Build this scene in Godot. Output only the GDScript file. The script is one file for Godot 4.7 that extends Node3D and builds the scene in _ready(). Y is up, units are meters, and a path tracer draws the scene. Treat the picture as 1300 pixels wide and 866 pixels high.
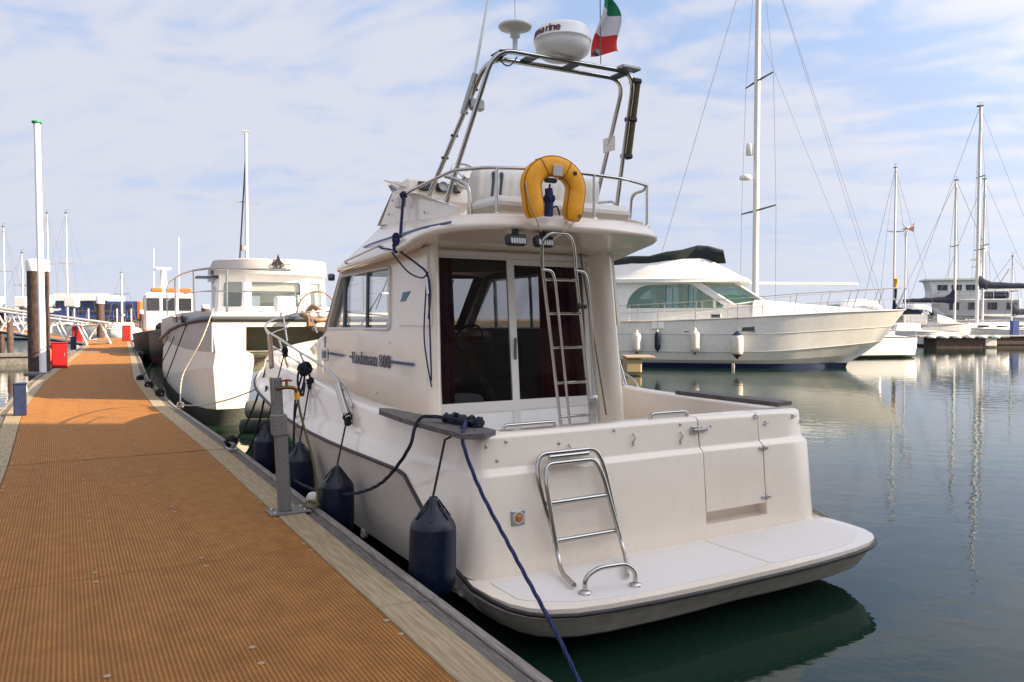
extends Node3D
# A small motor cruiser moored stern-to-camera at a marina pontoon. y up, metres; the camera stands on the pontoon.

const BOAT_YAW := 30.4
const DOCK_YAW := 29.6
var boat_t := Transform3D(Basis(Vector3.UP, deg_to_rad(BOAT_YAW)), Vector3(1.105, 0, -5.405))
var dock_t := Transform3D(Basis(Vector3.UP, deg_to_rad(DOCK_YAW)), Vector3.ZERO)
var names := {}
var M := {}
var rng := RandomNumberGenerator.new()

func _ready() -> void:
	rng.seed = 7
	set_camera()
	set_sky()
	set_sun()
	make_materials()
	build_setting()
	build_cruiser()
	build_tied_things()
	build_catamaran()
	build_white_yacht()
	build_left_side()
	build_right_side()

func set_camera() -> void:
	var c := Camera3D.new(); c.name = "camera"
	c.fov = 2.0 * rad_to_deg(atan(0.433)); c.near = 0.05; c.far = 3000.0
	c.position = Vector3(0, 1.9, 0); c.rotation.x = -atan(0.028)
	add_child(c); c.current = true

const SUN_AZ := 12.0     # degrees behind the picture plane, to the right
const SUN_EL := 24.0
func to_sun() -> Vector3:
	var a := deg_to_rad(SUN_AZ); var e := deg_to_rad(SUN_EL)
	return Vector3(cos(e) * cos(a), sin(e), cos(e) * sin(a))

func set_sun() -> void:
	var l := DirectionalLight3D.new(); l.name = "sun"
	l.light_energy = 1.6; l.light_angular_distance = 0.5; l.light_color = Color(1.0, 0.9, 0.76)
	l.shadow_enabled = true
	add_child(l); l.look_at_from_position(to_sun() * 50.0, Vector3.ZERO)

func set_sky() -> void:
	var w := 2048; var h := 1024
	var im := Image.create(w, h, false, Image.FORMAT_RGBF)
	var fine := FastNoiseLite.new(); fine.seed = 11; fine.noise_type = FastNoiseLite.TYPE_SIMPLEX_SMOOTH
	fine.fractal_type = FastNoiseLite.FRACTAL_FBM; fine.fractal_octaves = 6; fine.fractal_gain = 0.56; fine.frequency = 1.0
	var big := FastNoiseLite.new(); big.seed = 4; big.noise_type = FastNoiseLite.TYPE_SIMPLEX_SMOOTH
	big.fractal_type = FastNoiseLite.FRACTAL_FBM; big.fractal_octaves = 3; big.frequency = 1.0
	var s := to_sun()
	for y in h:
		var el := (0.5 - (y + 0.5) / h) * PI
		for x in w:
			if el < -0.02:
				im.set_pixel(x, y, Color(0.30, 0.33, 0.36)); continue
			# a panorama's first column is -z, as Godot lays it out
			var az := (x + 0.5) / w * TAU
			var d := Vector3(cos(el) * sin(az), sin(el), -cos(el) * cos(az))
			# high thin cloud lies on a plane, so it crowds and stretches towards the horizon
			var k := 1.0 / (maxf(d.y, 0.0) + 0.16)
			var p := Vector2(d.x, d.z) * k
			var warp := big.get_noise_2d(p.x * 0.9 + 31.0, p.y * 0.9) * 0.35
			var n := fine.get_noise_2d(p.x * 2.6 + p.y * 0.9 + warp * 2.0, p.y * 5.2 - p.x * 1.4 + warp * 2.0 + 9.0)
			var b := big.get_noise_2d(p.x * 0.55 + 3.0, p.y * 0.8 + 17.0)
			var cover := smoothstep(-0.42, 0.34, n * 0.72 + b * 0.60 + 0.17 - 0.24 * d.x)
			cover = lerpf(cover, 1.0, 0.85 * exp(-maxf(d.y, 0.0) * 7.0))
			var blue := Color(0.122, 0.190, 0.325).lerp(Color(0.235, 0.280, 0.36), exp(-maxf(d.y, 0.0) * 3.5))
			var cloud := Color(0.282, 0.288, 0.330).lerp(Color(0.272, 0.282, 0.322), exp(-maxf(d.y, 0.0) * 6.0))
			var c := blue.lerp(cloud, cover * 0.93)
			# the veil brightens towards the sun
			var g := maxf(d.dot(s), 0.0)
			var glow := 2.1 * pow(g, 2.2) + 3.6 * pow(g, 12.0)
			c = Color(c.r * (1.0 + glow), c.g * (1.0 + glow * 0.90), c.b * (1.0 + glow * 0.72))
			im.set_pixel(x, y, c)
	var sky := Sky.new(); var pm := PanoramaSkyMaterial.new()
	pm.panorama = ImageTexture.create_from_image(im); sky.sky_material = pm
	var e := Environment.new()
	e.background_mode = Environment.BG_SKY; e.sky = sky
	e.background_energy_multiplier = 1.0
	e.tonemap_mode = Environment.TONE_MAPPER_LINEAR
	e.tonemap_exposure = 2.6
	e.sdfgi_enabled = true; e.ssao_enabled = true; e.ssil_enabled = true
	var we := WorldEnvironment.new(); we.name = "world"; we.environment = e
	add_child(we)

# ---------------------------------------------------------------- naming
func numbered(called: String) -> String:
	if not names.has(called):
		names[called] = 0
		return called
	names[called] += 1
	return "%s_%03d" % [called, names[called]]

func tag(o: Node3D, label: String, category: String, group := "") -> void:
	o.set_meta("label", label)
	o.set_meta("category", category)
	if group != "":
		o.set_meta("group", group)

func thing(called: String, label: String, category: String, t := Transform3D(), group := "") -> Node3D:
	var o := Node3D.new(); o.name = numbered(called); add_child(o)
	o.transform = t
	tag(o, label, category, group)
	return o

func part(parent: Node3D, called: String, st: SurfaceTool, m: Material, label := "") -> MeshInstance3D:
	var o := MeshInstance3D.new(); o.name = called
	o.mesh = finish(st, m)
	parent.add_child(o, true)
	if label != "":
		o.set_meta("label", label)
	return o

func one(called: String, label: String, category: String, st: SurfaceTool, m: Material, t := Transform3D(), group := "") -> MeshInstance3D:
	var o := MeshInstance3D.new(); o.name = numbered(called); o.mesh = finish(st, m)
	add_child(o); o.transform = t
	tag(o, label, category, group)
	return o

func struct(called: String, st: SurfaceTool, m: Material, t := Transform3D(), kind := "structure") -> MeshInstance3D:
	var o := MeshInstance3D.new(); o.name = numbered(called); o.mesh = finish(st, m)
	add_child(o); o.transform = t
	o.set_meta("kind", kind)
	return o

func piece(parent: Node3D, called: String, mesh: Mesh, m: Material, t: Transform3D) -> MeshInstance3D:
	var o := MeshInstance3D.new(); o.name = called; o.mesh = mesh; o.material_override = m
	o.transform = t
	parent.add_child(o, true)
	return o

func copy(o: Node3D, t: Transform3D, label := "") -> Node3D:
	var c: Node3D = o.duplicate()
	var stem := str(o.name)
	var re := RegEx.create_from_string("_\\d{3}$")
	c.name = numbered(re.sub(stem, ""))
	add_child(c); c.transform = t
	if label != "":
		c.set_meta("label", label)
	return c

func finish(st: SurfaceTool, m: Material) -> Mesh:
	st.generate_normals()
	if m:
		st.set_material(m)
	return st.commit()

# ---------------------------------------------------------------- shapes
func mb() -> SurfaceTool:
	var st := SurfaceTool.new(); st.begin(Mesh.PRIMITIVE_TRIANGLES); st.set_smooth_group(-1)
	return st

func tri(st: SurfaceTool, a: Vector3, b: Vector3, c: Vector3) -> void:
	st.add_vertex(a); st.add_vertex(b); st.add_vertex(c)

func quad(st: SurfaceTool, a: Vector3, b: Vector3, c: Vector3, d: Vector3) -> void:
	tri(st, a, b, c); tri(st, a, c, d)

# box with chamfered edges; c centre, s full size
func box(st: SurfaceTool, c: Vector3, s: Vector3, ch := 0.0, b := Basis.IDENTITY) -> void:
	st.set_smooth_group(-1)
	var h := s * 0.5
	var k := minf(ch, minf(h.x, minf(h.y, h.z)) * 0.9)
	var f := func(x: float, y: float, z: float) -> Vector3: return c + b * Vector3(x, y, z)
	for ax in 3:
		for sg in [-1.0, 1.0]:
			var pts := []
			for q in [[-1.0, -1.0], [1.0, -1.0], [1.0, 1.0], [-1.0, 1.0]]:
				var v := Vector3()
				v[ax] = h[ax] * sg
				v[(ax + 1) % 3] = (h[(ax + 1) % 3] - k) * q[0]
				v[(ax + 2) % 3] = (h[(ax + 2) % 3] - k) * q[1]
				pts.append(f.call(v.x, v.y, v.z))
			if sg > 0:
				quad(st, pts[3], pts[2], pts[1], pts[0])
			else:
				quad(st, pts[0], pts[1], pts[2], pts[3])
	if k <= 0.0:
		return
	for ax in 3:   # edges along axis ax
		var u := (ax + 1) % 3; var w := (ax + 2) % 3
		for su in [-1.0, 1.0]:
			for sw in [-1.0, 1.0]:
				var e := []
				for q in [[-1.0, 0], [1.0, 0], [1.0, 1], [-1.0, 1]]:
					var v := Vector3()
					v[ax] = (h[ax] - k) * q[0]
					v[u] = su * (h[u] - (0.0 if q[1] == 0 else k))
					v[w] = sw * (h[w] - (k if q[1] == 0 else 0.0))
					e.append(f.call(v.x, v.y, v.z))
				if su * sw > 0:
					quad(st, e[3], e[2], e[1], e[0])
				else:
					quad(st, e[0], e[1], e[2], e[3])
	for sx in [-1.0, 1.0]:
		for sy in [-1.0, 1.0]:
			for sz in [-1.0, 1.0]:
				var p1: Vector3 = f.call(sx * h.x, sy * (h.y - k), sz * (h.z - k))
				var p2: Vector3 = f.call(sx * (h.x - k), sy * h.y, sz * (h.z - k))
				var p3: Vector3 = f.call(sx * (h.x - k), sy * (h.y - k), sz * h.z)
				if sx * sy * sz > 0:
					tri(st, p1, p3, p2)
				else:
					tri(st, p1, p2, p3)

func spline(k: Array, n: int) -> PackedVector3Array:     # Catmull-Rom through the knots, n points per span
	var out := PackedVector3Array()
	for i in k.size() - 1:
		var p0: Vector3 = k[maxi(i - 1, 0)]; var p1: Vector3 = k[i]; var p2: Vector3 = k[i + 1]; var p3: Vector3 = k[mini(i + 2, k.size() - 1)]
		for j in n:
			out.append(p1.cubic_interpolate(p2, p0, p3, float(j) / n))
	out.append(k[k.size() - 1])
	return out

func fillet(k: Array, r: float, n := 5) -> PackedVector3Array:   # a polyline whose corners are rounded
	var out := PackedVector3Array([k[0]])
	for i in range(1, k.size() - 1):
		var p: Vector3 = k[i]; var a: Vector3 = k[i - 1]; var b: Vector3 = k[i + 1]
		var q := minf(r, minf(p.distance_to(a), p.distance_to(b)) * 0.48)
		var s := p + (a - p).normalized() * q; var e := p + (b - p).normalized() * q
		for j in n + 1:
			var t := float(j) / n
			out.append(s.lerp(p, t).lerp(p.lerp(e, t), t))
	out.append(k[k.size() - 1])
	return out

func tube(st: SurfaceTool, path, r: float, sides := 8, r2 := -1.0, closed := false) -> void:
	var n: int = path.size()
	if r2 < 0: r2 = r
	var rings := []
	var t0: Vector3 = (path[1] - path[0]).normalized()
	var nrm := t0.cross(Vector3.UP)
	if nrm.length() < 0.1: nrm = t0.cross(Vector3.RIGHT)
	nrm = nrm.normalized()
	for i in n:
		var t: Vector3 = (path[mini(i + 1, n - 1)] - path[maxi(i - 1, 0)])
		if closed:
			t = path[(i + 1) % n] - path[(i - 1 + n) % n]
		t = t.normalized()
		nrm = (nrm - t * nrm.dot(t)).normalized()
		var bn := t.cross(nrm)
		var ring := PackedVector3Array()
		var rr := lerpf(r, r2, float(i) / maxf(n - 1, 1))
		for j in sides:
			var a := TAU * j / sides
			ring.append(path[i] + (nrm * cos(a) + bn * sin(a)) * rr)
		rings.append(ring)
	st.set_smooth_group(1)
	var m := n if closed else n - 1
	for i in m:
		var A: PackedVector3Array = rings[i]; var B: PackedVector3Array = rings[(i + 1) % n]
		for j in sides:
			var k := (j + 1) % sides
			quad(st, A[j], A[k], B[k], B[j])
	st.set_smooth_group(-1)
	if not closed:
		for j in range(1, sides - 1):
			tri(st, rings[0][0], rings[0][j + 1], rings[0][j])
			tri(st, rings[n - 1][0], rings[n - 1][j], rings[n - 1][j + 1])

# rows of points; strips between rows get smooth group g (or groups[i])
func loft(st: SurfaceTool, rows: Array, groups = 1, closed := false) -> void:
	for i in rows.size() - 1:
		var A = rows[i]; var B = rows[i + 1]
		st.set_smooth_group(groups[i] if groups is Array else groups)
		var n: int = A.size()
		for j in (n if closed else n - 1):
			var k := (j + 1) % n
			quad(st, A[j], A[k], B[k], B[j])
	st.set_smooth_group(-1)

func fan(st: SurfaceTool, ring, flip := false) -> void:
	var c := Vector3()
	for p in ring: c += p
	c /= ring.size()
	st.set_smooth_group(-1)
	for j in ring.size():
		var k: int = (j + 1) % ring.size()
		if flip: tri(st, c, ring[k], ring[j])
		else: tri(st, c, ring[j], ring[k])

# profile of Vector2(radius, height) turned about the axis of t
func lathe(st: SurfaceTool, prof: Array, t := Transform3D(), segs := 16, group := 2) -> void:
	var rows := []
	for p in prof:
		var ring := PackedVector3Array()
		for j in segs:
			var a := TAU * j / segs
			ring.append(t * Vector3(p.x * cos(a), p.y, p.x * sin(a)))
		rows.append(ring)
	loft(st, rows, group, true)

# polygon (Vector2) with holes, mapped by f(Vector2, depth 0/1) -> Vector3
func plate(st: SurfaceTool, outer: PackedVector2Array, holes: Array, f: Callable) -> void:
	st.set_smooth_group(-1)
	if Geometry2D.is_polygon_clockwise(outer): outer.reverse()
	var polys := [outer]
	for h in holes:
		var hp: PackedVector2Array = h
		if Geometry2D.is_polygon_clockwise(hp): hp.reverse()
		var cx := 0.0
		for p in hp: cx += p.x
		cx /= hp.size()
		var next := []
		for side in 2:
			var x0 := -1000.0 if side == 0 else cx
			var x1 := cx if side == 0 else 1000.0
			var half := PackedVector2Array([Vector2(x0, -1000), Vector2(x1, -1000), Vector2(x1, 1000), Vector2(x0, 1000)])
			for q in polys:
				for r in Geometry2D.intersect_polygons(q, half):
					for s in Geometry2D.clip_polygons(r, hp):
						next.append(s)
		polys = next
	for q in polys:
		var ids := Geometry2D.triangulate_polygon(q)
		for i in range(0, ids.size(), 3):
			var a: Vector2 = q[ids[i]]; var b: Vector2 = q[ids[i + 1]]; var c: Vector2 = q[ids[i + 2]]
			if (b - a).cross(c - a) < 0:
				var w := b; b = c; c = w
			tri(st, f.call(a, 0), f.call(c, 0), f.call(b, 0))
			tri(st, f.call(a, 1), f.call(b, 1), f.call(c, 1))
	var loops := [outer]
	loops.append_array(holes)
	for li in loops.size():
		var L: PackedVector2Array = loops[li]
		for i in L.size():
			var a: Vector2 = L[i]; var b: Vector2 = L[(i + 1) % L.size()]
			if li == 0: quad(st, f.call(a, 0), f.call(b, 0), f.call(b, 1), f.call(a, 1))
			else: quad(st, f.call(b, 0), f.call(a, 0), f.call(a, 1), f.call(b, 1))

func round_poly(k: Array, r: float, n := 4) -> PackedVector2Array:
	var out := PackedVector2Array()
	for i in k.size():
		var p: Vector2 = k[i]; var a: Vector2 = k[(i - 1 + k.size()) % k.size()]; var b: Vector2 = k[(i + 1) % k.size()]
		var q := minf(r, minf(p.distance_to(a), p.distance_to(b)) * 0.45)
		var s := p + (a - p).normalized() * q; var e := p + (b - p).normalized() * q
		for j in n + 1:
			var t := float(j) / n
			out.append(s.lerp(p, t).lerp(p.lerp(e, t), t))
	return out

func V(u: float, w: float, v: float) -> Vector3:      # boat axes: starboard, up, forward
	return Vector3(u, w, -v)

func at_pos(x: float, y: float, z: float, yaw := 0.0) -> Transform3D:
	return Transform3D(Basis(Vector3.UP, deg_to_rad(yaw)), Vector3(x, y, z))

func sag(a: Vector3, b: Vector3, drop: float, n := 14) -> PackedVector3Array:
	var out := PackedVector3Array()
	for i in n + 1:
		var t := float(i) / n
		out.append(a.lerp(b, t) - Vector3(0, drop * 4.0 * t * (1.0 - t), 0))
	return out

# ---------------------------------------------------------------- materials
func noise_tex(seed_: int, freq: float, c0: Color, c1: Color, oct := 4, size := 256, normal := false, stretch := false) -> NoiseTexture2D:
	var n := FastNoiseLite.new(); n.seed = seed_; n.frequency = freq
	n.noise_type = FastNoiseLite.TYPE_SIMPLEX_SMOOTH
	n.fractal_type = FastNoiseLite.FRACTAL_FBM; n.fractal_octaves = oct
	var t := NoiseTexture2D.new(); t.width = size; t.height = size; t.seamless = true; t.noise = n; t.normalize = true
	if normal:
		t.as_normal_map = true; t.bump_strength = 4.0
	else:
		var g := Gradient.new(); g.offsets = PackedFloat32Array([0.0, 1.0]); g.colors = PackedColorArray([c0, c1])
		t.color_ramp = g
	return t

func lin(r: float, g: float, b: float) -> Color:
	return Color(r, g, b).linear_to_srgb()

func flat(c: Color, rough := 0.5, metal := 0.0, spec := 0.5) -> StandardMaterial3D:
	var m := StandardMaterial3D.new()
	m.albedo_color = c; m.roughness = rough; m.metallic = metal; m.metallic_specular = spec
	m.cull_mode = BaseMaterial3D.CULL_DISABLED
	return m

# a surface whose colour wanders between two tones
func mottled(c0: Color, c1: Color, seed_: int, scale: Vector3, rough := 0.5, freq := 0.02, bump := 0.0, spec := 0.5) -> StandardMaterial3D:
	var m := flat(Color.WHITE, rough, 0.0, spec)
	m.albedo_texture = noise_tex(seed_, freq, c0, c1)
	m.uv1_triplanar = true; m.uv1_scale = scale; m.uv1_triplanar_sharpness = 4.0
	if bump > 0.0:
		m.heightmap_enabled = true; m.heightmap_scale = bump
		m.heightmap_texture = noise_tex(seed_ + 50, freq * 2.0, Color.BLACK, Color.WHITE)
	return m

# marks that lie on a surface here and there: streaks, scuffs, dirt
func stains(m: StandardMaterial3D, seed_: int, c: Color, most: float, from: float, scale: Vector3, freq: float) -> void:
	var t := noise_tex(seed_, freq, Color.BLACK, Color.WHITE, 5)
	var g := Gradient.new()
	g.offsets = PackedFloat32Array([0.0, from, 1.0])
	g.colors = PackedColorArray([Color(c.r, c.g, c.b, 0.0), Color(c.r, c.g, c.b, 0.0), Color(c.r, c.g, c.b, most)])
	t.color_ramp = g
	m.detail_enabled = true; m.detail_albedo = t; m.detail_blend_mode = BaseMaterial3D.BLEND_MODE_MIX
	m.detail_uv_layer = BaseMaterial3D.DETAIL_UV_2; m.uv2_triplanar = true; m.uv2_scale = scale

func make_materials() -> void:
	M.gel = mottled(lin(0.80, 0.69, 0.57), lin(0.825, 0.715, 0.595), 3, Vector3(0.9, 0.9, 0.9), 0.22, 0.012)
	M.gel.clearcoat_enabled = true; M.gel.clearcoat = 0.5; M.gel.clearcoat_roughness = 0.10
	stains(M.gel, 70, lin(0.36, 0.27, 0.18), 0.10, 0.62, Vector3(3.2, 0.55, 3.2), 0.03)
	M.deck = mottled(lin(0.70, 0.64, 0.59), lin(0.76, 0.70, 0.65), 5, Vector3(6, 6, 6), 0.6, 0.05, 0.06)
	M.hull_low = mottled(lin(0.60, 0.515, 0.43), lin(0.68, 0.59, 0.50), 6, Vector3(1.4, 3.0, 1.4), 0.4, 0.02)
	M.skirt = mottled(lin(0.30, 0.26, 0.21), lin(0.44, 0.385, 0.32), 49, Vector3(1.4, 3.0, 1.4), 0.5, 0.02)  # dull grey-brown, darkened further to stand for shade below the platform
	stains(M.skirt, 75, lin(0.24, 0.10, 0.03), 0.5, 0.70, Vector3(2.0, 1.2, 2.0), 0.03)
	M.white = mottled(lin(0.78, 0.77, 0.74), lin(0.83, 0.82, 0.79), 8, Vector3(0.6, 0.6, 0.6), 0.35, 0.015)
	M.white_dull = mottled(lin(0.66, 0.65, 0.62), lin(0.75, 0.74, 0.71), 9, Vector3(0.7, 0.7, 0.7), 0.5, 0.02)
	M.steel = flat(lin(0.50, 0.475, 0.44), 0.17, 1.0)
	M.steel_dull = mottled(lin(0.36, 0.35, 0.34), lin(0.50, 0.49, 0.47), 12, Vector3(4, 4, 4), 0.45, 0.03)
	M.steel_dull.metallic = 0.85
	M.galv = mottled(lin(0.13, 0.12, 0.11), lin(0.26, 0.245, 0.225), 14, Vector3(5, 5, 5), 0.6, 0.04, 0.05)
	M.galv.metallic = 0.35
	M.alu = flat(lin(0.70, 0.67, 0.63), 0.35)
	M.frame_dark = flat(lin(0.10, 0.11, 0.12), 0.4, 0.6)
	M.black = flat(lin(0.012, 0.012, 0.014), 0.45)
	M.rubber = mottled(lin(0.018, 0.014, 0.015), lin(0.045, 0.035, 0.034), 15, Vector3(3, 3, 3), 0.55, 0.03)
	M.glass = flat(Color(0.55, 0.62, 0.62, 0.14), 0.02); M.glass.transparency = BaseMaterial3D.TRANSPARENCY_ALPHA
	M.glass_dark = flat(Color(0.07, 0.045, 0.045, 0.36), 0.02, 0.0, 0.38); M.glass_dark.transparency = BaseMaterial3D.TRANSPARENCY_ALPHA
	M.glass_far = flat(lin(0.03, 0.035, 0.04), 0.05)
	M.glass_green = flat(Color(0.30, 0.52, 0.45, 0.38), 0.03); M.glass_green.transparency = BaseMaterial3D.TRANSPARENCY_ALPHA
	M.perspex = flat(Color(0.55, 0.43, 0.33, 0.35), 0.03); M.perspex.transparency = BaseMaterial3D.TRANSPARENCY_ALPHA
	M.curtain = mottled(lin(0.11, 0.006, 0.02), lin(0.175, 0.010, 0.034), 16, Vector3(8, 2, 8), 0.85, 0.03)
	M.cloth_dark = mottled(lin(0.02, 0.018, 0.02), lin(0.05, 0.045, 0.05), 17, Vector3(5, 5, 5), 0.9, 0.03)
	M.wood_in = mottled(lin(0.10, 0.045, 0.02), lin(0.18, 0.085, 0.035), 18, Vector3(1, 12, 1), 0.35, 0.03)
	M.vinyl = mottled(lin(0.68, 0.63, 0.56), lin(0.76, 0.71, 0.64), 19, Vector3(4, 4, 4), 0.5, 0.03)
	M.blue_rope = mottled(lin(0.007, 0.012, 0.055), lin(0.016, 0.027, 0.11), 20, Vector3(40, 40, 40), 0.8, 0.05)
	M.dark_rope = mottled(lin(0.006, 0.007, 0.014), lin(0.022, 0.024, 0.045), 21, Vector3(40, 40, 40), 0.85, 0.05)
	M.black_rope = flat(lin(0.008, 0.008, 0.008), 0.85)
	M.pale_rope = mottled(lin(0.34, 0.29, 0.22), lin(0.55, 0.49, 0.40), 22, Vector3(40, 40, 40), 0.85, 0.05)
	M.fender = mottled(lin(0.0015, 0.004, 0.016), lin(0.004, 0.010, 0.032), 23, Vector3(2.2, 1.2, 2.2), 0.38, 0.02, 0.0, 0.4)
	stains(M.fender, 74, lin(0.06, 0.07, 0.09), 0.22, 0.60, Vector3(4, 1.5, 4), 0.04)
	M.fender_cap = flat(lin(0.003, 0.005, 0.015), 0.45)
	M.fender_white = mottled(lin(0.52, 0.48, 0.42), lin(0.74, 0.70, 0.64), 24, Vector3(2, 2, 2), 0.45, 0.03)
	M.buoy = mottled(lin(0.80, 0.31, 0.003), lin(0.88, 0.38, 0.006), 25, Vector3(3, 3, 3), 0.6, 0.02)
	M.buoy_dark = flat(lin(0.30, 0.11, 0.004), 0.6)
	M.lettering = flat(lin(0.015, 0.022, 0.07), 0.4)
	M.stripe_blue = flat(lin(0.03, 0.05, 0.16), 0.4)
	M.teal = flat(lin(0.004, 0.13, 0.19), 0.4)
	M.grp = mottled(lin(0.28, 0.108, 0.017), lin(0.41, 0.178, 0.032), 26, Vector3(1.1, 1.1, 1.1), 0.75, 0.02)
	M.grp_b = mottled(lin(0.26, 0.102, 0.018), lin(0.39, 0.168, 0.032), 36, Vector3(0.7, 0.7, 0.7), 0.75, 0.025)
	stains(M.grp, 72, lin(0.07, 0.04, 0.02), 0.40, 0.60, Vector3(1.6, 1.6, 1.6), 0.045)
	stains(M.grp_b, 73, lin(0.07, 0.04, 0.02), 0.40, 0.60, Vector3(1.3, 1.3, 1.3), 0.05)
	M.plank = mottled(lin(0.235, 0.165, 0.08), lin(0.42, 0.325, 0.205), 27, Vector3(5, 5, 0.35), 0.85, 0.03, 0.25)
	M.plank_b = mottled(lin(0.25, 0.195, 0.135), lin(0.42, 0.355, 0.275), 28, Vector3(7, 7, 0.4), 0.85, 0.03, 0.25)
	M.plank_dark = mottled(lin(0.07, 0.058, 0.048), lin(0.20, 0.175, 0.15), 29, Vector3(7, 7, 0.6), 0.9, 0.03, 0.3)
	M.plank_edge = mottled(lin(0.13, 0.105, 0.09), lin(0.33, 0.29, 0.25), 30, Vector3(8, 8, 0.5), 0.85, 0.03, 0.3)
	M.rubrail_wood = mottled(lin(0.055, 0.045, 0.042), lin(0.19, 0.16, 0.15), 31, Vector3(7, 7, 0.8), 0.7, 0.03, 0.1)
	M.float_grey = mottled(lin(0.10, 0.095, 0.085), lin(0.22, 0.205, 0.18), 32, Vector3(1, 1, 1), 0.9, 0.02, 0.3)
	M.navy = mottled(lin(0.005, 0.013, 0.05), lin(0.01, 0.024, 0.085), 33, Vector3(2, 2, 2), 0.5, 0.02)
	M.navy_cloth = mottled(lin(0.006, 0.010, 0.028), lin(0.014, 0.022, 0.055), 34, Vector3(2, 2, 2), 0.85, 0.03)
	M.black_cloth = mottled(lin(0.006, 0.012, 0.014), lin(0.015, 0.024, 0.028), 35, Vector3(2, 2, 2), 0.85, 0.03)
	M.red = flat(lin(0.30, 0.004, 0.006), 0.45)
	M.orange = flat(lin(0.75, 0.13, 0.03), 0.5)
	M.green = flat(lin(0.01, 0.22, 0.09), 0.5)
	M.antifoul_blue = flat(lin(0.008, 0.018, 0.075), 0.6)
	M.antifoul_dark = mottled(lin(0.025, 0.030, 0.026), lin(0.07, 0.075, 0.06), 37, Vector3(1.5, 4, 1.5), 0.8, 0.03)
	M.pile = mottled(lin(0.035, 0.020, 0.016), lin(0.12, 0.075, 0.06), 38, Vector3(1.2, 0.5, 1.2), 0.8, 0.03, 0.2)
	M.pole_white = flat(lin(0.80, 0.79, 0.80), 0.35)
	M.mast = flat(lin(0.60, 0.58, 0.55), 0.35, 0.15)
	M.mast_white = flat(lin(0.78, 0.77, 0.76), 0.4)
	M.wire = flat(lin(0.13, 0.125, 0.13), 0.7)
	M.cream = mottled(lin(0.66, 0.62, 0.54), lin(0.74, 0.70, 0.62), 39, Vector3(0.6, 0.6, 0.6), 0.5, 0.02)
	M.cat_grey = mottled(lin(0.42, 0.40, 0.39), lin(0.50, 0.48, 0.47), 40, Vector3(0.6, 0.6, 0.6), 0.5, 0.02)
	M.stone = mottled(lin(0.20, 0.16, 0.11), lin(0.36, 0.30, 0.22), 41, Vector3(0.25, 0.5, 0.25), 0.9, 0.03, 1.0)
	M.concrete = mottled(lin(0.26, 0.24, 0.21), lin(0.40, 0.37, 0.33), 42, Vector3(0.3, 0.3, 0.3), 0.9, 0.03)
	M.far_blue = mottled(lin(0.03, 0.06, 0.22), lin(0.06, 0.10, 0.30), 43, Vector3(0.3, 0.3, 0.3), 0.6, 0.03)
	M.brass = flat(lin(0.20, 0.115, 0.045), 0.4, 1.0)
	M.amber = flat(lin(0.42, 0.14, 0.01), 0.25)
	M.hose = mottled(lin(0.10, 0.075, 0.03), lin(0.17, 0.13, 0.06), 44, Vector3(20, 20, 20), 0.6, 0.03)
	M.bow_wood = mottled(lin(0.18, 0.10, 0.05), lin(0.30, 0.17, 0.09), 45, Vector3(3, 1, 3), 0.5, 0.03)
	M.flag_green = flat(lin(0.012, 0.17, 0.075), 0.8)
	M.flag_white = flat(lin(0.62, 0.61, 0.63), 0.8)
	M.flag_red = flat(lin(0.50, 0.022, 0.02), 0.8)
	for k in [M.flag_green, M.flag_white, M.flag_red]:
		k.backlight_enabled = true; k.backlight = k.albedo_color * 0.6
	M.disc = flat(lin(0.36, 0.24, 0.13), 0.6)
	M.lining = mottled(lin(0.06, 0.055, 0.052), lin(0.10, 0.092, 0.088), 46, Vector3(3, 3, 3), 0.9, 0.03)
	M.stripe_grey = flat(lin(0.09, 0.10, 0.12), 0.6)
	M.bow_plate = mottled(lin(0.32, 0.20, 0.12), lin(0.46, 0.31, 0.20), 47, Vector3(6, 1, 6), 0.25, 0.03)
	M.bow_plate.metallic = 0.7
	M.olive = mottled(lin(0.22, 0.215, 0.16), lin(0.29, 0.285, 0.22), 48, Vector3(1, 1, 1), 0.8, 0.03)
	M.maroon = flat(lin(0.12, 0.012, 0.02), 0.6)
	M.lamp_face = flat(lin(0.55, 0.55, 0.54), 0.25, 0.4)
	# water: a dark green body under a clear, lightly rippled surface
	var wm := StandardMaterial3D.new()
	wm.albedo_color = lin(0.009, 0.026, 0.016); wm.roughness = 0.03; wm.metallic_specular = 0.36
	wm.uv1_triplanar = true; wm.uv1_world_triplanar = true; wm.uv1_scale = Vector3(0.11, 0.11, 0.16)
	wm.heightmap_enabled = true; wm.heightmap_scale = 0.30
	wm.heightmap_texture = noise_tex(60, 0.012, Color.BLACK, Color.WHITE, 5, 1024)
	M.water = wm

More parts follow.
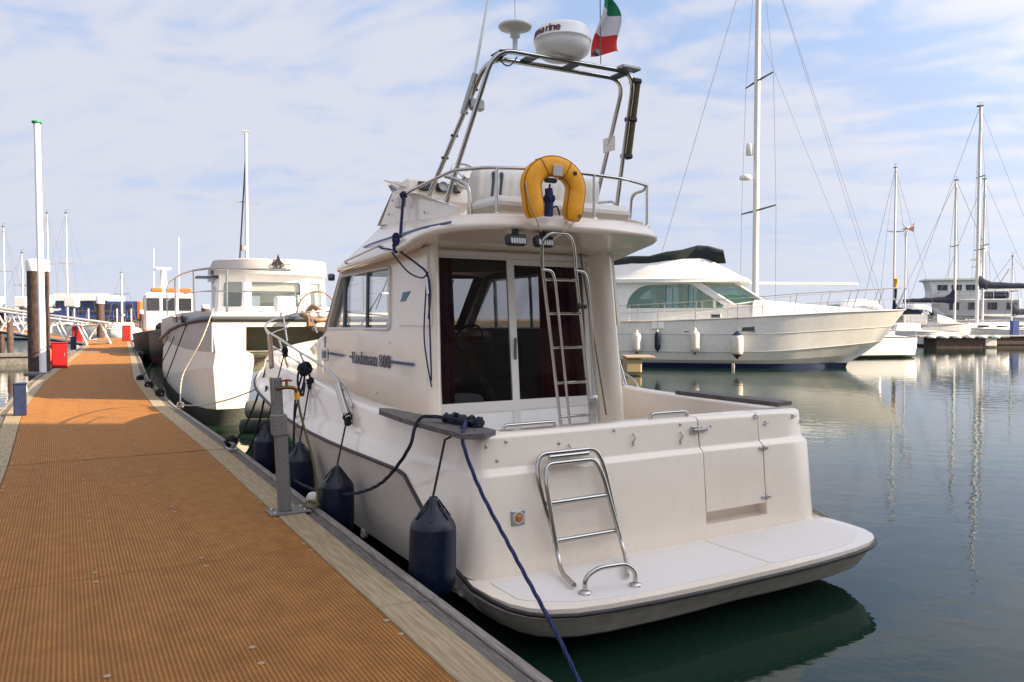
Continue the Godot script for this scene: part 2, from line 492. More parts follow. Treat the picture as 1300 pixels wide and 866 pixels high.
# ---------------------------------------------------------------- setting: water, pontoon, quay
func grating_mesh(w: float, l: float, pitch: float, cross: float) -> ArrayMesh:
	var st := mb()
	var nb := int(round(w / pitch)); var nc := int(round(l / cross))
	var bw := pitch * 0.40; var cw := cross * 0.5
	for i in nb + 1:
		var x := -w / 2 + w * i / nb
		var x0 := maxf(x - bw / 2, -w / 2); var x1 := minf(x + bw / 2, w / 2)
		quad(st, Vector3(x0, 0, 0), Vector3(x0, 0, -l), Vector3(x1, 0, -l), Vector3(x1, 0, 0))
		quad(st, Vector3(x0, 0, 0), Vector3(x0, -0.04, 0), Vector3(x0, -0.04, -l), Vector3(x0, 0, -l))
		quad(st, Vector3(x1, 0, 0), Vector3(x1, 0, -l), Vector3(x1, -0.04, -l), Vector3(x1, -0.04, 0))
	for i in nc + 1:
		var z := -l * i / nc
		var z0 := minf(z + cw / 2, 0.0); var z1 := maxf(z - cw / 2, -l)
		var y := -0.0015
		quad(st, Vector3(-w / 2, y, z0), Vector3(-w / 2, y, z1), Vector3(w / 2, y, z1), Vector3(w / 2, y, z0))
		quad(st, Vector3(-w / 2, y, z0), Vector3(w / 2, y, z0), Vector3(w / 2, -0.02, z0), Vector3(-w / 2, -0.02, z0))
	st.generate_normals()
	return st.commit()

func box_mesh(s: Vector3, ch: float) -> ArrayMesh:
	var st := mb(); box(st, Vector3.ZERO, s, ch); st.generate_normals()
	return st.commit()

func dock_point(t: float, s: float, y := 0.0) -> Vector3:
	return dock_t * Vector3(s, y, -t)

# one pontoon section: t0/s0 to t1/s1 in dock axes, fine grating or coarse
func walkway(t0: float, s0: float, t1: float, s1: float, first: float, fine: bool) -> Node3D:
	var n := Node3D.new(); n.name = numbered("walkway"); add_child(n); n.set_meta("kind", "structure")
	var turn := atan2(-(s1 - s0), t1 - t0)
	n.transform = dock_t * Transform3D(Basis(Vector3.UP, turn), Vector3(s0, 0.45, -t0))
	var L := Vector2(t1 - t0, s1 - s0).length() - 0.018
	var full := grating_mesh(1.84, 1.495, 0.02 if fine else 0.05, 0.0125 if fine else 0.05)
	var disc := mb(); lathe(disc, [Vector2(0.0, 0.003), Vector2(0.013, 0.003), Vector2(0.016, 0.0005)], Transform3D(), 10); disc.generate_normals()
	var dm := disc.commit(); var dmat: Material = M.disc
	var z := 0.0; var k := 0
	while z < L - 0.05:
		var len := minf(first if k == 0 and first > 0 else 1.5, L - z)
		var mesh: Mesh = full if absf(len - 1.5) < 0.02 else grating_mesh(1.84, len - 0.005, 0.02 if fine else 0.05, 0.0125 if fine else 0.05)
		piece(n, "grating_panel", mesh, M.grp if rng.randf() < 0.5 else M.grp_b, Transform3D(Basis.IDENTITY, Vector3(0, -0.001 * (k % 2), -z)))
		if fine:
			for e in [0.085, len - 0.1]:
				for x in [-0.90, -0.29, 0.28, 0.905]:
					piece(n, "fixing_disc", dm, dmat, Transform3D(Basis.IDENTITY, Vector3(x, 0.0012, -z - e)))
		z += len; k += 1
	# timber along both edges
	var pm := box_mesh(Vector3(0.20, 0.045, 2.705), 0.006)
	var sm := box_mesh(Vector3(0.075, 0.04, 2.705), 0.004)
	var em := box_mesh(Vector3(0.055, 0.16, 2.705), 0.008)
	for side in [-1.0, 1.0]:
		var q := L
		while q > 0.4:
			var l := minf(2.72, q)
			var sc := Basis.from_scale(Vector3(1, 1, l / 2.72))
			var zc := -(q - l / 2)
			piece(n, "edge_plank", pm, M.plank if rng.randf() < 0.65 else M.plank_b, Transform3D(sc, Vector3(side * 1.030, -0.0225 + rng.randf_range(-0.002, 0.002), zc)))
			piece(n, "inner_board", sm, M.plank_dark, Transform3D(sc, Vector3(side * 1.173, -0.034, zc)))
			piece(n, "rubbing_board", em, M.plank_edge, Transform3D(sc, Vector3(side * 1.243, -0.083, zc)))
			q -= l
	var st := mb()
	box(st, Vector3(0, -0.26, -L / 2), Vector3(2.3, 0.03, L))
	part(n, "tray", st, M.float_grey)
	st = mb()
	var fz := 1.2
	while fz < L - 0.5:
		box(st, Vector3(0, -0.54, -fz), Vector3(2.30, 0.48, 1.7), 0.04)
		fz += 2.6
	part(n, "floats", st, M.float_grey)
	return n

func build_setting() -> void:
	var st := mb()
	quad(st, Vector3(-900, 0, 60), Vector3(-900, 0, -1500), Vector3(900, 0, -1500), Vector3(900, 0, 60))
	struct("water", st, M.water)
	# the pontoon bends a little at each hinge
	walkway(-4.03, 0.42, 9.2, 0.42, 0.0, true)
	walkway(9.22, 0.42, 14.5, 0.335, 0.75, true)
	walkway(14.52, 0.335, 21.0, 0.50, 0.0, true)
	walkway(21.02, 0.50, 34.0, 1.26, 0.0, false)
	walkway(34.02, 1.26, 52.0, 2.27, 0.0, false)
	walkway(52.02, 2.27, 68.0, 3.17, 0.0, false)
	# low stone bank that closes the basin
	st = mb()
	box(st, Vector3(60, 0.7, -210), Vector3(500, 2.6, 14), 0.6)
	struct("quay_wall", st, M.stone)
	st = mb()
	box(st, Vector3(-78, 0.3, -90), Vector3(60, 2.0, 8), 0.3, Basis(Vector3.UP, deg_to_rad(14)))
	struct("bank", st, M.stone)
	# the tall building on the quay to the right, outside the frame, whose shade lies over the near boat and pontoon
	var b := thing("quayside_building", "tall pale quayside building standing outside the frame on the right", "building", at_pos(22, 0, -3.6))
	st = mb(); box(st, Vector3(7, 7.6, 20), Vector3(14, 15.2, 40), 0.1); part(b, "wall", st, M.concrete)
	st = mb(); box(st, Vector3(7, 15.35, 20), Vector3(14.6, 0.3, 40.6), 0.05); part(b, "roof", st, M.float_grey)
	var wm := box_mesh(Vector3(0.12, 1.5, 1.8), 0.02)
	for f in 4:
		for k in 9:
			piece(b, "window", wm, M.glass_far, Transform3D(Basis.IDENTITY, Vector3(0.0, 2.6 + f * 3.4, 2.4 + k * 4.3)))

# ---------------------------------------------------------------- the cruiser
# piecewise-linear lookup in a list of [x, y]
func curve(k: Array, x: float) -> float:
	if x <= k[0][0]: return k[0][1]
	for i in k.size() - 1:
		if x <= k[i + 1][0]:
			var t: float = (x - k[i][0]) / (k[i + 1][0] - k[i][0])
			return lerpf(k[i][1], k[i + 1][1], t)
	return k[k.size() - 1][1]

# the same, eased through the points
func smooth_curve(k: Array, x: float) -> float:
	if x <= k[0][0]: return k[0][1]
	var n := k.size()
	for i in n - 1:
		if x <= k[i + 1][0]:
			var h: float = k[i + 1][0] - k[i][0]
			var d: float = (k[i + 1][1] - k[i][1]) / h
			var m0: float = d if i == 0 else (k[i + 1][1] - k[i - 1][1]) / (k[i + 1][0] - k[i - 1][0])
			var m1: float = d if i == n - 2 else (k[i + 2][1] - k[i][1]) / (k[i + 2][0] - k[i][0])
			var t: float = (x - k[i][0]) / h
			return (2*t*t*t - 3*t*t + 1) * k[i][1] + (t*t*t - 2*t*t + t) * h * m0 + (3*t*t - 2*t*t*t) * k[i + 1][1] + (t*t*t - t*t) * h * m1
	return k[n - 1][1]

func rub_height(v: float) -> float:
	return curve(W_RUB, v) if v < 1.1 else smooth_curve(W_RUB, v)

const W_RUB := [[-1.0, 0.30], [0.0, 0.335], [0.1, 0.35], [0.2, 0.405], [0.90, 0.845], [1.0, 0.86], [2.6, 0.865], [3.6, 0.90], [4.4, 0.97], [5.2, 1.06], [6.0, 1.15], [6.8, 1.24], [7.85, 1.36]]
const W_GUN := [[0.0, 1.19], [1.8, 1.195], [2.5, 1.225], [3.3, 1.285], [4.2, 1.33], [5.2, 1.37], [6.2, 1.43], [7.0, 1.51], [7.85, 1.61]]
const W_SOLE := [[0.0, 0.5], [1.97, 0.5], [2.03, 0.85], [4.4, 0.85], [5.2, 1.05], [6.2, 1.24], [7.0, 1.34], [7.85, 1.45]]

# half of the upper-shell plan: points (u, v), from the middle of the transom round the corner to the bow
func plan_half() -> Array:
	var out := []
	for u in [0.0, 0.335, 0.955, 1.2, 1.40]: out.append(Vector2(u, 0))
	for i in range(1, 5):
		var a := PI / 2 * i / 5.0
		out.append(Vector2(1.40 + 0.17 * sin(a), 0.17 - 0.17 * cos(a)))
	var side := [[0.17, 1.57], [0.5, 1.585], [1.0, 1.60], [2.0, 1.625], [3.0, 1.64], [3.8, 1.645], [4.6, 1.635], [5.3, 1.60], [5.7, 1.545], [6.1, 1.45], [6.5, 1.30], [6.9, 1.07], [7.2, 0.84], [7.5, 0.55], [7.7, 0.30], [7.8, 0.15], [7.85, 0.0]]
	for v in [0.17, 0.3, 0.5, 0.7, 0.9, 1.0, 1.2, 1.6, 1.96, 2.04, 2.5, 3.0, 3.4, 3.8, 4.2, 4.5, 4.8, 5.1, 5.35, 5.6, 5.85, 6.1, 6.3, 6.5, 6.7, 6.9, 7.07, 7.25, 7.42, 7.5, 7.6, 7.72, 7.8, 7.85]:
		out.append(Vector2(maxf(smooth_curve(side, v), 0.0), v))
	return out

func plan_normals(p: Array) -> Array:
	var out := []
	for i in p.size():
		var a: Vector2 = p[maxi(i - 1, 0)]; var b: Vector2 = p[mini(i + 1, p.size() - 1)]
		var t := (b - a).normalized()
		var n := Vector2(t.y, -t.x)
		if i == p.size() - 1: n = Vector2(0.25, 0.97)
		if i < 4: n = Vector2(0, -1)
		out.append(n)
	return out

func shell_row(p: Array, n: Array, off: float, wf: Callable) -> PackedVector3Array:
	var out := PackedVector3Array()
	for i in p.size():
		var q: Vector2 = p[i] - n[i] * off
		if i > 4: q.x = maxf(q.x, 0.0)
		out.append(V(q.x, wf.call(p[i].y, i), q.y))
	return out

func mirror(r) -> PackedVector3Array:
	var out := PackedVector3Array()
	for i in r.size():
		var p: Vector3 = r[r.size() - 1 - i]
		out.append(Vector3(-p.x, p.y, p.z))
	return out

func full_row(r) -> PackedVector3Array:      # port bow, stern, starboard bow
	var out := mirror(r)
	for i in range(1, r.size()): out.append(r[i])
	return out

func transom_v(w: float) -> float:
	if w < 0.945: return (w - 0.33) * 0.089
	if w < 0.975: return 0.055 + (w - 0.945) * 1.17
	return 0.09 + (w - 0.975) * 0.105

func house_u(w: float, v: float) -> float:
	return 1.0 - 0.045 * (w - 1.0) / 1.5 - maxf(0.0, v - 3.6) * 0.045

func build_cruiser() -> void:
	var b := thing("motor_cruiser", "white fishing motor cruiser moored stern-on beside the orange pontoon", "motor boat", boat_t)
	build_hull(b)
	build_house(b)
	build_flybridge(b)
	build_deck_gear(b)

func build_hull(b: Node3D) -> void:
	var p := plan_half(); var n := plan_normals(p)
	var wr := func(v: float, i: int) -> float: return rub_height(v)
	var wg := func(v: float, i: int) -> float: return smooth_curve(W_GUN, v)
	var st := mb()
	# upper shell rows
	var rows := []
	rows.append(shell_row(p, n, 0.0, func(v, i): return wr.call(v, i) - 0.005))
	rows.append(shell_row(p, n, 0.009, func(v, i): return maxf(0.43, wr.call(v, i) + 0.015)))
	rows.append(shell_row(p, n, 0.0165, func(v, i): return maxf(0.515, wr.call(v, i) + 0.03)))
	rows.append(shell_row(p, n, 0.05, func(v, i): return maxf(0.935, wr.call(v, i) + 0.075)))
	rows.append(shell_row(p, n, 0.057, func(v, i): return maxf(0.950, wr.call(v, i) + 0.09)))
	rows.append(shell_row(p, n, 0.087, func(v, i): return maxf(0.972, wr.call(v, i) + 0.112)))
	rows.append(shell_row(p, n, 0.094, func(v, i): return maxf(0.988, wr.call(v, i) + 0.128)))
	rows.append(shell_row(p, n, 0.112, func(v, i): return wg.call(v, i) - 0.035))
	rows.append(shell_row(p, n, 0.120, func(v, i): return wg.call(v, i) - 0.012))
	rows.append(shell_row(p, n, 0.145, func(v, i): return wg.call(v, i)))
	rows.append(shell_row(p, n, 0.28, func(v, i): return wg.call(v, i)))
	rows.append(shell_row(p, n, 0.30, func(v, i): return wg.call(v, i) - 0.02))
	rows.append(shell_row(p, n, 0.31, func(v, i): return curve(W_SOLE, v)))
	var full := []
	for r in rows: full.append(full_row(r))
	var mid: int = p.size() - 1
	for i in rows.size() - 1:
		st.set_smooth_group(3)
		var A: PackedVector3Array = full[i]; var B: PackedVector3Array = full[i + 1]
		for j in A.size() - 1:
			if j == mid + 1 and i >= 1:      # the transom gate
				continue
			quad(st, A[j + 1], A[j], B[j], B[j + 1])
	st.set_smooth_group(-1)
	# cheeks and sill of the gate opening
	for k in [mid + 1, mid + 2]:
		for i in range(1, rows.size() - 2):
			var a: Vector3 = full[i][k]; var c: Vector3 = full[i + 1][k]
			var zi := -0.30
			quad(st, a, c, Vector3(c.x, c.y, zi), Vector3(a.x, a.y, zi))
	var s0: Vector3 = full[1][mid + 1]; var s1: Vector3 = full[1][mid + 2]
	quad(st, s0, s1, Vector3(s1.x, 0.43, -0.12), Vector3(s0.x, 0.43, -0.12))
	quad(st, Vector3(s0.x, 0.43, -0.12), Vector3(s1.x, 0.43, -0.12), Vector3(s1.x, 0.60, -0.12), Vector3(s0.x, 0.60, -0.12))
	part(b, "topsides", st, M.gel)
	# deck and cockpit sole
	st = mb()
	var inner: PackedVector3Array = full[rows.size() - 1]
	var centre := PackedVector3Array()
	for q in inner: centre.append(Vector3(0, q.y, q.z))
	for j in inner.size() - 1:
		if absf(inner[j].x - inner[j + 1].x) < 0.5 or inner[j].z < -1.0:
			quad(st, inner[j], centre[j], centre[j + 1], inner[j + 1])
	part(b, "cockpit_sole", st, M.deck)
	# lower hull: rub line, chine, keel
	var R := []; var C := []; var K := []
	for q in [[0.0, -0.72], [0.35, -0.72], [0.7, -0.708], [1.05, -0.68], [1.25, -0.645], [1.38, -0.59], [1.47, -0.51], [1.53, -0.40], [1.56, -0.25], [1.572, -0.05]]:
		R.append(V(q[0], curve(W_RUB, q[1]), q[1]))
		C.append(V(q[0] * 0.945, 0.145, q[1] + 0.12 * (1.0 - q[0] * 0.28)))
		K.append(V(q[0] * 0.4, -0.12, 0.25))
	var chu := [[0.17, 1.49], [1.0, 1.50], [2.5, 1.49], [3.5, 1.42], [4.5, 1.25], [5.5, 0.96], [6.2, 0.68], [6.9, 0.33], [7.3, 0.1], [7.5, 0.0]]
	var chw := [[0.17, 0.16], [1.0, 0.17], [2.5, 0.17], [3.5, 0.20], [4.5, 0.29], [5.5, 0.46], [6.2, 0.62], [6.9, 0.84], [7.5, 1.1]]
	for i in range(9, p.size()):
		var v: float = p[i].y
		R.append(V(p[i].x + 0.004, rub_height(v), v))
		C.append(V(curve(chu, v), curve(chw, v), minf(v, 7.5)))
		K.append(V(0, curve([[0.0, -0.35], [5.0, -0.38], [6.4, -0.15], [7.0, 0.35], [7.5, 1.08]], v), minf(v, 7.5)))
	var Rf := full_row(PackedVector3Array(R)); var Cf := full_row(PackedVector3Array(C)); var Kf := full_row(PackedVector3Array(K))
	var Cm := PackedVector3Array()
	for j in Cf.size(): Cm.append(Cf[j].lerp(Kf[j], 0.04) - Vector3(0, 0.012, 0))
	st = mb()
	var Rm := PackedVector3Array()
	for j in Rf.size():
		var m := Rf[j].lerp(Cf[j], 0.5)
		Rm.append(Vector3(m.x * 1.012, m.y, m.z))
	st.set_smooth_group(1)
	for zone in 2:      # the flanks, then skirt and bottom: dull grey-brown, with shade put into the colour
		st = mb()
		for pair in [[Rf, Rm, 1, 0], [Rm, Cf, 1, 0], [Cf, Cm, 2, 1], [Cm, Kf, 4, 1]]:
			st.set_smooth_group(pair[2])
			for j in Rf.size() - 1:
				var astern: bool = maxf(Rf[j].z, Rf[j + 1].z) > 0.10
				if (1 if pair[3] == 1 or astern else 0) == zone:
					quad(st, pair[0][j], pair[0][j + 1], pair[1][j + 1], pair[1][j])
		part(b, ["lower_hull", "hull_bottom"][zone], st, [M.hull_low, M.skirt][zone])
	# rubbing strake round the hull and the platform
	st = mb()
	var path := PackedVector3Array()
	for q in Rf: path.append(Vector3(q.x * 1.006, q.y - 0.012, q.z + (0.008 if q.z > 0 else 0.0)))
	tube(st, path, 0.013, 8)
	part(b, "rubbing_strake", st, M.rubber)
	# platform
	st = mb()
	var poly := PackedVector2Array()
	for j in Rf.size():
		if Rf[j].z > -0.10: poly.append(Vector2(Rf[j].x, Rf[j].z))
	poly.append(Vector2(1.565, -0.1)); poly.append(Vector2(-1.565, -0.1))
	var top := func(q: Vector2, d: int) -> Vector3: return Vector3(q.x, 0.335 if d == 1 else 0.28, q.y)
	plate(st, poly, [], top)
	part(b, "swim_platform", st, M.gel)
	st = mb()
	for side in [[-1.46, 0.26], [0.28, 1.46]]:
		var pp := PackedVector2Array()
		for k in 13:
			var u: float = lerpf(side[0], side[1], k / 12.0)
			pp.append(Vector2(u, 0.64 - 0.27 * pow(absf(u) / 1.46, 6.0)))
		pp.append(Vector2(side[1], 0.03)); pp.append(Vector2(side[0], 0.03))
		plate(st, round_poly(Array(pp), 0.03, 2), [], func(q: Vector2, d: int) -> Vector3: return Vector3(q.x, 0.3385 if d == 1 else 0.33, q.y))
	part(b, "nonslip_tread", st, M.deck)
	# gate in the transom
	st = mb()
	var ua := 0.345; var ub := 0.945
	var prof := [0.52, 0.72, 0.935, 0.950, 0.972, 0.988, 1.15, 1.178, 1.19]
	var g0 := PackedVector3Array(); var g1 := PackedVector3Array(); var i0 := PackedVector3Array(); var i1 := PackedVector3Array()
	for w in prof:
		var v := transom_v(w) + (0.03 if w > 1.185 else 0.008 if w > 1.17 else 0.0)
		g0.append(V(ua, w, v)); g1.append(V(ub, w, v)); i0.append(V(ua, w, 0.26)); i1.append(V(ub, w, 0.26))
	loft(st, [g1, g0], 5)
	for side in [[g0, i0], [i1, g1]]: loft(st, side, -1)
	loft(st, [i0, i1], -1)
	quad(st, g0[8], g1[8], i1[8], i0[8]); quad(st, g0[0], i0[0], i1[0], g1[0])
	part(b, "transom_gate", st, M.gel)
	# gate hardware
	st = mb()
	for w in [0.925, 0.56]:
		st = mb()
		box(st, V(0.95, w, transom_v(w) - 0.006), Vector3(0.10, 0.026, 0.012), 0.005)
		box(st, V(0.95, w, transom_v(w) - 0.010), Vector3(0.018, 0.040, 0.018), 0.005)
		part(b, "hinge", st, M.steel_dull)
	st = mb()
	box(st, V(0.29, 1.105, 0.09), Vector3(0.07, 0.055, 0.02), 0.006); box(st, V(0.385, 1.105, 0.09), Vector3(0.06, 0.035, 0.02), 0.006)
	tube(st, [V(0.27, 1.105, 0.078), V(0.39, 1.105, 0.078)], 0.009)
	part(b, "latch", st, M.steel_dull)
	for q in [[0.92, 1.16], [1.03, 1.105], [1.34, 1.135], [1.44, 1.09]]:
		st = mb()
		box(st, V(q[0], q[1], 0.106), Vector3(0.024, 0.034, 0.014), 0.005)
		tube(st, [V(q[0] - 0.022, q[1] - 0.010, 0.094), V(q[0] + 0.022, q[1] + 0.004, 0.094)], 0.006)
		part(b, "cleat", st, M.steel_dull)
	for q in [[-0.80, 1.09], [-0.27, 1.12], [0.16, 1.10]]:     # small hooks and plugs below the rail
		st = mb()
		tube(st, spline([V(q[0], q[1], 0.098), V(q[0] + 0.012, q[1] - 0.03, 0.082), V(q[0] - 0.008, q[1] - 0.06, 0.085), V(q[0] + 0.004, q[1] - 0.085, 0.09)], 4), 0.006, 6)
		part(b, "hook", st, M.steel_dull)
	for q in [[-1.40, 1.12], [-1.33, 1.03], [-1.26, 1.14], [-0.87, 1.10], [-0.42, 1.15], [0.17, 1.15], [0.46, 1.12]]:
		st = mb()
		lathe(st, [Vector2(0.012, 0.0), Vector2(0.010, 0.006), Vector2(0, 0.008)], Transform3D(Basis(Vector3.RIGHT, PI / 2), V(q[0], q[1], transom_v(q[1]) + 0.002)), 10)
		part(b, "plug", st, M.steel_dull)
	# round amber light in a square plate, and skin fittings
	st = mb()
	box(st, V(-1.224, 0.677, 0.028), Vector3(0.10, 0.10, 0.016), 0.008)
	part(b, "lamp_plate", st, M.steel_dull)
	st = mb()
	lathe(st, [Vector2(0.042, 0.0), Vector2(0.040, 0.010), Vector2(0.030, 0.010), Vector2(0.026, 0.004)], Transform3D(Basis(Vector3.RIGHT, PI / 2), V(-1.224, 0.68, 0.020)), 20)
	part(b, "lamp_ring", st, M.cat_grey)
	st = mb()
	lathe(st, [Vector2(0.028, 0.0), Vector2(0.022, 0.012), Vector2(0.0, 0.018)], Transform3D(Basis(Vector3.RIGHT, PI / 2), V(-1.224, 0.68, 0.019)), 16)
	part(b, "lamp_lens", st, M.amber)
	st = mb()
	for q in [[-1.545, 0.235, 0.36, 0.045], [-1.54, 0.215, 0.22, 0.038], [-1.525, 0.14, 2.05, 0.04], [-1.605, 0.56, 2.08, 0.03]]:
		st = mb()
		lathe(st, [Vector2(q[3], -0.03), Vector2(q[3], 0.006), Vector2(q[3] * 0.6, 0.014), Vector2(q[3] * 0.5, 0.0)], Transform3D(Basis(Vector3.BACK, PI / 2), V(q[0] + 0.028, q[1], q[2])), 14)
		part(b, "skin_fitting", st, M.hull_low)
	# weathered wooden cappings on both quarters
	for s in [-1.0, 1.0]:
		st = mb()
		var pl := PackedVector2Array([Vector2(1.615, 0.0), Vector2(1.635, 0.8), Vector2(1.60, 1.4), Vector2(1.54, 1.55), Vector2(1.47, 1.45), Vector2(1.41, 0.7), Vector2(1.36, 0.25), Vector2(1.36, 0.06), Vector2(1.48, -0.03)])
		if s > 0:
			pl = PackedVector2Array([Vector2(1.56, 0.30), Vector2(1.57, 0.8), Vector2(1.57, 1.45), Vector2(1.38, 1.5), Vector2(1.38, 0.28)])
		plate(st, pl, [], func(q: Vector2, d: int) -> Vector3: return V(q.x * s, 1.194 + (0.032 if d == 1 else 0.0), q.y))
		part(b, "gunwale_capping", st, M.rubrail_wood)
	st = mb(); tube(st, [V(1.45, 1.20, 0.75), V(1.42, 0.92, 0.80)], 0.028, 12); part(b, "rod_holder", st, M.steel)

func build_house(b: Node3D) -> void:
	var st := mb()
	# side walls with one window opening each
	var win := round_poly([Vector2(2.745, 1.805), Vector2(2.775, 2.385), Vector2(4.27, 2.365), Vector2(4.79, 1.79)], 0.06)
	var wall := PackedVector2Array([Vector2(1.80, 0.5), Vector2(5.25, 0.5), Vector2(5.22, 1.60), Vector2(4.93, 1.745), Vector2(4.33, 2.46), Vector2(4.2, 2.52), Vector2(1.99, 2.52)])
	for s in [-1.0, 1.0]:
		st = mb()
		plate(st, wall, [win], func(q: Vector2, d: int) -> Vector3:
			var crease := 0.014 * (1.0 - smoothstep(1.715, 1.745, q.y))
			return V(s * (house_u(q.y, q.x) + crease - (0.05 if d == (1 if s < 0 else 0) else 0.0)), q.y, q.x))
		part(b, "cabin_side", st, M.gel)
		# aluminium window with three panes
		st = mb()
		var f := func(q: Vector2, o: float) -> Vector3: return V(s * (house_u(q.y, q.x) + o), q.y, q.x)
		var edge := []
		for q in win: edge.append(f.call(q, 0.006))
		tube(st, PackedVector3Array(edge), 0.017, 6, -1.0, true)
		var w := part(b, "side_window", st, M.alu)
		for x in [[4.155, 4.165, 0.022], [3.385, 3.405, 0.018]]:
			st = mb(); tube(st, [f.call(Vector2(x[0], 1.80), -0.012), f.call(Vector2(x[1], 2.375), -0.012)], x[2], 6); part(w, "mullion", st, M.frame_dark)
		var cuts := [2.76, 3.395, 4.16, 4.8]
		for k in 3:
			var a: float = cuts[k]; var c: float = cuts[k + 1]
			st = mb()
			var g := PackedVector2Array([Vector2(a, 1.80), Vector2(c, 1.80), Vector2(c if k < 2 else 4.29, 2.375), Vector2(a, 2.38)])
			plate(st, g, [], func(q: Vector2, d: int) -> Vector3: return f.call(q, -0.028 - 0.006 * k + (0.004 if d == 0 else 0.0)))
			part(w, "pane", st, M.glass)
		# raised panel abaft the window
		st = mb()
		plate(st, PackedVector2Array([Vector2(1.84, 1.845), Vector2(2.50, 1.845), Vector2(2.56, 2.50), Vector2(1.93, 2.50)]), [], func(q: Vector2, d: int) -> Vector3:
			return V(s * (house_u(q.y, q.x) + (0.02 if d == (0 if s < 0 else 1) else -0.01)), q.y, q.x))
		part(b, "quarter_panel", st, M.gel)
		# rounded pillar at the after end
		st = mb()
		var rows := []
		for w2 in [0.5, 1.0, 1.5, 2.0, 2.56]:
			var r := PackedVector3Array()
			for q in [[0.865, 2.10], [0.87, 1.92], [0.885, 1.80], [0.905, 1.735], [0.935, 1.702], [0.965, 1.70], [0.99, 1.725], [1.005, 1.78], [1.0, 1.86]]:
				r.append(V(s * (q[0] - 0.045 * (w2 - 1.0) / 1.5), w2, q[1] + (w2 - 0.5) * 0.10))
			rows.append(r)
		if s > 0: rows.reverse()
		loft(st, rows, 1)
		part(b, "cabin_pillar", st, M.gel)
	# windscreen: frame patches and two panes
	var ws := func(a: float, t: float) -> Vector3:
		var hu := 0.945 - 0.02 * t
		var bul := 0.28 * (1.0 - a * a)
		return V(a * hu, lerpf(1.745, 2.50, t), lerpf(4.93, 4.27, t) + bul)
	var patch := func(s2: SurfaceTool, a0: float, a1: float, t0: float, t1: float, na: int) -> void:
		var rr := []
		for t in [t0, t1]:
			var r := PackedVector3Array()
			for i in na + 1: r.append(ws.call(lerpf(a0, a1, float(i) / na), t))
			rr.append(r)
		loft(s2, rr, 1)
	st = mb()
	patch.call(st, -1.0, 1.0, 0.0, 0.10, 12); patch.call(st, -1.0, 1.0, 0.86, 1.0, 12)
	for a in [[-1.0, -0.86], [-0.09, 0.09], [0.86, 1.0]]: patch.call(st, a[0], a[1], 0.10, 0.86, 2)
	part(b, "windscreen_frame", st, M.gel)
	# dark lining inside the cabin
	st = mb()
	var inn := func(a: float, t: float) -> Vector3: return ws.call(a * 0.97, t) + Vector3(0, 0, 0.035)
	for c4 in [[-1.0, 1.0, 0.0, 0.11], [-1.0, 1.0, 0.85, 1.0], [-1.0, -0.85, 0.11, 0.85], [-0.10, 0.10, 0.11, 0.85], [0.85, 1.0, 0.11, 0.85]]:
		var l2 := []
		for t in [c4[2], c4[3]]:
			var r := PackedVector3Array()
			for i in 9: r.append(inn.call(lerpf(c4[0], c4[1], i / 8.0), t))
			l2.append(r)
		loft(st, l2, 1)
	box(st, V(0, 2.47, 3.42), Vector3(1.78, 0.03, 2.05))
	part(b, "headlining", st, M.lining)
	for s in [-1.0, 1.0]:
		st = mb()
		plate(st, PackedVector2Array([Vector2(2.15, 0.6), Vector2(4.9, 0.6), Vector2(4.75, 1.80), Vector2(4.25, 2.46), Vector2(2.2, 2.46)]), [PackedVector2Array([Vector2(2.74, 1.79), Vector2(2.76, 2.39), Vector2(4.2, 2.37), Vector2(4.62, 1.79)])], func(q: Vector2, d: int) -> Vector3: return V(s * (house_u(q.y, q.x) - (0.056 if d == 0 else 0.075)), q.y, q.x))
		part(b, "side_lining", st, M.lining)
	st = mb()
	for a in [[-0.86, -0.09], [0.09, 0.86]]:
		st = mb(); patch.call(st, a[0], a[1], 0.10, 0.86, 5); part(b, "windscreen_pane", st, M.glass)
	st = mb()
	for a in [-0.45, 0.45]:
		var base: Vector3 = ws.call(a, 0.06) + Vector3(0, 0, -0.03); var tip: Vector3 = ws.call(a + 0.15, 0.62) + Vector3(0, 0, -0.03)
		tube(st, [base, tip], 0.009, 6); tube(st, [tip + Vector3(-0.06, -0.2, 0.0), tip + Vector3(0.07, 0.17, 0.05)], 0.008, 6)
	part(b, "wiper", st, M.black)
	# coachroof forward
	st = mb()
	var crow := []
	for q in [[4.9, 1.745, 0.945], [5.25, 1.70, 0.92], [5.6, 1.62, 0.89], [5.95, 1.55, 0.84], [6.3, 1.49, 0.74], [6.52, 1.45, 0.60], [6.56, 1.40, 0.56], [6.57, 1.1, 0.55]]:
		var r := PackedVector3Array()
		for a in [-1.0, -0.99, -0.94, -0.8, -0.5, 0.0, 0.5, 0.8, 0.94, 0.99, 1.0]:
			var h: float = q[1] + 0.04 * (1.0 - a * a) - (0.055 if absf(a) > 0.985 else 0.02 if absf(a) > 0.93 else 0.0)
			if absf(a) == 1.0: h = 0.9
			r.append(V(a * q[2], h, q[0] + (0.0 if q[0] < 6.4 else 0.12 * (1.0 - a * a))))
		crow.append(r)
	loft(st, crow, 1)
	part(b, "coachroof", st, M.gel)
	# after bulkhead and sliding door
	var bk := func(u: float, w: float, o: float) -> Vector3: return V(u, w, 1.95 + (w - 0.5) * 0.09 + o)
	var bpl := func(s2: SurfaceTool, u0: float, u1: float, w0: float, w1: float, o: float, th: float, holes := []) -> void:
		plate(s2, PackedVector2Array([Vector2(u0, w0), Vector2(u1, w0), Vector2(u1, w1), Vector2(u0, w1)]), holes, func(q: Vector2, d: int) -> Vector3: return bk.call(q.x, q.y, o + (0.0 if d == 0 else th)))
	st = mb()
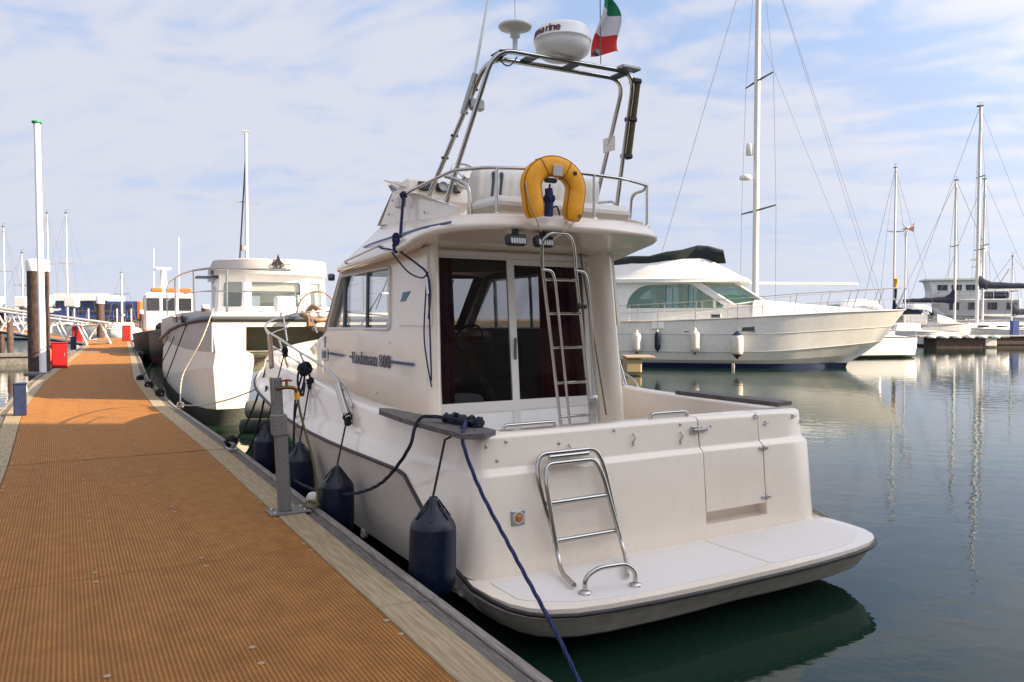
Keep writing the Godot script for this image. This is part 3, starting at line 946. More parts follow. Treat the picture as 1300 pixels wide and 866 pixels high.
	bpl.call(st, -0.95, 0.95, 0.5, 2.62, 0.03, 0.05, [PackedVector2Array([Vector2(-0.845, 0.56), Vector2(0.845, 0.56), Vector2(0.845, 2.49), Vector2(-0.845, 2.49)])])
	part(b, "after_bulkhead", st, M.gel)
	var door := Node3D.new(); door.name = "sliding_door"; b.add_child(door)
	st = mb()
	bpl.call(st, -0.875, 0.875, 0.54, 2.50, 0.0, 0.045, [PackedVector2Array([Vector2(-0.82, 0.60), Vector2(0.82, 0.60), Vector2(0.82, 2.45), Vector2(-0.82, 2.45)])])
	part(door, "door_frame", st, M.alu)
	for k in 2:
		var u0: float = [-0.815, -0.035][k]; var u1: float = [-0.03, 0.815][k]; var o: float = [0.008, 0.03][k]
		st = mb()
		var l0: float = u0 + (0.022 if k == 0 else 0.035); var l1: float = u1 - (0.055 if k == 0 else 0.045)
		var tp: float = 2.435 if k == 0 else 2.395
		bpl.call(st, u0, u1, 0.605, 2.447, o, 0.03, [PackedVector2Array([Vector2(l0, 1.165), Vector2(l1, 1.165), Vector2(l1, tp), Vector2(l0, tp)]), PackedVector2Array([Vector2(l0, 0.66), Vector2(l1, 0.66), Vector2(l1, 1.075), Vector2(l0, 1.075)])])
		part(door, "door_leaf", st, M.alu)
		st = mb(); bpl.call(st, l0 - 0.01, l1 + 0.01, 1.155, tp + 0.01, o + 0.012, 0.006); part(door, "door_pane", st, M.glass_dark)
		st = mb(); bpl.call(st, l0 - 0.01, l1 + 0.01, 0.65, 1.085, o + 0.010, 0.008); part(door, "door_panel", st, M.white)
	st = mb()
	box(st, bk.call(-0.045, 1.63, -0.006), Vector3(0.026, 0.20, 0.02), 0.008)
	part(door, "door_pull", st, M.frame_dark)
	st = mb()
	box(st, bk.call(-0.86, 1.66, -0.015), Vector3(0.045, 0.10, 0.03), 0.008)
	part(door, "door_lock", st, M.steel_dull)
	# curtains inside the glass
	for c in [[-0.80, -0.60], [0.30, 0.80]]:
		st = mb()
		var r0 := PackedVector3Array(); var r1 := PackedVector3Array(); var r2 := PackedVector3Array()
		for i in 41:
			var u: float = lerpf(c[0], c[1], i / 40.0)
			var wv := 0.02 * sin(u * 95.0) + 0.008 * sin(u * 41.0)
			r0.append(bk.call(u, 2.46, 0.10 + wv)); r1.append(bk.call(u + 0.01 * sin(u * 20.0), 1.8, 0.11 + wv * 1.2)); r2.append(bk.call(u + 0.03 * sin(u * 13.0), 1.0, 0.12 + wv * 1.5))
		loft(st, [r0, r1, r2], 1)
		part(b, "curtain", st, M.curtain)
	# the saloon seen through the glass
	st = mb()
	box(st, V(0, 0.60, 3.4), Vector3(1.86, 0.04, 2.7)); part(b, "saloon_floor", st, M.wood_in)
	st = mb()
	box(st, V(-0.60, 0.85, 2.75), Vector3(0.55, 0.5, 1.0), 0.04); box(st, V(-0.83, 1.25, 2.75), Vector3(0.14, 0.45, 1.0), 0.05)
	box(st, V(0.55, 1.05, 3.55), Vector3(0.50, 0.5, 0.45), 0.05); box(st, V(0.55, 1.45, 3.35), Vector3(0.50, 0.5, 0.12), 0.05)
	part(b, "saloon_seat", st, M.cloth_dark)
	st = mb()
	box(st, V(0.0, 1.30, 4.45), Vector3(1.8, 0.9, 0.7), 0.05); box(st, V(-0.1, 1.20, 4.0), Vector3(0.8, 0.06, 0.4), 0.02)
	part(b, "dashboard", st, M.wood_in)
	st = mb(); box(st, V(-0.35, 1.0, 2.6), Vector3(0.42, 0.36, 0.3), 0.03); part(b, "saloon_locker", st, M.cat_grey)
	st = mb(); lathe(st, [Vector2(0.17, -0.012), Vector2(0.185, 0.0), Vector2(0.17, 0.012), Vector2(0.155, 0.0), Vector2(0.17, -0.012)], Transform3D(Basis(Vector3.RIGHT, -1.1), V(0.5, 1.68, 4.02)), 24); part(b, "saloon_wheel", st, M.black)
	# lettering and the little emblem on the port side; the stripes at the ends of the name
	for s in [-1.0]:
		var word := TextMesh.new(); word.text = "Rodman 800"
		var fo := SystemFont.new(); fo.font_names = PackedStringArray(["Droid Serif"]); fo.font_weight = 700
		word.font = fo; word.font_size = 64; word.pixel_size = 0.0022; word.depth = 0.004; word.material = M.lettering
		var o := MeshInstance3D.new(); o.name = "boat_name"; o.mesh = word
		var wide: float = word.get_aabb().size.x; var high: float = word.get_aabb().size.y
		var mid: Vector3 = word.get_aabb().get_center()
		# local x runs aft along the port side
		var bs := Basis(Vector3(0, 0, 1) * (1.07 / wide), Vector3(-0.03, 1, 0).normalized() * (0.128 / high), Vector3(-1, 0, 0))
		o.transform = Transform3D(bs, V(-(house_u(1.50, 3.2) + 0.0175), 1.508, 3.215) - bs * mid)
		b.add_child(o)
		st = mb()
		for l in [[4.93, 4.08], [3.86, 3.76], [2.67, 2.14]]:
			st = mb()
			for k in 2:
				var r := []
				for e in 2:
					r.append(V(-(house_u(1.47, l[k]) + 0.0175), 1.508 + (0.014 if e == 0 else -0.014), l[k]))
				if k == 0: tri(st, r[0], r[1], V(-(house_u(1.47, l[1]) + 0.0175), 1.494, l[1])); 
				else: tri(st, V(-(house_u(1.47, l[0]) + 0.0175), 1.522, l[0]), r[1], r[0])
			part(b, "name_stripe", st, M.stripe_blue)
		st = mb()
		var lg := PackedVector2Array([Vector2(2.41, 2.135), Vector2(2.235, 2.142), Vector2(2.30, 2.095), Vector2(2.345, 2.058), Vector2(2.47, 2.053), Vector2(2.43, 2.09)])
		plate(st, lg, [], func(q: Vector2, d: int) -> Vector3: return V(-(house_u(q.y, q.x) + 0.020 + (0.004 if d == 0 else 0.0)), q.y, q.x))
		part(b, "emblem", st, M.teal)
	st = mb(); box(st, V(-1.015, 1.50, 4.62), Vector3(0.03, 0.15, 0.20), 0.02); part(b, "porthole_frame", st, M.steel)
	st = mb(); box(st, V(-1.022, 1.50, 4.62), Vector3(0.03, 0.10, 0.14), 0.02); part(b, "porthole_glass", st, M.glass_far)
	st = mb(); lathe(st, [Vector2(0.0, -0.04), Vector2(0.036, -0.036), Vector2(0.04, 0.025), Vector2(0.022, 0.04), Vector2(0, 0.04)], Transform3D(Basis.IDENTITY, V(-1.0, 2.36, 4.42)), 14); part(b, "navigation_lamp", st, M.frame_dark)
	st = mb()
	for q in [[2.62, 1.77], [2.72, 1.68], [3.0, 1.2], [2.0, 1.1]]:
		st = mb()
		lathe(st, [Vector2(0.009, 0), Vector2(0, 0.006)], Transform3D(Basis(Vector3.BACK, PI / 2), V(-(house_u(q[1], q[0]) + (0.014 if q[1] < 1.72 else 0.0)), q[1], q[0])), 8)
		part(b, "stud", st, M.frame_dark)

func build_flybridge(b: Node3D) -> void:
	# plan rings, half, from the middle of the after edge to the front
	var A := [V(0, 2.585, 0.98), V(0.45, 2.585, 1.02), V(0.80, 2.585, 1.15), V(1.02, 2.575, 1.40), V(1.11, 2.545, 1.72), V(1.13, 2.47, 2.15), V(1.12, 2.435, 2.8), V(1.09, 2.415, 3.4), V(1.04, 2.405, 3.95), V(0.92, 2.40, 4.40), V(0.55, 2.41, 4.68), V(0, 2.42, 4.76)]
	var B := [V(0, 2.705, 1.03), V(0.45, 2.705, 1.07), V(0.78, 2.705, 1.19), V(0.95, 2.71, 1.45), V(1.0, 2.725, 1.85), V(1.0, 2.75, 2.25), V(0.985, 2.78, 2.6), V(0.965, 2.80, 2.82), V(0.93, 2.815, 2.98), V(0.80, 2.83, 3.10), V(0.5, 2.84, 3.2), V(0, 2.845, 3.24)]
	var a1 := full_row(PackedVector3Array(Array(spline(A, 3))))
	var b1 := full_row(PackedVector3Array(Array(spline(B, 3))))
	var ring := func(off: float, dw: float, base: PackedVector3Array) -> PackedVector3Array:
		var c := Vector3(0, 0, -2.6); var out := PackedVector3Array()
		for q in base:
			var d := Vector3(q.x, 0, q.z - c.z); out.append(q + d.normalized() * off + Vector3(0, dw, 0))
		return out
	var under: PackedVector3Array = ring.call(-0.05, -0.005, a1)
	var lip: PackedVector3Array = ring.call(0.022, 0.018, a1)
	var lip2: PackedVector3Array = ring.call(0.020, 0.045, a1)
	var low: PackedVector3Array = ring.call(-0.004, 0.06, a1)
	var bi: PackedVector3Array = ring.call(-0.05, 0.004, b1)
	var bd: PackedVector3Array = ring.call(-0.06, -0.10, b1)
	var centre := PackedVector3Array(); var soffit := PackedVector3Array()
	for q in bd: centre.append(Vector3(q.x * 0.02, 2.64, q.z * 0.2 - 2.0))
	for q in under: soffit.append(Vector3(q.x * 0.7, 2.525, lerpf(q.z, -2.6, 0.3)))
	for k in bd.size(): bd[k].y = 2.64
	var st := mb()
	loft(st, [centre, bd, bi, b1, low, lip2, lip, a1, under, soffit], [1, 1, 2, 2, 3, 3, 3, 3, 4])
	fan(st, soffit, true)
	part(b, "flybridge_moulding", st, M.gel)
	# upper side coamings
	for s in [-1.0, 1.0]:
		st = mb()
		var cp := PackedVector2Array([Vector2(1.46, 2.70), Vector2(2.2, 2.72), Vector2(2.97, 2.79), Vector2(2.72, 3.065), Vector2(2.45, 3.045), Vector2(2.1, 2.96), Vector2(1.75, 2.865), Vector2(1.45, 2.775)])
		plate(st, cp, [], func(q: Vector2, d: int) -> Vector3:
			var k := (q.y - 2.7) / 0.36
			var plan := 0.985 if q.x > 1.6 else lerpf(0.86, 0.985, (q.x - 1.1) / 0.5)
			return V(s * (plan - 0.03 * k - (0.05 if d == (1 if s < 0 else 0) else 0.0)), q.y, q.x))
		part(b, "flybridge_coaming", st, M.gel)
	st = mb()
	var fr := []
	for q in [[2.80, 3.14, 1.0], [3.065, 2.76, 1.0], [3.05, 2.66, 0.92], [2.64, 2.40, 0.92], [2.62, 1.9, 0.9]]:
		var r := PackedVector3Array()
		for i in 13:
			var a := -1.0 + i / 6.0
			r.append(V(a * 0.95 * q[2], q[0], q[1] + 0.16 * (1.0 - a * a) * (1.0 if q[1] > 2.5 else 0.4)))
		fr.append(r)
	loft(st, [fr[0], fr[1], fr[2], fr[3]], [1, 2, 2])
	part(b, "helm_console", st, M.gel)
	# tinted screen with its frame
	st = mb()
	var g0 := PackedVector3Array(); var g1 := PackedVector3Array()
	for i in 17:
		var a := -1.0 + i / 8.0
		var bul := 0.16 * (1.0 - a * a)
		g0.append(V(a * 0.95, 3.06, 2.74 + bul)); g1.append(V(a * 0.98, 3.19 + 0.02 * (1.0 - a * a), 2.86 + bul * 1.1))
	g0.insert(0, V(-0.96, 3.05, 2.42)); g1.insert(0, V(-0.965, 3.062, 2.36))
	g0.append(V(0.96, 3.05, 2.42)); g1.append(V(0.965, 3.062, 2.36))
	loft(st, [g0, g1], 1)
	part(b, "wind_screen", st, M.perspex)
	st = mb(); tube(st, g1, 0.008, 6); part(b, "screen_trim", st, M.alu)
	st = mb(); box(st, V(-0.60, 3.035, 2.56), Vector3(0.66, 0.26, 0.19), 0.04, Basis(Vector3.RIGHT, -0.3)); part(b, "helm_dash", st, M.gel)
	# instruments
	st = mb()
	for q in [[-0.745, 0.14], [-0.565, 0.16], [-0.43, 0.07]]:
		st = mb()
		box(st, V(q[0], 3.10, 2.458), Vector3(q[1], 0.085, 0.02), 0.008, Basis(Vector3.RIGHT, -0.3))
		part(b, "instrument_panel", st, M.black)
	st = mb(); lathe(st, [Vector2(0.0, 0.0), Vector2(0.045, 0.0), Vector2(0.05, 0.012), Vector2(0.042, 0.016)], Transform3D(Basis(Vector3.RIGHT, 1.27), V(-0.575, 3.105, 2.440)), 18); part(b, "gauge", st, M.cat_grey)
	# wheel
	var wt := Transform3D(Basis(Vector3.RIGHT, 1.0), V(-0.46, 3.17, 2.20))
	st = mb()
	var rim := PackedVector3Array()
	for i in 28: rim.append(wt * Vector3(0.15 * cos(TAU * i / 28), 0, 0.15 * sin(TAU * i / 28)))
	tube(st, rim, 0.011, 6, -1.0, true)
	for i in 5: tube(st, [wt * Vector3(0, -0.03, 0), wt * Vector3(0.15 * cos(TAU * i / 5), 0, 0.15 * sin(TAU * i / 5))], 0.006, 6)
	tube(st, [wt * Vector3(0, -0.16, 0), wt * Vector3(0, 0.02, 0)], 0.035, 10)
	part(b, "helm_wheel", st, M.steel)
	# helm bench with striped backrest, and the lounge seat behind it
	st = mb()
	box(st, V(-0.04, 2.80, 1.44), Vector3(1.36, 0.13, 0.46), 0.05)
	part(b, "bench_seat", st, M.vinyl)
	st = mb()
	var bb := Basis(Vector3.RIGHT, 0.18)
	var br := []
	for q in [[-0.20, 0.05], [-0.19, 0.07], [0.10, 0.07], [0.165, 0.055], [0.195, 0.02], [0.197, 0.0], [0.195, -0.02], [0.165, -0.055], [0.10, -0.07], [-0.19, -0.07], [-0.20, -0.05]]:
		var r := PackedVector3Array()
		for i in 97:
			var a := -1.0 + i / 48.0
			var e := clampf((1.0 - absf(a)) / 0.05, 0.0, 1.0)
			var rib := 0.006 * absf(sin(i * PI / 6.0)) * (1.0 if absf(q[1]) > 0.04 else 0.3)
			var hh: float = q[0] - (0.055 * (1.0 - e) if q[0] > 0.0 else 0.0)
			r.append(V(-0.03, 2.965, 1.72) + bb * Vector3(a * 0.64, hh, (q[1] * lerpf(0.55, 1.0, sqrt(e)) + signf(q[1]) * rib)))
		br.append(r)
	loft(st, br, 1)
	for side in [0, 96]:
		var cap := PackedVector3Array()
		for r in br: cap.append(r[side])
		fan(st, cap, side == 0)
	part(b, "bench_back", st, M.vinyl)
	st = mb()
	for u in [-0.50, -0.425]:
		st = mb()
		box(st, V(u, 2.955, 1.72) + bb * Vector3(0, -0.01, 0), Vector3(0.034, 0.385, 0.166), 0.03, bb)
		part(b, "back_stripe", st, M.stripe_grey)
	st = mb(); box(st, V(-0.03, 2.69, 1.47), Vector3(1.26, 0.12, 0.46), 0.02); part(b, "bench_base", st, M.gel)
	st = mb()
	tube(st, fillet([V(-0.78, 2.70, 1.5), V(-0.79, 2.96, 1.52), V(-0.83, 3.02, 1.62), V(-0.90, 3.06, 1.72)], 0.05), 0.017, 8)
	part(b, "armrest", st, M.steel)
	# rail round the after part
	st = mb()
	var rl := []
	var half := [V(0, 3.06, 1.06), V(0.45, 3.06, 1.09), V(0.78, 3.06, 1.22), V(0.955, 3.06, 1.46)]
	var loop := PackedVector3Array()
	loop.append(V(-1.0, 2.98, 2.32)); loop.append(V(-1.0, 3.0, 2.22))
	for q in mirror(PackedVector3Array(half)): loop.append(q)
	for i in range(1, 4): loop.append(half[i])
	loop.append(V(0.985, 3.06, 1.62)); loop.append(V(0.995, 3.03, 1.68)); loop.append(V(1.0, 2.72, 1.72))
	var lk := Array(loop)
	tube(st, fillet(lk, 0.07, 4), 0.014, 8)
	part(b, "guard_rail", st, M.steel)
	for q in [V(-0.72, 0, 1.19), V(0.11, 0, 1.065), V(0.80, 0, 1.23)]:
		st = mb(); tube(st, [Vector3(q.x, 2.70, q.z), Vector3(q.x, 3.06, q.z)], 0.012, 8); lathe(st, [Vector2(0.03, 0), Vector2(0.03, 0.01), Vector2(0.014, 0.02)], Transform3D(Basis.IDENTITY, Vector3(q.x, 2.703, q.z)), 12)
		part(b, "rail_post", st, M.steel)
	st = mb(); tube(st, [V(-1.0, 2.98, 2.32), V(-1.0, 2.88, 2.34)], 0.013, 8); part(b, "rail_post", st, M.steel)
	st = mb(); tube(st, fillet([V(0.98, 2.86, 1.9), V(0.98, 3.02, 1.9), V(0.95, 3.05, 2.3), V(0.95, 2.9, 2.6)], 0.1), 0.012, 8); part(b, "hand_rail", st, M.steel)
	# brown canvas lee cloth on the starboard side
	st = mb()
	var l0 := PackedVector3Array(); var l1 := PackedVector3Array()
	for i in 9:
		var t := i / 8.0
		l0.append(V(0.985, 2.70, lerpf(1.5, 2.6, t))); l1.append(V(0.97, 2.86 - 0.10 * sin(t * PI * 2.0) * (1.0 - t * 0.3) + 0.05 * t, lerpf(1.78, 2.6, t)))
	loft(st, [l0, l1], 1)
	part(b, "lee_cloth", st, M.cat_grey)
	build_arch(b)
	# deck floods under the after edge
	for u in [-0.62, -0.37]:
		var fl := Node3D.new(); fl.name = "deck_floodlight"; b.add_child(fl, true)
		st = mb(); box(st, V(u, 2.50, 1.07), Vector3(0.17, 0.085, 0.07), 0.015, Basis(Vector3.RIGHT, -0.2)); box(st, V(u, 2.56, 1.08), Vector3(0.05, 0.05, 0.04), 0.008)
		part(fl, "lamp_housing", st, M.black)
		st = mb()
		for k in 6: box(st, V(u - 0.055 + k * 0.022, 2.492, 1.030), Vector3(0.017, 0.045, 0.012), 0.004, Basis(Vector3.RIGHT, -0.2))
		part(fl, "lamp_lens", st, M.lamp_face)
	# grab rail and a dark blue line along the port visor
	st = mb()
	tube(st, fillet([V(-1.09, 2.46, 3.62), V(-1.13, 2.475, 3.58), V(-1.145, 2.55, 2.62), V(-1.11, 2.55, 2.58)], 0.03), 0.011, 8)
	part(b, "grab_rail", st, M.steel)
	st = mb()
	var s0 := PackedVector3Array(); var s1 := PackedVector3Array()
	for i in 13:
		var t := i / 12.0
		var v := lerpf(3.42, 1.34, t)
		var wl := lerpf(2.595, 2.640, t)
		var uu := fly_side_u(v, wl) + 0.006
		s0.append(V(-uu, wl - 0.011, v)); s1.append(V(-uu + 0.004, wl + 0.011, v))
	loft(st, [s0, s1], 1)
	part(b, "side_stripe", st, M.stripe_blue)
	st = mb()
	box(st, V(-0.985, 2.945, 2.52), Vector3(0.05, 0.10, 0.07), 0.01)
	part(b, "bracket", st, M.alu)
	st = mb()
	for q in [[-0.99, 2.86, 2.72], [-0.98, 2.79, 1.95], [-0.985, 2.98, 2.65]]:
		st = mb()
		lathe(st, [Vector2(0.014, 0), Vector2(0.01, 0.008), Vector2(0, 0.009)], Transform3D(Basis(Vector3.BACK, PI / 2), V(q[0], q[1], q[2])), 10)
		part(b, "stud", st, M.steel_dull)
	for q in [[-0.97, 2.645, 1.395], [-0.2, 2.65, 1.004], [0.45, 2.65, 1.045]]:
		st = mb()
		lathe(st, [Vector2(0.014, 0), Vector2(0.01, 0.008), Vector2(0, 0.009)], Transform3D(Basis(Vector3.RIGHT, PI / 2), V(q[0], q[1], q[2])), 10)
		part(b, "stud", st, M.steel_dull)

func fly_side_u(v: float, w: float) -> float:      # half-breadth of the moulding's side at a height, port and starboard alike
	var ua := curve([[1.40, 1.02], [1.72, 1.11], [2.15, 1.13], [2.8, 1.12], [3.4, 1.09], [3.95, 1.04]], v)
	var wa := curve([[1.40, 2.575], [1.72, 2.545], [2.15, 2.47], [2.8, 2.435], [3.4, 2.415], [3.95, 2.405]], v) + 0.06
	var ub := curve([[1.45, 0.95], [1.85, 1.0], [2.25, 1.0], [2.6, 0.985], [2.82, 0.965], [3.4, 0.92]], v)
	var wb := curve([[1.45, 2.71], [1.85, 2.725], [2.6, 2.78], [3.0, 2.815], [3.4, 2.70]], v)
	return lerpf(ua, ub, clampf((w - wa) / (wb - wa), 0.0, 1.0)) + 0.012

func build_arch(b: Node3D) -> void:
	var hoop := func(v0: float, v1: float, w0: float, w1: float, hw0: float, hw1: float) -> PackedVector3Array:
		return fillet([V(-hw0, w0, v0), V(-hw1, w1, v1), V(hw1, w1 + 0.03, v1), V(hw0, w0, v0)], 0.17, 7)
	var st := mb(); tube(st, hoop.call(2.17, 1.40, 2.86, 3.965, 0.89, 0.68), 0.0205, 10); part(b, "radar_arch", st, M.steel)
	st = mb(); tube(st, hoop.call(1.80, 1.27, 2.78, 3.99, 0.885, 0.69), 0.0205, 10); part(b, "radar_arch", st, M.steel)
	st = mb()
	for u in [-0.60, -0.34, 0.05, 0.55]:
		st = mb()
		box(st, V(u, 3.985, 1.335), Vector3(0.10, 0.012, 0.16), 0.004)
		part(b, "arch_plate", st, M.frame_dark)
	# cable clips up the port leg
	st = mb()
	for t in [0.35, 0.5, 0.65, 0.8]:
		st = mb()
		tube(st, [V(lerpf(-0.89, -0.68, t) - 0.03, lerpf(2.86, 3.965, t), lerpf(2.17, 1.40, t)), V(lerpf(-0.89, -0.68, t) + 0.03, lerpf(2.86, 3.965, t), lerpf(2.17, 1.40, t))], 0.012, 6)
		part(b, "cable_clip", st, M.black)
	# flat round aerial on its stalk
	st = mb()
	lathe(st, [Vector2(0.02, 0.0), Vector2(0.02, 0.11), Vector2(0.038, 0.12), Vector2(0.038, 0.16), Vector2(0.06, 0.175), Vector2(0.125, 0.19), Vector2(0.135, 0.205), Vector2(0.12, 0.222), Vector2(0.05, 0.236), Vector2(0, 0.238)], Transform3D(Basis.IDENTITY, V(-0.49, 4.0, 1.30)), 26, 2)
	part(b, "disc_aerial", st, M.white_dull)
	st = mb(); tube(st, [V(-0.49, 4.23, 1.30), V(-0.50, 4.75, 1.30)], 0.002, 5); tube(st, sag(V(-0.46, 3.98, 1.32), V(-0.60, 3.97, 1.37), 0.07), 0.006, 6); part(b, "aerial_wire", st, M.wire)
	# radome with its lettering
	var rt := Transform3D(Basis.IDENTITY, V(-0.02, 4.045, 1.33)) * Transform3D(Basis.from_scale(Vector3(1.07, 0.93, 1.07)), Vector3.ZERO)
	st = mb()
	lathe(st, [Vector2(0.0, 0.0), Vector2(0.15, 0.0), Vector2(0.20, 0.04), Vector2(0.215, 0.10), Vector2(0.218, 0.135), Vector2(0.222, 0.138), Vector2(0.222, 0.150), Vector2(0.217, 0.153), Vector2(0.205, 0.225), Vector2(0.185, 0.262), Vector2(0.12, 0.285), Vector2(0.0, 0.29)], rt, 40, 2)
	var rad := part(b, "radome", st, M.white)
	st = mb(); lathe(st, [Vector2(0.012, 0), Vector2(0.012, 0.04), Vector2(0.03, 0.04), Vector2(0.03, 0.055), Vector2(0, 0.055)], Transform3D(Basis(Vector3.RIGHT, PI / 2), V(0.16, 4.055, 1.15)), 12); part(rad, "cable_gland", st, M.frame_dark)
	var fo := SystemFont.new(); fo.font_names = PackedStringArray(["Droid Sans"]); fo.font_weight = 700; fo.font_italic = true
	var word := "Raymarine"
	var along := 0.0
	for i in word.length():
		var tm := TextMesh.new(); tm.text = word[i]; tm.font = fo; tm.font_size = 32; tm.pixel_size = 0.0026; tm.depth = 0.003; tm.material = M.maroon
		var o := MeshInstance3D.new(); o.name = "letter"; o.mesh = tm
		# around the side facing the stern and port quarter
		var a := deg_to_rad(-180.0 - 36.0 + along)
		along += 6.5 if word[i] in "ri" else 15.0 if word[i] == "m" else 11.0
		var q := Basis(Vector3.UP, -deg_to_rad(0)) 
		var dirv := Vector3(cos(a), 0, -sin(a))
		var up := Vector3(0, 1, 0) - dirv * 0.16
		o.transform = rt * Transform3D(Basis(up.cross(dirv).normalized(), up.normalized(), dirv), dirv * 0.214 + Vector3(0, 0.192, 0))
		rad.add_child(o, true)
	# whip aerial on the port leg, rod on the starboard leg, small plates
	st = mb(); tube(st, [V(-0.80, 3.55, 1.60), V(-0.73, 3.86, 1.52)], 0.024, 10); part(b, "aerial_base", st, M.steel_dull)
	st = mb(); tube(st, [V(-0.74, 3.80, 1.535), V(-0.54, 4.95, 1.46)], 0.014, 8, 0.006); part(b, "whip_aerial", st, M.white)
	st = mb(); box(st, V(-0.70, 3.62, 1.55), Vector3(0.12, 0.09, 0.07), 0.015); part(b, "horn", st, M.steel_dull)
	st = mb(); tube(st, [V(0.745, 3.955, 1.30), V(0.85, 3.38, 1.55)], 0.03, 12); part(b, "rolled_aerial", st, M.hose)
	st = mb()
	for t in [0.0, 0.5, 1.0]:
		st = mb()
		var c := V(0.742, 3.96, 1.30).lerp(V(0.85, 3.37, 1.553), t); box(st, c + Vector3(-0.02, 0, 0), Vector3(0.10, 0.045, 0.075), 0.01)
		part(b, "aerial_clamp", st, M.black)
	st = mb(); box(st, V(0.76, 3.50, 1.72), Vector3(0.012, 0.13, 0.17), 0.003); part(b, "switch_plate", st, M.cream)
	st = mb(); box(st, V(0.60, 4.035, 1.24), Vector3(0.2, 0.03, 0.10), 0.008); part(b, "aerial_plate", st, M.steel_dull)

func build_deck_gear(b: Node3D) -> void:
	# ladder up to the flybridge
	var lv := func(w: float) -> float: return 1.0 + (2.56 - w) * 0.33
	var st := mb()
	tube(st, fillet([V(0.30, 0.52, 1.66), V(0.10, 0.98, lv.call(0.98)), V(-0.385, 2.34, lv.call(2.34)), V(-0.41, 2.50, 1.03), V(-0.36, 2.56, 1.0), V(-0.17, 2.56, 1.0), V(-0.11, 2.47, 1.03), V(-0.055, 2.30, lv.call(2.30)), V(0.40, 1.05, lv.call(1.05)), V(0.58, 0.52, 1.66)], 0.07), 0.0145, 8)
	var lad := part(b, "flybridge_ladder", st, M.steel)
	for q in [[2.21, -0.335, -0.03], [1.944, -0.24, 0.075], [1.665, -0.14, 0.175], [1.363, -0.035, 0.285], [1.06, 0.07, 0.395], [0.78, 0.19, 0.49]]:
		st = mb(); var v: float = lv.call(q[0]); box(st, V((q[1] + q[2]) / 2, q[0], v), Vector3(q[2] - q[1], 0.022, 0.045), 0.008); part(lad, "rung", st, M.steel)
	for side in [[-0.40, -0.07], [0.0, 0.43]]:
		var d: float = -0.315 if side[0] < -0.1 else 0.0
		st = mb()
		tube(st, fillet([V(-0.06 + d, 2.285, lv.call(2.285)), V(0.02 + d, 2.28, lv.call(2.28) - 0.03), V(0.06 + d, 2.2, lv.call(2.2) - 0.04), V(0.50 + d, 0.95, lv.call(0.95) - 0.03), V(0.50 + d, 0.90, lv.call(0.9))], 0.05), 0.012, 8)
		part(lad, "hand_rail", st, M.steel)
	st = mb(); box(st, V(0.06, 2.0, 1.16), Vector3(0.09, 0.035, 0.05), 0.01); part(lad, "strap", st, M.black)
	st = mb(); tube(st, [V(0.66, 2.52, 2.03), V(0.80, 1.0, 1.80)], 0.008, 6); part(b, "drain_pipe", st, M.hose)
	# folded swim ladder on the transom
	st = mb()
	var tv := func(w: float) -> float: return transom_v(w) - 0.045
	tube(st, fillet([V(-0.985, 0.52, tv.call(0.52)), V(-1.095, 0.92, tv.call(0.92)), V(-1.075, 1.055, tv.call(1.05) - 0.02), V(-0.63, 1.055, tv.call(1.05) - 0.02), V(-0.575, 0.95, tv.call(0.95)), V(-0.475, 0.48, tv.call(0.5))], 0.08, 6), 0.015, 10)
	var sl := part(b, "swim_ladder", st, M.steel)
	st = mb()
	tube(st, fillet([V(-1.10, 0.365, -0.40), V(-1.04, 0.37, -0.18), V(-1.0, 0.43, -0.085), V(-1.055, 0.90, tv.call(0.9) - 0.035), V(-1.035, 0.995, tv.call(0.99) - 0.05), V(-0.665, 0.995, tv.call(0.99) - 0.05), V(-0.62, 0.90, tv.call(0.9) - 0.035), V(-0.50, 0.43, -0.085), V(-0.56, 0.37, -0.2), V(-0.73, 0.365, -0.42)], 0.08, 6), 0.015, 10)
	part(sl, "inner_frame", st, M.steel)
	for q in [[0.755, -1.04, -0.58], [0.52, -1.015, -0.53], [0.985, -1.0, -0.70], [1.03, -1.0, -0.70]]:
		st = mb(); tube(st, [V(q[1], q[0], tv.call(q[0]) - 0.03), V(q[2], q[0] + 0.004, tv.call(q[0]) - 0.03)], 0.017, 8); part(sl, "rung", st, M.steel)
	st = mb()
	tube(st, fillet([V(-1.085, 0.345, -0.485), V(-1.085, 0.43, -0.485), V(-1.0, 0.475, -0.495), V(-0.82, 0.475, -0.515), V(-0.752, 0.43, -0.525), V(-0.752, 0.345, -0.525)], 0.06, 5), 0.014, 8)
	for u in [[-1.085, -0.485], [-0.752, -0.525]]: lathe(st, [Vector2(0.038, 0), Vector2(0.038, 0.012), Vector2(0.018, 0.02)], Transform3D(Basis.IDENTITY, V(u[0], 0.338, u[1])), 14)
	part(b, "platform_handle", st, M.steel)
	# rails on the transom top
	for q in [[-1.235, -0.825], [-0.03, 0.325]]:
		st = mb(); tube(st, fillet([V(q[0], 1.185, 0.2), V(q[0] + 0.015, 1.225, 0.2), V(q[1] - 0.015, 1.225, 0.2), V(q[1], 1.185, 0.2)], 0.04, 5), 0.0125, 8); part(b, "grab_rail", st, M.steel)
	st = mb(); lathe(st, [Vector2(0.03, 0), Vector2(0.03, 0.14), Vector2(0.033, 0.14), Vector2(0.033, 0.19), Vector2(0, 0.19)], Transform3D(Basis.IDENTITY, V(-0.50, 1.19, 0.24)), 14); part(b, "rod_socket", st, M.steel_dull)
	# cockpit bulwark rail and rod tube on the starboard quarter
	st = mb(); tube(st, spline([V(1.30, 1.50, 3.2), V(1.32, 1.45, 2.7), V(1.36, 1.30, 2.35), V(1.38, 1.15, 2.2)], 5), 0.014, 8); tube(st, [V(1.35, 1.50, 2.35), V(1.40, 1.22, 2.28)], 0.028, 12); part(b, "side_rail", st, M.steel)
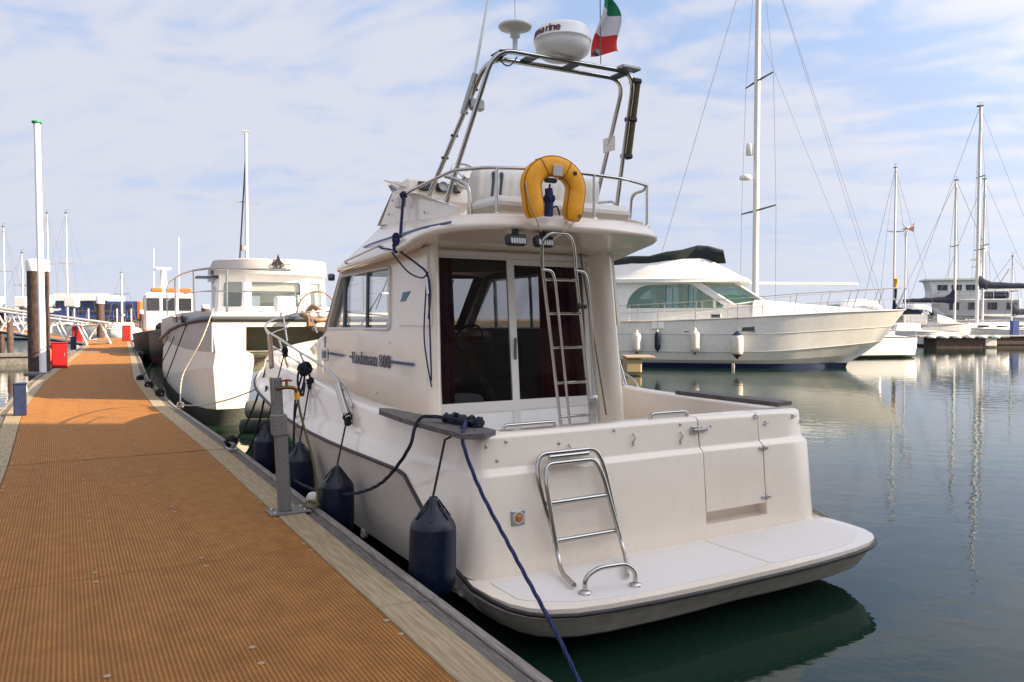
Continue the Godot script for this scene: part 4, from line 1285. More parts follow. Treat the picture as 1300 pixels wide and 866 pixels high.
	# pulpit and side rails
	for s in [-1.0, 1.0]:
		st = mb()
		tube(st, spline([V(s * 1.53, 1.17, 2.20), V(s * 1.535, 1.29, 2.36), V(s * 1.53, 1.45, 2.9), V(s * 1.52, 1.57, 3.85), V(s * 1.50, 1.68, 4.7), V(s * 1.46, 1.77, 5.5), V(s * 1.22, 1.86, 6.4), V(s * 0.8, 1.94, 7.2), V(s * 0.35, 2.0, 7.75), V(0, 2.02, 7.9)], 5), 0.0135, 8)
		var pr := part(b, "bow_rail", st, M.steel)
		for q in [[1.50, 3.42, 1.27, 1.515, 3.86, 1.57], [1.44, 4.6, 1.37, 1.49, 4.8, 1.69], [1.28, 5.9, 1.49, 1.37, 5.95, 1.81], [0.85, 6.9, 1.60, 0.85, 7.1, 1.93], [0.25, 7.5, 1.7, 0.3, 7.75, 2.0]]:
			st = mb(); tube(st, [V(s * q[0], q[2], q[1]), V(s * q[3], q[5], q[4])], 0.012, 8); part(pr, "stanchion", st, M.steel)
		st = mb(); tube(st, spline([V(s * 1.505, 1.42, 3.6), V(s * 1.47, 1.53, 4.7), V(s * 1.41, 1.62, 5.6), V(s * 1.18, 1.71, 6.4), V(s * 0.8, 1.78, 7.05)], 4), 0.009, 6); part(pr, "lower_rail", st, M.steel)
	# anchor plank and stem post at the bow
	st = mb(); box(st, V(0, 1.74, 7.75), Vector3(0.3, 0.07, 0.8), 0.02); part(b, "anchor_plank", st, M.bow_wood)
	for s in [-1.0, 1.0]:
		st = mb(); box(st, V(s * 1.50, 1.53, 5.12), Vector3(0.03, 0.40, 0.13), 0.01, Basis(Vector3.RIGHT, -0.25)); part(b, "fairlead_plate", st, M.bow_plate)
	# rod tube lashed to the port rail
	st = mb(); tube(st, [V(-1.57, 1.335, 2.46), V(-1.565, 1.075, 2.20)], 0.031, 14); part(b, "rod_holder", st, M.steel)

func fender(called: String, label: String, t: Transform3D, r: float, h: float, m: Material, cap: Material, group := "", tilt := 0.0) -> Node3D:
	var o := thing(called, label, "fender", t, group)
	var B := Basis(Vector3.BACK, tilt)
	var tf := Transform3D(B, Vector3.ZERO)
	var st := mb()
	lathe(st, [Vector2(0.0, -h * 0.5), Vector2(r * 0.55, -h * 0.485), Vector2(r * 0.86, -h * 0.43), Vector2(r * 0.98, -h * 0.34), Vector2(r, -h * 0.2), Vector2(r, h * 0.0), Vector2(r * 0.99, h * 0.2), Vector2(r * 0.97, h * 0.30)], tf, 40, 2)
	part(o, "fender_body", st, m)
	st = mb()
	lathe(st, [Vector2(r * 0.965, h * 0.30), Vector2(r * 0.93, h * 0.335), Vector2(r * 0.84, h * 0.38), Vector2(r * 0.62, h * 0.44), Vector2(r * 0.36, h * 0.52), Vector2(r * 0.22, h * 0.60), Vector2(r * 0.18, h * 0.64), Vector2(r * 0.0, h * 0.65)], tf, 40, 2)
	# moulded ribs of the neck
	for i in 6:
		var a := TAU * i / 6
		tube(st, [tf * Vector3(r * 0.80 * cos(a), h * 0.40, r * 0.80 * sin(a)), tf * Vector3(r * 0.24 * cos(a), h * 0.60, r * 0.24 * sin(a))], r * 0.045, 6)
	part(o, "fender_neck", st, cap)
	return o

func knot(st: SurfaceTool, c: Vector3, s: float, r: float, seed_: int) -> void:     # a tangle of turns
	var g := RandomNumberGenerator.new(); g.seed = seed_
	for i in 5:
		var ax := Vector3(g.randf_range(-1, 1), g.randf_range(-1, 1), g.randf_range(-1, 1)).normalized()
		var bs := Basis(Quaternion(Vector3.UP, ax)) if absf(ax.y) < 0.99 else Basis.IDENTITY
		var p := PackedVector3Array()
		for j in 12:
			var a := TAU * j / 12
			p.append(c + bs * Vector3(s * cos(a), 0.3 * s * sin(a * 2.0), s * sin(a) * g.randf_range(0.8, 1.1)) + Vector3(g.randf_range(-1, 1), g.randf_range(-1, 1), g.randf_range(-1, 1)) * s * 0.12)
		tube(st, p, r, 6, -1.0, true)

# three strands laid round one another
func rope(st: SurfaceTool, path, r: float) -> void:
	var fine := PackedVector3Array()
	for i in path.size() - 1:
		var n := maxi(1, int(path[i].distance_to(path[i + 1]) / (r * 1.6)))
		for j in n: fine.append(path[i].lerp(path[i + 1], float(j) / n))
	fine.append(path[path.size() - 1])
	var nrm := Vector3(0.3, 0.5, 0.8)
	var frames := []
	for i in fine.size():
		var t := (fine[mini(i + 1, fine.size() - 1)] - fine[maxi(i - 1, 0)]).normalized()
		nrm = (nrm - t * nrm.dot(t)).normalized()
		frames.append([nrm, t.cross(nrm)])
	for k in 3:
		var p := PackedVector3Array()
		for i in fine.size():
			var a := TAU * k / 3.0 + i * 0.42
			p.append(fine[i] + (frames[i][0] * cos(a) + frames[i][1] * sin(a)) * r * 0.5)
		tube(st, p, r * 0.56, 6)

func build_tied_things() -> void:
	var fl := ["big blue fender nearest the stern quarter of the white cruiser", "blue fender second from the stern beside the white cruiser", "blue fender hanging right beside the grey tap post", "blue fender half hidden behind the grey tap post, nearest the bow"]
	var fp := [[-1.775, 0.535, 0.075, 0.138, 0.51], [-1.78, 0.465, 1.84, 0.132, 0.46], [-1.775, 0.50, 2.92, 0.128, 0.47], [-1.76, 0.50, 4.24, 0.125, 0.46]]
	for i in 4:
		var q = fp[i]
		fender("fender", fl[i], boat_t * Transform3D(Basis(Vector3.UP, 0.4 * i), V(q[0], q[1], q[2])), q[3], q[4], M.fender, M.fender_cap, "blue fenders along the cruiser's side", 0.02 * (i - 1))
	var ll := ["thin dark line holding the fender nearest the stern", "thin dark line from the rod tube down to a blue fender", "thin dark line from a rail stanchion to the fender by the post", "thin dark line from the bow to the farthest blue fender"]
	var tops := [V(-1.50, 1.215, 0.22), V(-1.565, 1.09, 2.22), V(-1.53, 1.30, 3.42), V(-1.48, 1.56, 4.55)]
	for i in 4:
		var q = fp[i]
		var st := mb()
		var low := V(q[0], q[1] + q[4] * 0.62, q[2])
		var pts := [tops[i], V(-1.625, tops[i].y - 0.05, -tops[i].z), low] if i == 0 else [tops[i], low]
		tube(st, pts, 0.0075, 6)
		knot(st, tops[i], 0.032 if i > 0 else 0.02, 0.009, 30 + i)
		if i > 0: knot(st, tops[i] + Vector3(0, -0.05, 0.01), 0.026, 0.008, 40 + i)
		one("fender_line", ll[i], "rope", st, M.black_rope, boat_t, "fender lines of the cruiser")
	# stern lines heaped on the capping, one to the pontoon and one to the water
	var st := mb()
	var heap := V(-1.44, 1.262, 0.30)
	rope(st, spline([heap + V(0, 0.0, -0.1), V(-1.50, 1.262, 0.52), V(-1.62, 1.245, 0.62), V(-1.70, 1.05, 0.62), V(-1.74, 0.78, 0.98), V(-1.765, 0.60, 1.52), V(-1.79, 0.50, 2.1), V(-1.83, 0.47, 2.7), V(-1.88, 0.53, 3.05)], 8), 0.0125)
	one("mooring_line", "dark line looping from the port quarter along the hull to the post foot", "rope", st, M.dark_rope, boat_t)
	st = mb()
	rope(st, spline([heap, V(-1.53, 1.255, 0.14), V(-1.60, 1.215, 0.03), V(-1.605, 1.13, -0.01), V(-1.56, 0.90, -0.13), V(-1.52, 0.60, -0.45), V(-1.55, 0.30, -0.95), V(-1.62, -0.02, -1.45)], 8), 0.0115)
	one("mooring_line", "blue line from the port quarter straight down past the platform into the water", "rope", st, M.blue_rope, boat_t)
	st = mb()
	for i in 5: knot(st, V(-1.47 + 0.018 * i, 1.250 + 0.006 * (i % 2), 0.50 - 0.07 * i), 0.034, 0.010, 60 + i)
	one("rope_coil", "dark rope heaped on the grey wooden capping of the port quarter", "rope", st, M.dark_rope, boat_t)
	# blue cord tied to the flybridge rail and hanging down the port pillar
	st = mb()
	knot(st, V(-1.01, 2.98, 2.33), 0.028, 0.008, 71)
	tube(st, [V(-1.015, 2.97, 2.33), V(-1.085, 2.60, 2.24)], 0.010, 6); tube(st, [V(-1.018, 2.97, 2.31), V(-1.09, 2.60, 2.20)], 0.009, 6)
	for k in 4: knot(st, V(-1.135, 2.60 - 0.035 * k, 2.20), 0.028, 0.007, 72 + k)
	tube(st, spline([V(-1.145, 2.55, 2.58), V(-1.17, 2.52, 2.45), V(-1.15, 2.50, 2.30), V(-1.14, 2.48, 2.22)], 5), 0.008, 6)
	tube(st, spline([V(-1.14, 2.50, 2.20), V(-1.04, 2.36, 1.98), V(-1.02, 2.27, 1.82), V(-1.02, 2.12, 1.76), V(-1.025, 1.9, 1.78)], 6), 0.009, 6)
	tube(st, spline([V(-1.15, 2.47, 2.26), V(-1.07, 2.30, 2.10), V(-1.03, 2.24, 1.90), V(-1.02, 2.28, 1.80)], 6), 0.007, 6)
	tube(st, spline([V(-1.02, 2.27, 1.82), V(-1.03, 1.8, 1.86), V(-1.04, 1.55, 1.78), V(-1.035, 1.35, 1.70)], 6), 0.007, 6)
	tube(st, spline([V(-1.025, 2.1, 1.775), V(-1.03, 1.75, 1.74), V(-1.035, 1.40, 1.705)], 6), 0.007, 6)
	one("blue_cord", "blue cord knotted on the flybridge rail and hanging down the cabin's port corner", "rope", st, M.blue_rope, boat_t)
	st = mb(); tube(st, [V(-1.02, 2.24, 1.82), V(-1.028, 2.10, 1.775)], 0.016, 8); one("steel_pin", "short steel pin caught in the blue cord at the cabin corner", "pin", st, M.steel, boat_t)
	# horseshoe lifebuoy on the after rail
	var bu := thing("horseshoe_lifebuoy", "yellow horseshoe lifebuoy hung on the flybridge's after rail", "lifebuoy", boat_t * Transform3D(Basis.IDENTITY, V(-0.365, 2.865, 0.94)))
	st = mb()
	var rows := []
	var arc := []
	for i in 33:
		var t := i / 32.0
		var p: Vector2; var d: Vector2
		if t < 0.22:
			var k := t / 0.22
			p = Vector2(lerpf(-0.168, -0.205, k), lerpf(-0.19, 0.03, k)); d = Vector2(-0.18, 1).normalized()
		elif t > 0.78:
			var k := (t - 0.78) / 0.22
			p = Vector2(lerpf(0.205, 0.168, k), lerpf(0.03, -0.19, k)); d = Vector2(-0.18, -1).normalized()
		else:
			var a := PI - PI * (t - 0.22) / 0.56
			p = Vector2(0.205 * cos(a), 0.03 + 0.165 * sin(a)); d = Vector2(sin(a), -cos(a))
		arc.append([p, d])
	for i in arc.size():
		var p: Vector2 = arc[i][0]; var d: Vector2 = arc[i][1]
		var nn := Vector2(-d.y, d.x)
		var hw := 0.074; var hd := 0.052
		var e := 1.0
		var ends := minf(i, arc.size() - 1 - i)
		if ends == 0: e = 0.72
		elif ends == 1: e = 0.94
		var ring := PackedVector3Array()
		for c in [[-1.0, -0.62], [-0.62, -1.0], [0.62, -1.0], [1.0, -0.62], [1.0, 0.62], [0.62, 1.0], [-0.62, 1.0], [-1.0, 0.62]]:
			var q: Vector2 = p + nn * hw * c[0] * e + d * (-0.012 if i == 0 else 0.012 if i == arc.size() - 1 else 0.0)
			ring.append(Vector3(q.x, q.y, hd * -c[1] * e))
		rows.append(ring)
	for i in rows.size() - 1:
		st.set_smooth_group(1)
		for j in 8:
			var k := (j + 1) % 8
			quad(st, rows[i][j], rows[i + 1][j], rows[i + 1][k], rows[i][k])
	fan(st, rows[0]); fan(st, rows[rows.size() - 1], true)
	part(bu, "cover", st, M.buoy)
	st = mb()
	for k in [13, 19]:
		var pts := PackedVector3Array()
		for q in rows[k]: pts.append(q * 1.0)
		var c := Vector3()
		for q in pts: c += q / 8.0
		for j in 8: pts[j] = c + (pts[j] - c) * 1.02
		tube(st, pts, 0.004, 5, -1.0, true)
	for side in [3, 0]:      # piping on the outer edge
		var pts := PackedVector3Array()
		for r in rows: pts.append(r[side])
		tube(st, pts, 0.0045, 5)
	part(bu, "piping", st, M.buoy_dark)
	st = mb(); box(st, Vector3(0.0, 0.155, 0.062), Vector3(0.085, 0.085, 0.012), 0.004); part(bu, "label_patch", st, M.cat_grey)
	st = mb(); box(st, Vector3(-0.03, 0.085, 0.01), Vector3(0.10, 0.035, 0.05), 0.01); box(st, Vector3(0.165, 0.15, 0.05), Vector3(0.035, 0.03, 0.02), 0.006); part(bu, "holder", st, M.black)
	st = mb(); box(st, Vector3(0.21, -0.17, 0.03), Vector3(0.04, 0.04, 0.04), 0.01); part(bu, "toggle", st, M.brass)
	st = mb()
	tube(st, spline([Vector3(-0.275, 0.05, 0.04), Vector3(-0.25, -0.10, 0.065), Vector3(-0.17, -0.25, 0.05), Vector3(-0.13, -0.31, 0.03)], 6), 0.005, 5)
	tube(st, spline([Vector3(0.20, -0.18, 0.05), Vector3(0.12, -0.27, 0.02), Vector3(0.0, -0.36, 0.0)], 5), 0.004, 5)
	part(bu, "lanyard", st, M.pale_rope)
	st = mb(); tube(st, [Vector3(-0.03, 0.06, 0.02), Vector3(-0.035, 0.0, 0.01)], 0.008, 6)
	tube(st, spline([Vector3(-0.03, 0.03, 0.0), Vector3(-0.025, -0.03, 0.0), Vector3(-0.03, -0.18, 0.0)], 4), 0.030, 8, 0.036); knot(st, Vector3(-0.025, -0.05, 0.0), 0.035, 0.012, 90); tube(st, spline([Vector3(0, -0.12, 0), Vector3(0.06, -0.10, -0.02), Vector3(0.10, -0.16, -0.04)], 5), 0.007, 6)
	one("rope_bundle", "bundle of blue rope hanging inside the yellow horseshoe lifebuoy", "rope", st, M.blue_rope, boat_t * Transform3D(Basis.IDENTITY, V(-0.365, 2.865, 0.96)))
	build_flag()
	build_tap_post()

func build_flag() -> void:
	var f := thing("ensign", "limp flag of green, white and red hanging at the radar arch", "flag", boat_t * Transform3D(Basis.IDENTITY, V(0.27, 4.16, 1.22)))
	var st := mb(); tube(st, [Vector3(0.02, -0.14, 0), Vector3(0.0, 0.95, 0)], 0.004, 6); part(f, "staff", st, M.wire)
	# three bands, gathered at the top and folding towards the fly end
	var pt := func(s: float, t: float) -> Vector3:       # s along the bands (0 hoist), t across them, 0 green to 1 red
		var fold := 0.05 * sin(s * 7.0 + t * 3.0) * (0.3 + s)
		var x := lerpf(0.0, 0.17, s) * (0.35 + 0.95 * t) + 0.02 * sin(t * 5.0) - 0.09 * t * (1.0 - s) 
		var y := 0.52 - 0.62 * t - 0.12 * s * (1.0 - t) + (0.10 * t * t) * s
		return Vector3(x + 0.03, y, fold + 0.03 * sin(t * 6.0))
	var cols := [M.flag_green, M.flag_white, M.flag_red]
	var nm := ["green_band", "white_band", "red_band"]
	for k in 3:
		st = mb()
		var rows := []
		for i in 7:
			var t := (k + i / 6.0) / 3.0
			var r := PackedVector3Array()
			for j in 13: r.append(pt.call(j / 12.0, t))
			rows.append(r)
		loft(st, rows, 1)
		part(f, nm[k], st, cols[k])

func build_tap_post() -> void:
	# galvanised post with a tap, standing on a foot plate on the edge timber
	var t := dock_t * Transform3D(Basis.IDENTITY, Vector3(1.415, 0.452, -5.95))
	var o := thing("tap_post", "grey galvanised post with a water tap on the pontoon's edge", "post", t)
	var st := mb(); box(st, Vector3(0.03, 0.006, 0.0), Vector3(0.30, 0.012, 0.20), 0.003); part(o, "foot_plate", st, M.galv)
	st = mb()
	for q in [[-0.08, -0.06], [0.14, -0.06], [-0.08, 0.06], [0.14, 0.06]]: lathe(st, [Vector2(0.014, 0), Vector2(0.014, 0.012), Vector2(0, 0.014)], Transform3D(Basis.IDENTITY, Vector3(q[0], 0.012, q[1])), 6)
	part(o, "bolt", st, M.steel_dull)
	st = mb(); box(st, Vector3(-0.01, 0.30, 0), Vector3(0.085, 0.58, 0.085), 0.006, Basis(Vector3.BACK, 0.045)); part(o, "lower_post", st, M.galv)
	st = mb(); box(st, Vector3(-0.035, 0.66, 0), Vector3(0.105, 0.16, 0.105), 0.008, Basis(Vector3.BACK, 0.045)); part(o, "sleeve", st, M.galv)
	st = mb(); box(st, Vector3(-0.047, 0.86, -0.012), Vector3(0.085, 0.30, 0.03), 0.004, Basis(Vector3.BACK, 0.045)); box(st, Vector3(-0.085, 0.92, 0.015), Vector3(0.02, 0.19, 0.06), 0.004, Basis(Vector3.BACK, 0.045)); part(o, "upper_plate", st, M.galv)
	st = mb(); tube(st, fillet([Vector3(-0.05, 0.93, 0.0), Vector3(0.03, 0.94, 0.02), Vector3(0.085, 0.93, 0.03), Vector3(0.09, 0.88, 0.03)], 0.03), 0.014, 8); tube(st, [Vector3(0.02, 0.94, 0.015), Vector3(0.02, 0.985, 0.015)], 0.010, 8); part(o, "tap", st, M.brass)
	st = mb(); tube(st, spline([Vector3(-0.02, 0.985, 0.015), Vector3(0.02, 0.992, 0.015), Vector3(0.06, 0.985, 0.02)], 3), 0.008, 6); part(o, "tap_lever", st, M.red)
	# hose, red-brown, from the tap down to the post foot
	st = mb()
	tube(st, [Vector3(0.09, 0.895, 0.03), Vector3(0.097, 0.845, 0.032)], 0.021, 10)
	one("hose_connector", "yellow hose connector screwed onto the tap", "connector", st, M.buoy, t)
	st = mb()
	tube(st, spline([Vector3(0.095, 0.87, 0.032), Vector3(0.125, 0.70, 0.04), Vector3(0.20, 0.40, 0.05), Vector3(0.235, 0.18, 0.045), Vector3(0.24, 0.05, 0.03), Vector3(0.20, 0.02, 0.05), Vector3(0.15, 0.03, 0.0), Vector3(0.20, 0.05, -0.05), Vector3(0.26, 0.03, 0.0), Vector3(0.22, 0.03, 0.06)], 8), 0.0095, 8)
	one("garden_hose", "brown hose running down from the tap beside the grey post", "hose", st, M.hose, t)
	# dark rope bundle hung on the rail behind the post
	st = mb()
	var c := V(-1.535, 1.40, 3.62)
	for k in 4: knot(st, c + Vector3(0, 0.02 * (k % 2), 0.02 * k), 0.055, 0.012, 100 + k)
	tube(st, spline([c, c + Vector3(-0.06, -0.10, 0.09), c + Vector3(-0.12, -0.34, 0.10), c + Vector3(-0.13, -0.75, 0.10)], 6), 0.010, 6)
	tube(st, spline([c, c + Vector3(-0.03, -0.12, 0.10), c + Vector3(-0.09, -0.40, 0.02), c + Vector3(-0.12, -0.80, 0.02)], 6), 0.010, 6)
	tube(st, spline([c, c + Vector3(-0.08, 0.0, 0.12), c + Vector3(-0.11, -0.12, 0.18), c + Vector3(-0.06, -0.24, 0.16), c + Vector3(-0.02, -0.12, 0.1)], 6), 0.011, 6)
	one("rope_coil", "dark rope bundle hanging on the cruiser's bow rail behind the tap post", "rope", st, M.dark_rope, boat_t)
	# white rope float by the post foot
	st = mb(); lathe(st, [Vector2(0, -0.055), Vector2(0.045, -0.03), Vector2(0.05, 0.0), Vector2(0.045, 0.03), Vector2(0, 0.055)], Transform3D(Basis(Vector3.RIGHT, 1.3), Vector3(0.24, 0.06, -0.09)), 14)
	one("small_float", "small pale round float at the foot of the tap post", "float", st, M.fender_white, t)
	# bow lines from the cleat on the pontoon
	var cl := dock_t * Vector3(1.60, 0.50, -9.15)
	st = mb()
	box(st, Vector3(0, 0.02, 0), Vector3(0.10, 0.04, 0.2), 0.01); tube(st, [Vector3(0, 0.085, -0.15), Vector3(0, 0.085, 0.15)], 0.018, 8); tube(st, [Vector3(0, 0.02, -0.05), Vector3(0, 0.08, -0.06)], 0.016, 8); tube(st, [Vector3(0, 0.02, 0.05), Vector3(0, 0.08, 0.06)], 0.016, 8)
	var ct := dock_t * Transform3D(Basis.IDENTITY, Vector3(1.60, 0.435, -9.15))
	one("mooring_cleat", "steel cleat on the pontoon edge near the cruiser's bow", "cleat", st, M.steel_dull, ct)
	var bow := boat_t * V(-1.42, 1.395, 5.6)
	st = mb(); rope(st, sag(cl, bow, 0.16), 0.013); knot(st, cl + Vector3(0, 0.03, 0), 0.06, 0.014, 120)
	one("bow_line", "dark bow line rising from the cleat to the cruiser's bow", "rope", st, M.black_rope)
	st = mb(); rope(st, sag(cl, boat_t * V(-1.575, 1.14, 5.0), 0.38), 0.013)
	one("bow_line", "slack dark line sagging from the cleat to the cruiser's side", "rope", st, M.black_rope)

# ---------------------------------------------------------------- other craft
# a plain hull, bow towards -z, middle at the origin: returns its sheer rows for the deck
func hull_rows(L: float, B: float, fs: float, fb: float, fine: float, low: float, rake := 0.10) -> Array:
	var sheer := PackedVector3Array(); var mid := PackedVector3Array(); var chine := PackedVector3Array(); var keel := PackedVector3Array()
	var n := 18
	for i in n + 1:
		var t := float(i) / n
		var k := pow(t, fine)
		var half := B * 0.5 * (1.0 - pow(t, fine * 1.6)) * (0.86 + 0.14 * sin(minf(t * 2.2, 1.0) * PI * 0.5))
		var fbd := lerpf(fs, fb, t * t * 0.7 + t * 0.3)
		var z := L * 0.5 - L * t
		sheer.append(Vector3(half, fbd, z - rake * L * t * 0.35))
		mid.append(Vector3(half * lerpf(0.97, 0.80, k), fbd * 0.5, z - rake * L * t * 0.12))
		chine.append(Vector3(half * lerpf(0.90, 0.45, k), 0.08, z + rake * L * t * 0.35))
		keel.append(Vector3(half * 0.1, low, z + rake * L * t * 0.9))
	return [sheer, mid, chine, keel]

func both(r: PackedVector3Array) -> PackedVector3Array:      # port bow, round the stern, starboard bow
	var out := PackedVector3Array()
	for i in r.size(): out.append(Vector3(-r[r.size() - 1 - i].x, r[r.size() - 1 - i].y, r[r.size() - 1 - i].z))
	out.append_array(r)
	return out

func plain_hull(o: Node3D, L: float, B: float, fs: float, fb: float, fine: float, skin: Material, bottom: Material, deck: Material, boot := 0.14) -> Array:
	var rows := hull_rows(L, B, fs, fb, fine, -0.4)
	var st := mb()
	var s := both(rows[0]); var m := both(rows[1]); var c := both(rows[2])
	var w := PackedVector3Array()
	for i in c.size(): w.append(c[i].lerp(m[i], clampf((boot - c[i].y) / maxf(m[i].y - c[i].y, 0.01), 0.0, 1.0)))
	loft(st, [s, m, w], 1)
	part(o, "hull", st, skin)
	st = mb(); loft(st, [w, c, both(rows[3])], [1, 1]); part(o, "boot_top", st, bottom)
	st = mb()
	var cl := PackedVector3Array()
	for q in s: cl.append(Vector3(0, q.y + 0.05, q.z))
	loft(st, [cl, s], 1)
	part(o, "deck", st, deck)
	st = mb(); tube(st, s, 0.03, 6); part(o, "rubbing_band", st, M.wire)
	return rows

func wire(st: SurfaceTool, a: Vector3, b: Vector3, r := 0.008) -> void:
	tube(st, [a, b], r, 4)

# a mast with spreaders and stays, standing at z on deck
func rig(o: Node3D, z: float, deck: float, top: float, r: float, L: float, B: float, m: Material, spreads: Array, wr := 0.010) -> void:
	var st := mb(); tube(st, [Vector3(0, deck, z), Vector3(0, lerpf(deck, top, 0.7), z + 0.02), Vector3(0, top, z + 0.05)], r, 10, r * 0.75)
	var mast := part(o, "mast", st, m)
	st = mb(); box(st, Vector3(0, top + 0.05, z), Vector3(r * 2.4, 0.1, r * 3.0), 0.02); tube(st, [Vector3(0, top, z), Vector3(0, top + 0.35, z)], 0.012, 5); tube(st, [Vector3(0, top + 0.3, z - 0.2), Vector3(0, top + 0.3, z + 0.25)], 0.01, 4)
	part(mast, "masthead", st, M.wire)
	var ends := []
	for k in spreads.size():
		var q = spreads[k]
		var y: float = lerpf(deck, top, q[0])
		for s in [-1.0, 1.0]:
			st = mb(); tube(st, [Vector3(0, y, z), Vector3(s * q[1], y + 0.05, z + 0.12)], 0.055, 6, 0.035); part(mast, "spreader", st, M.wire)
		ends.append([y, q[1]])
	for s in [-1.0, 1.0]:
		st = mb()
		var last := Vector3(0, top - 0.1, z)
		for k in range(ends.size() - 1, -1, -1):
			var p := Vector3(s * ends[k][1], ends[k][0] + 0.05, z + 0.12); wire(st, last, p, wr); last = p
		wire(st, last, Vector3(s * B * 0.45, deck - 0.2, z + 0.1), wr)
		part(o, "shroud", st, M.wire)
	st = mb(); wire(st, Vector3(0, top, z), Vector3(0, deck - 0.1, -L * 0.5 - 0.2), wr * 1.3); part(o, "forestay", st, M.wire)
	st = mb(); wire(st, Vector3(0, top, z), Vector3(0, deck - 0.3, L * 0.5), wr); part(o, "backstay", st, M.wire)

func boom(o: Node3D, z: float, y: float, len: float, cover: Material, r := 0.07, rise := 0.0) -> void:
	var st := mb(); tube(st, [Vector3(0, y, z + 0.1), Vector3(0, y + rise, z + len)], r, 8); part(o, "boom", st, M.mast)
	if cover:
		st = mb()
		var p := PackedVector3Array()
		var rows := []
		for i in 12:
			var t := i / 11.0
			var h := lerpf(0.80, 0.34, pow(t, 0.4)) * (1.55 if i == 0 else 1.2 if i == 1 else 1.0) + 0.02 * sin(i * 2.3)
			var wv := lerpf(0.15, 0.10, t)
			var yy := y + rise * t + 0.05
			var ring := PackedVector3Array()
			for j in 10:
				var a := TAU * j / 10
				ring.append(Vector3(wv * cos(a), yy + h * (0.45 + 0.55 * sin(a)) - 0.08, z + 0.05 + len * 0.97 * t))
			rows.append(ring)
		loft(st, rows, 1, true); fan(st, rows[0], true); fan(st, rows[11])
		part(o, "sail_cover", st, cover)

func trunk(o: Node3D, z0: float, z1: float, w0: float, w1: float, y: float, h: float, m: Material, windows: int, glass: Material) -> void:
	# a coachroof with a row of windows each side
	var st := mb()
	var rows := []
	for q in [[z1, w1 * 0.9, 0.0], [z1 + 0.15, w1 * 0.9, 0.6], [z1 + 0.5, w1 * 0.95, 0.9], [lerpf(z0, z1, 0.5), (w0 + w1) * 0.5, 1.0], [z0, w0, 1.05], [z0 + 0.02, w0, 0.0]]:
		var r := PackedVector3Array()
		for a in [-1.0, -0.96, -0.85, 0.0, 0.85, 0.96, 1.0]:
			var hh: float = h * q[2] * (0.0 if absf(a) == 1.0 else 0.86 if absf(a) > 0.9 else 0.97 if absf(a) > 0.5 else 1.06)
			r.append(Vector3(a * q[1] * 0.5, y + hh, q[0]))
		rows.append(r)
	loft(st, rows, 1)
	var c := part(o, "coachroof", st, m)
	for s in [-1.0, 1.0]:
		for k in windows:
			var t := (k + 0.7) / (windows + 0.6)
			st = mb(); box(st, Vector3(s * lerpf(w0, w1, t) * 0.488, y + h * 0.5, lerpf(z0, z1, t)), Vector3(0.06, h * 0.34, absf(z0 - z1) / (windows + 0.8) * 0.72), 0.04)
			part(c, "window", st, glass)

func rail_loop(o: Node3D, pts: PackedVector3Array, h: float, r: float, every: int, called := "guard_rail") -> void:
	var top := PackedVector3Array()
	for q in pts: top.append(q + Vector3(0, h, 0))
	var st := mb(); tube(st, top, r, 6)
	var g := part(o, called, st, M.steel)
	st = mb(); var mid := PackedVector3Array()
	for q in pts: mid.append(q + Vector3(0, h * 0.5, 0))
	tube(st, mid, r * 0.6, 5); part(g, "lower_rail", st, M.steel)
	for i in range(0, pts.size(), every):
		st = mb(); tube(st, [pts[i], top[i]], r, 6); part(g, "stanchion", st, M.steel)

func yacht(label: String, x: float, z: float, yaw: float, L: float, B: float, mast_top: float, mz: float, mr: float, skin: Material, bottom: Material, cover: Material, spreads: Array, group := "", boom_y := 0.0, boom_len := 0.0, wr := 0.010) -> Node3D:
	var o := thing("sailing_yacht", label, "yacht", at_pos(x, 0, z, yaw), group)
	plain_hull(o, L, B, 1.0, 1.35, 2.2, skin, bottom, M.white_dull)
	trunk(o, L * 0.14, -L * 0.24, B * 0.62, B * 0.42, 1.08, 0.48, M.white, 3, M.glass_far)
	rig(o, mz, 1.3, mast_top, mr, L, B, M.mast, spreads, wr)
	var bl := boom_len if boom_len > 0 else L * 0.34
	boom(o, mz, boom_y if boom_y > 0 else 2.25, bl, cover, 0.08)
	var pts := PackedVector3Array()
	var rows := hull_rows(L, B, 1.0, 1.35, 2.2, -0.4)
	for i in range(0, 18, 2): pts.append(Vector3(rows[0][i].x * 0.95, rows[0][i].y, rows[0][i].z))
	rail_loop(o, pts, 0.6, 0.016, 2)
	var pm := PackedVector3Array()
	for q in pts: pm.append(Vector3(-q.x, q.y, q.z))
	rail_loop(o, pm, 0.6, 0.016, 2)
	return o

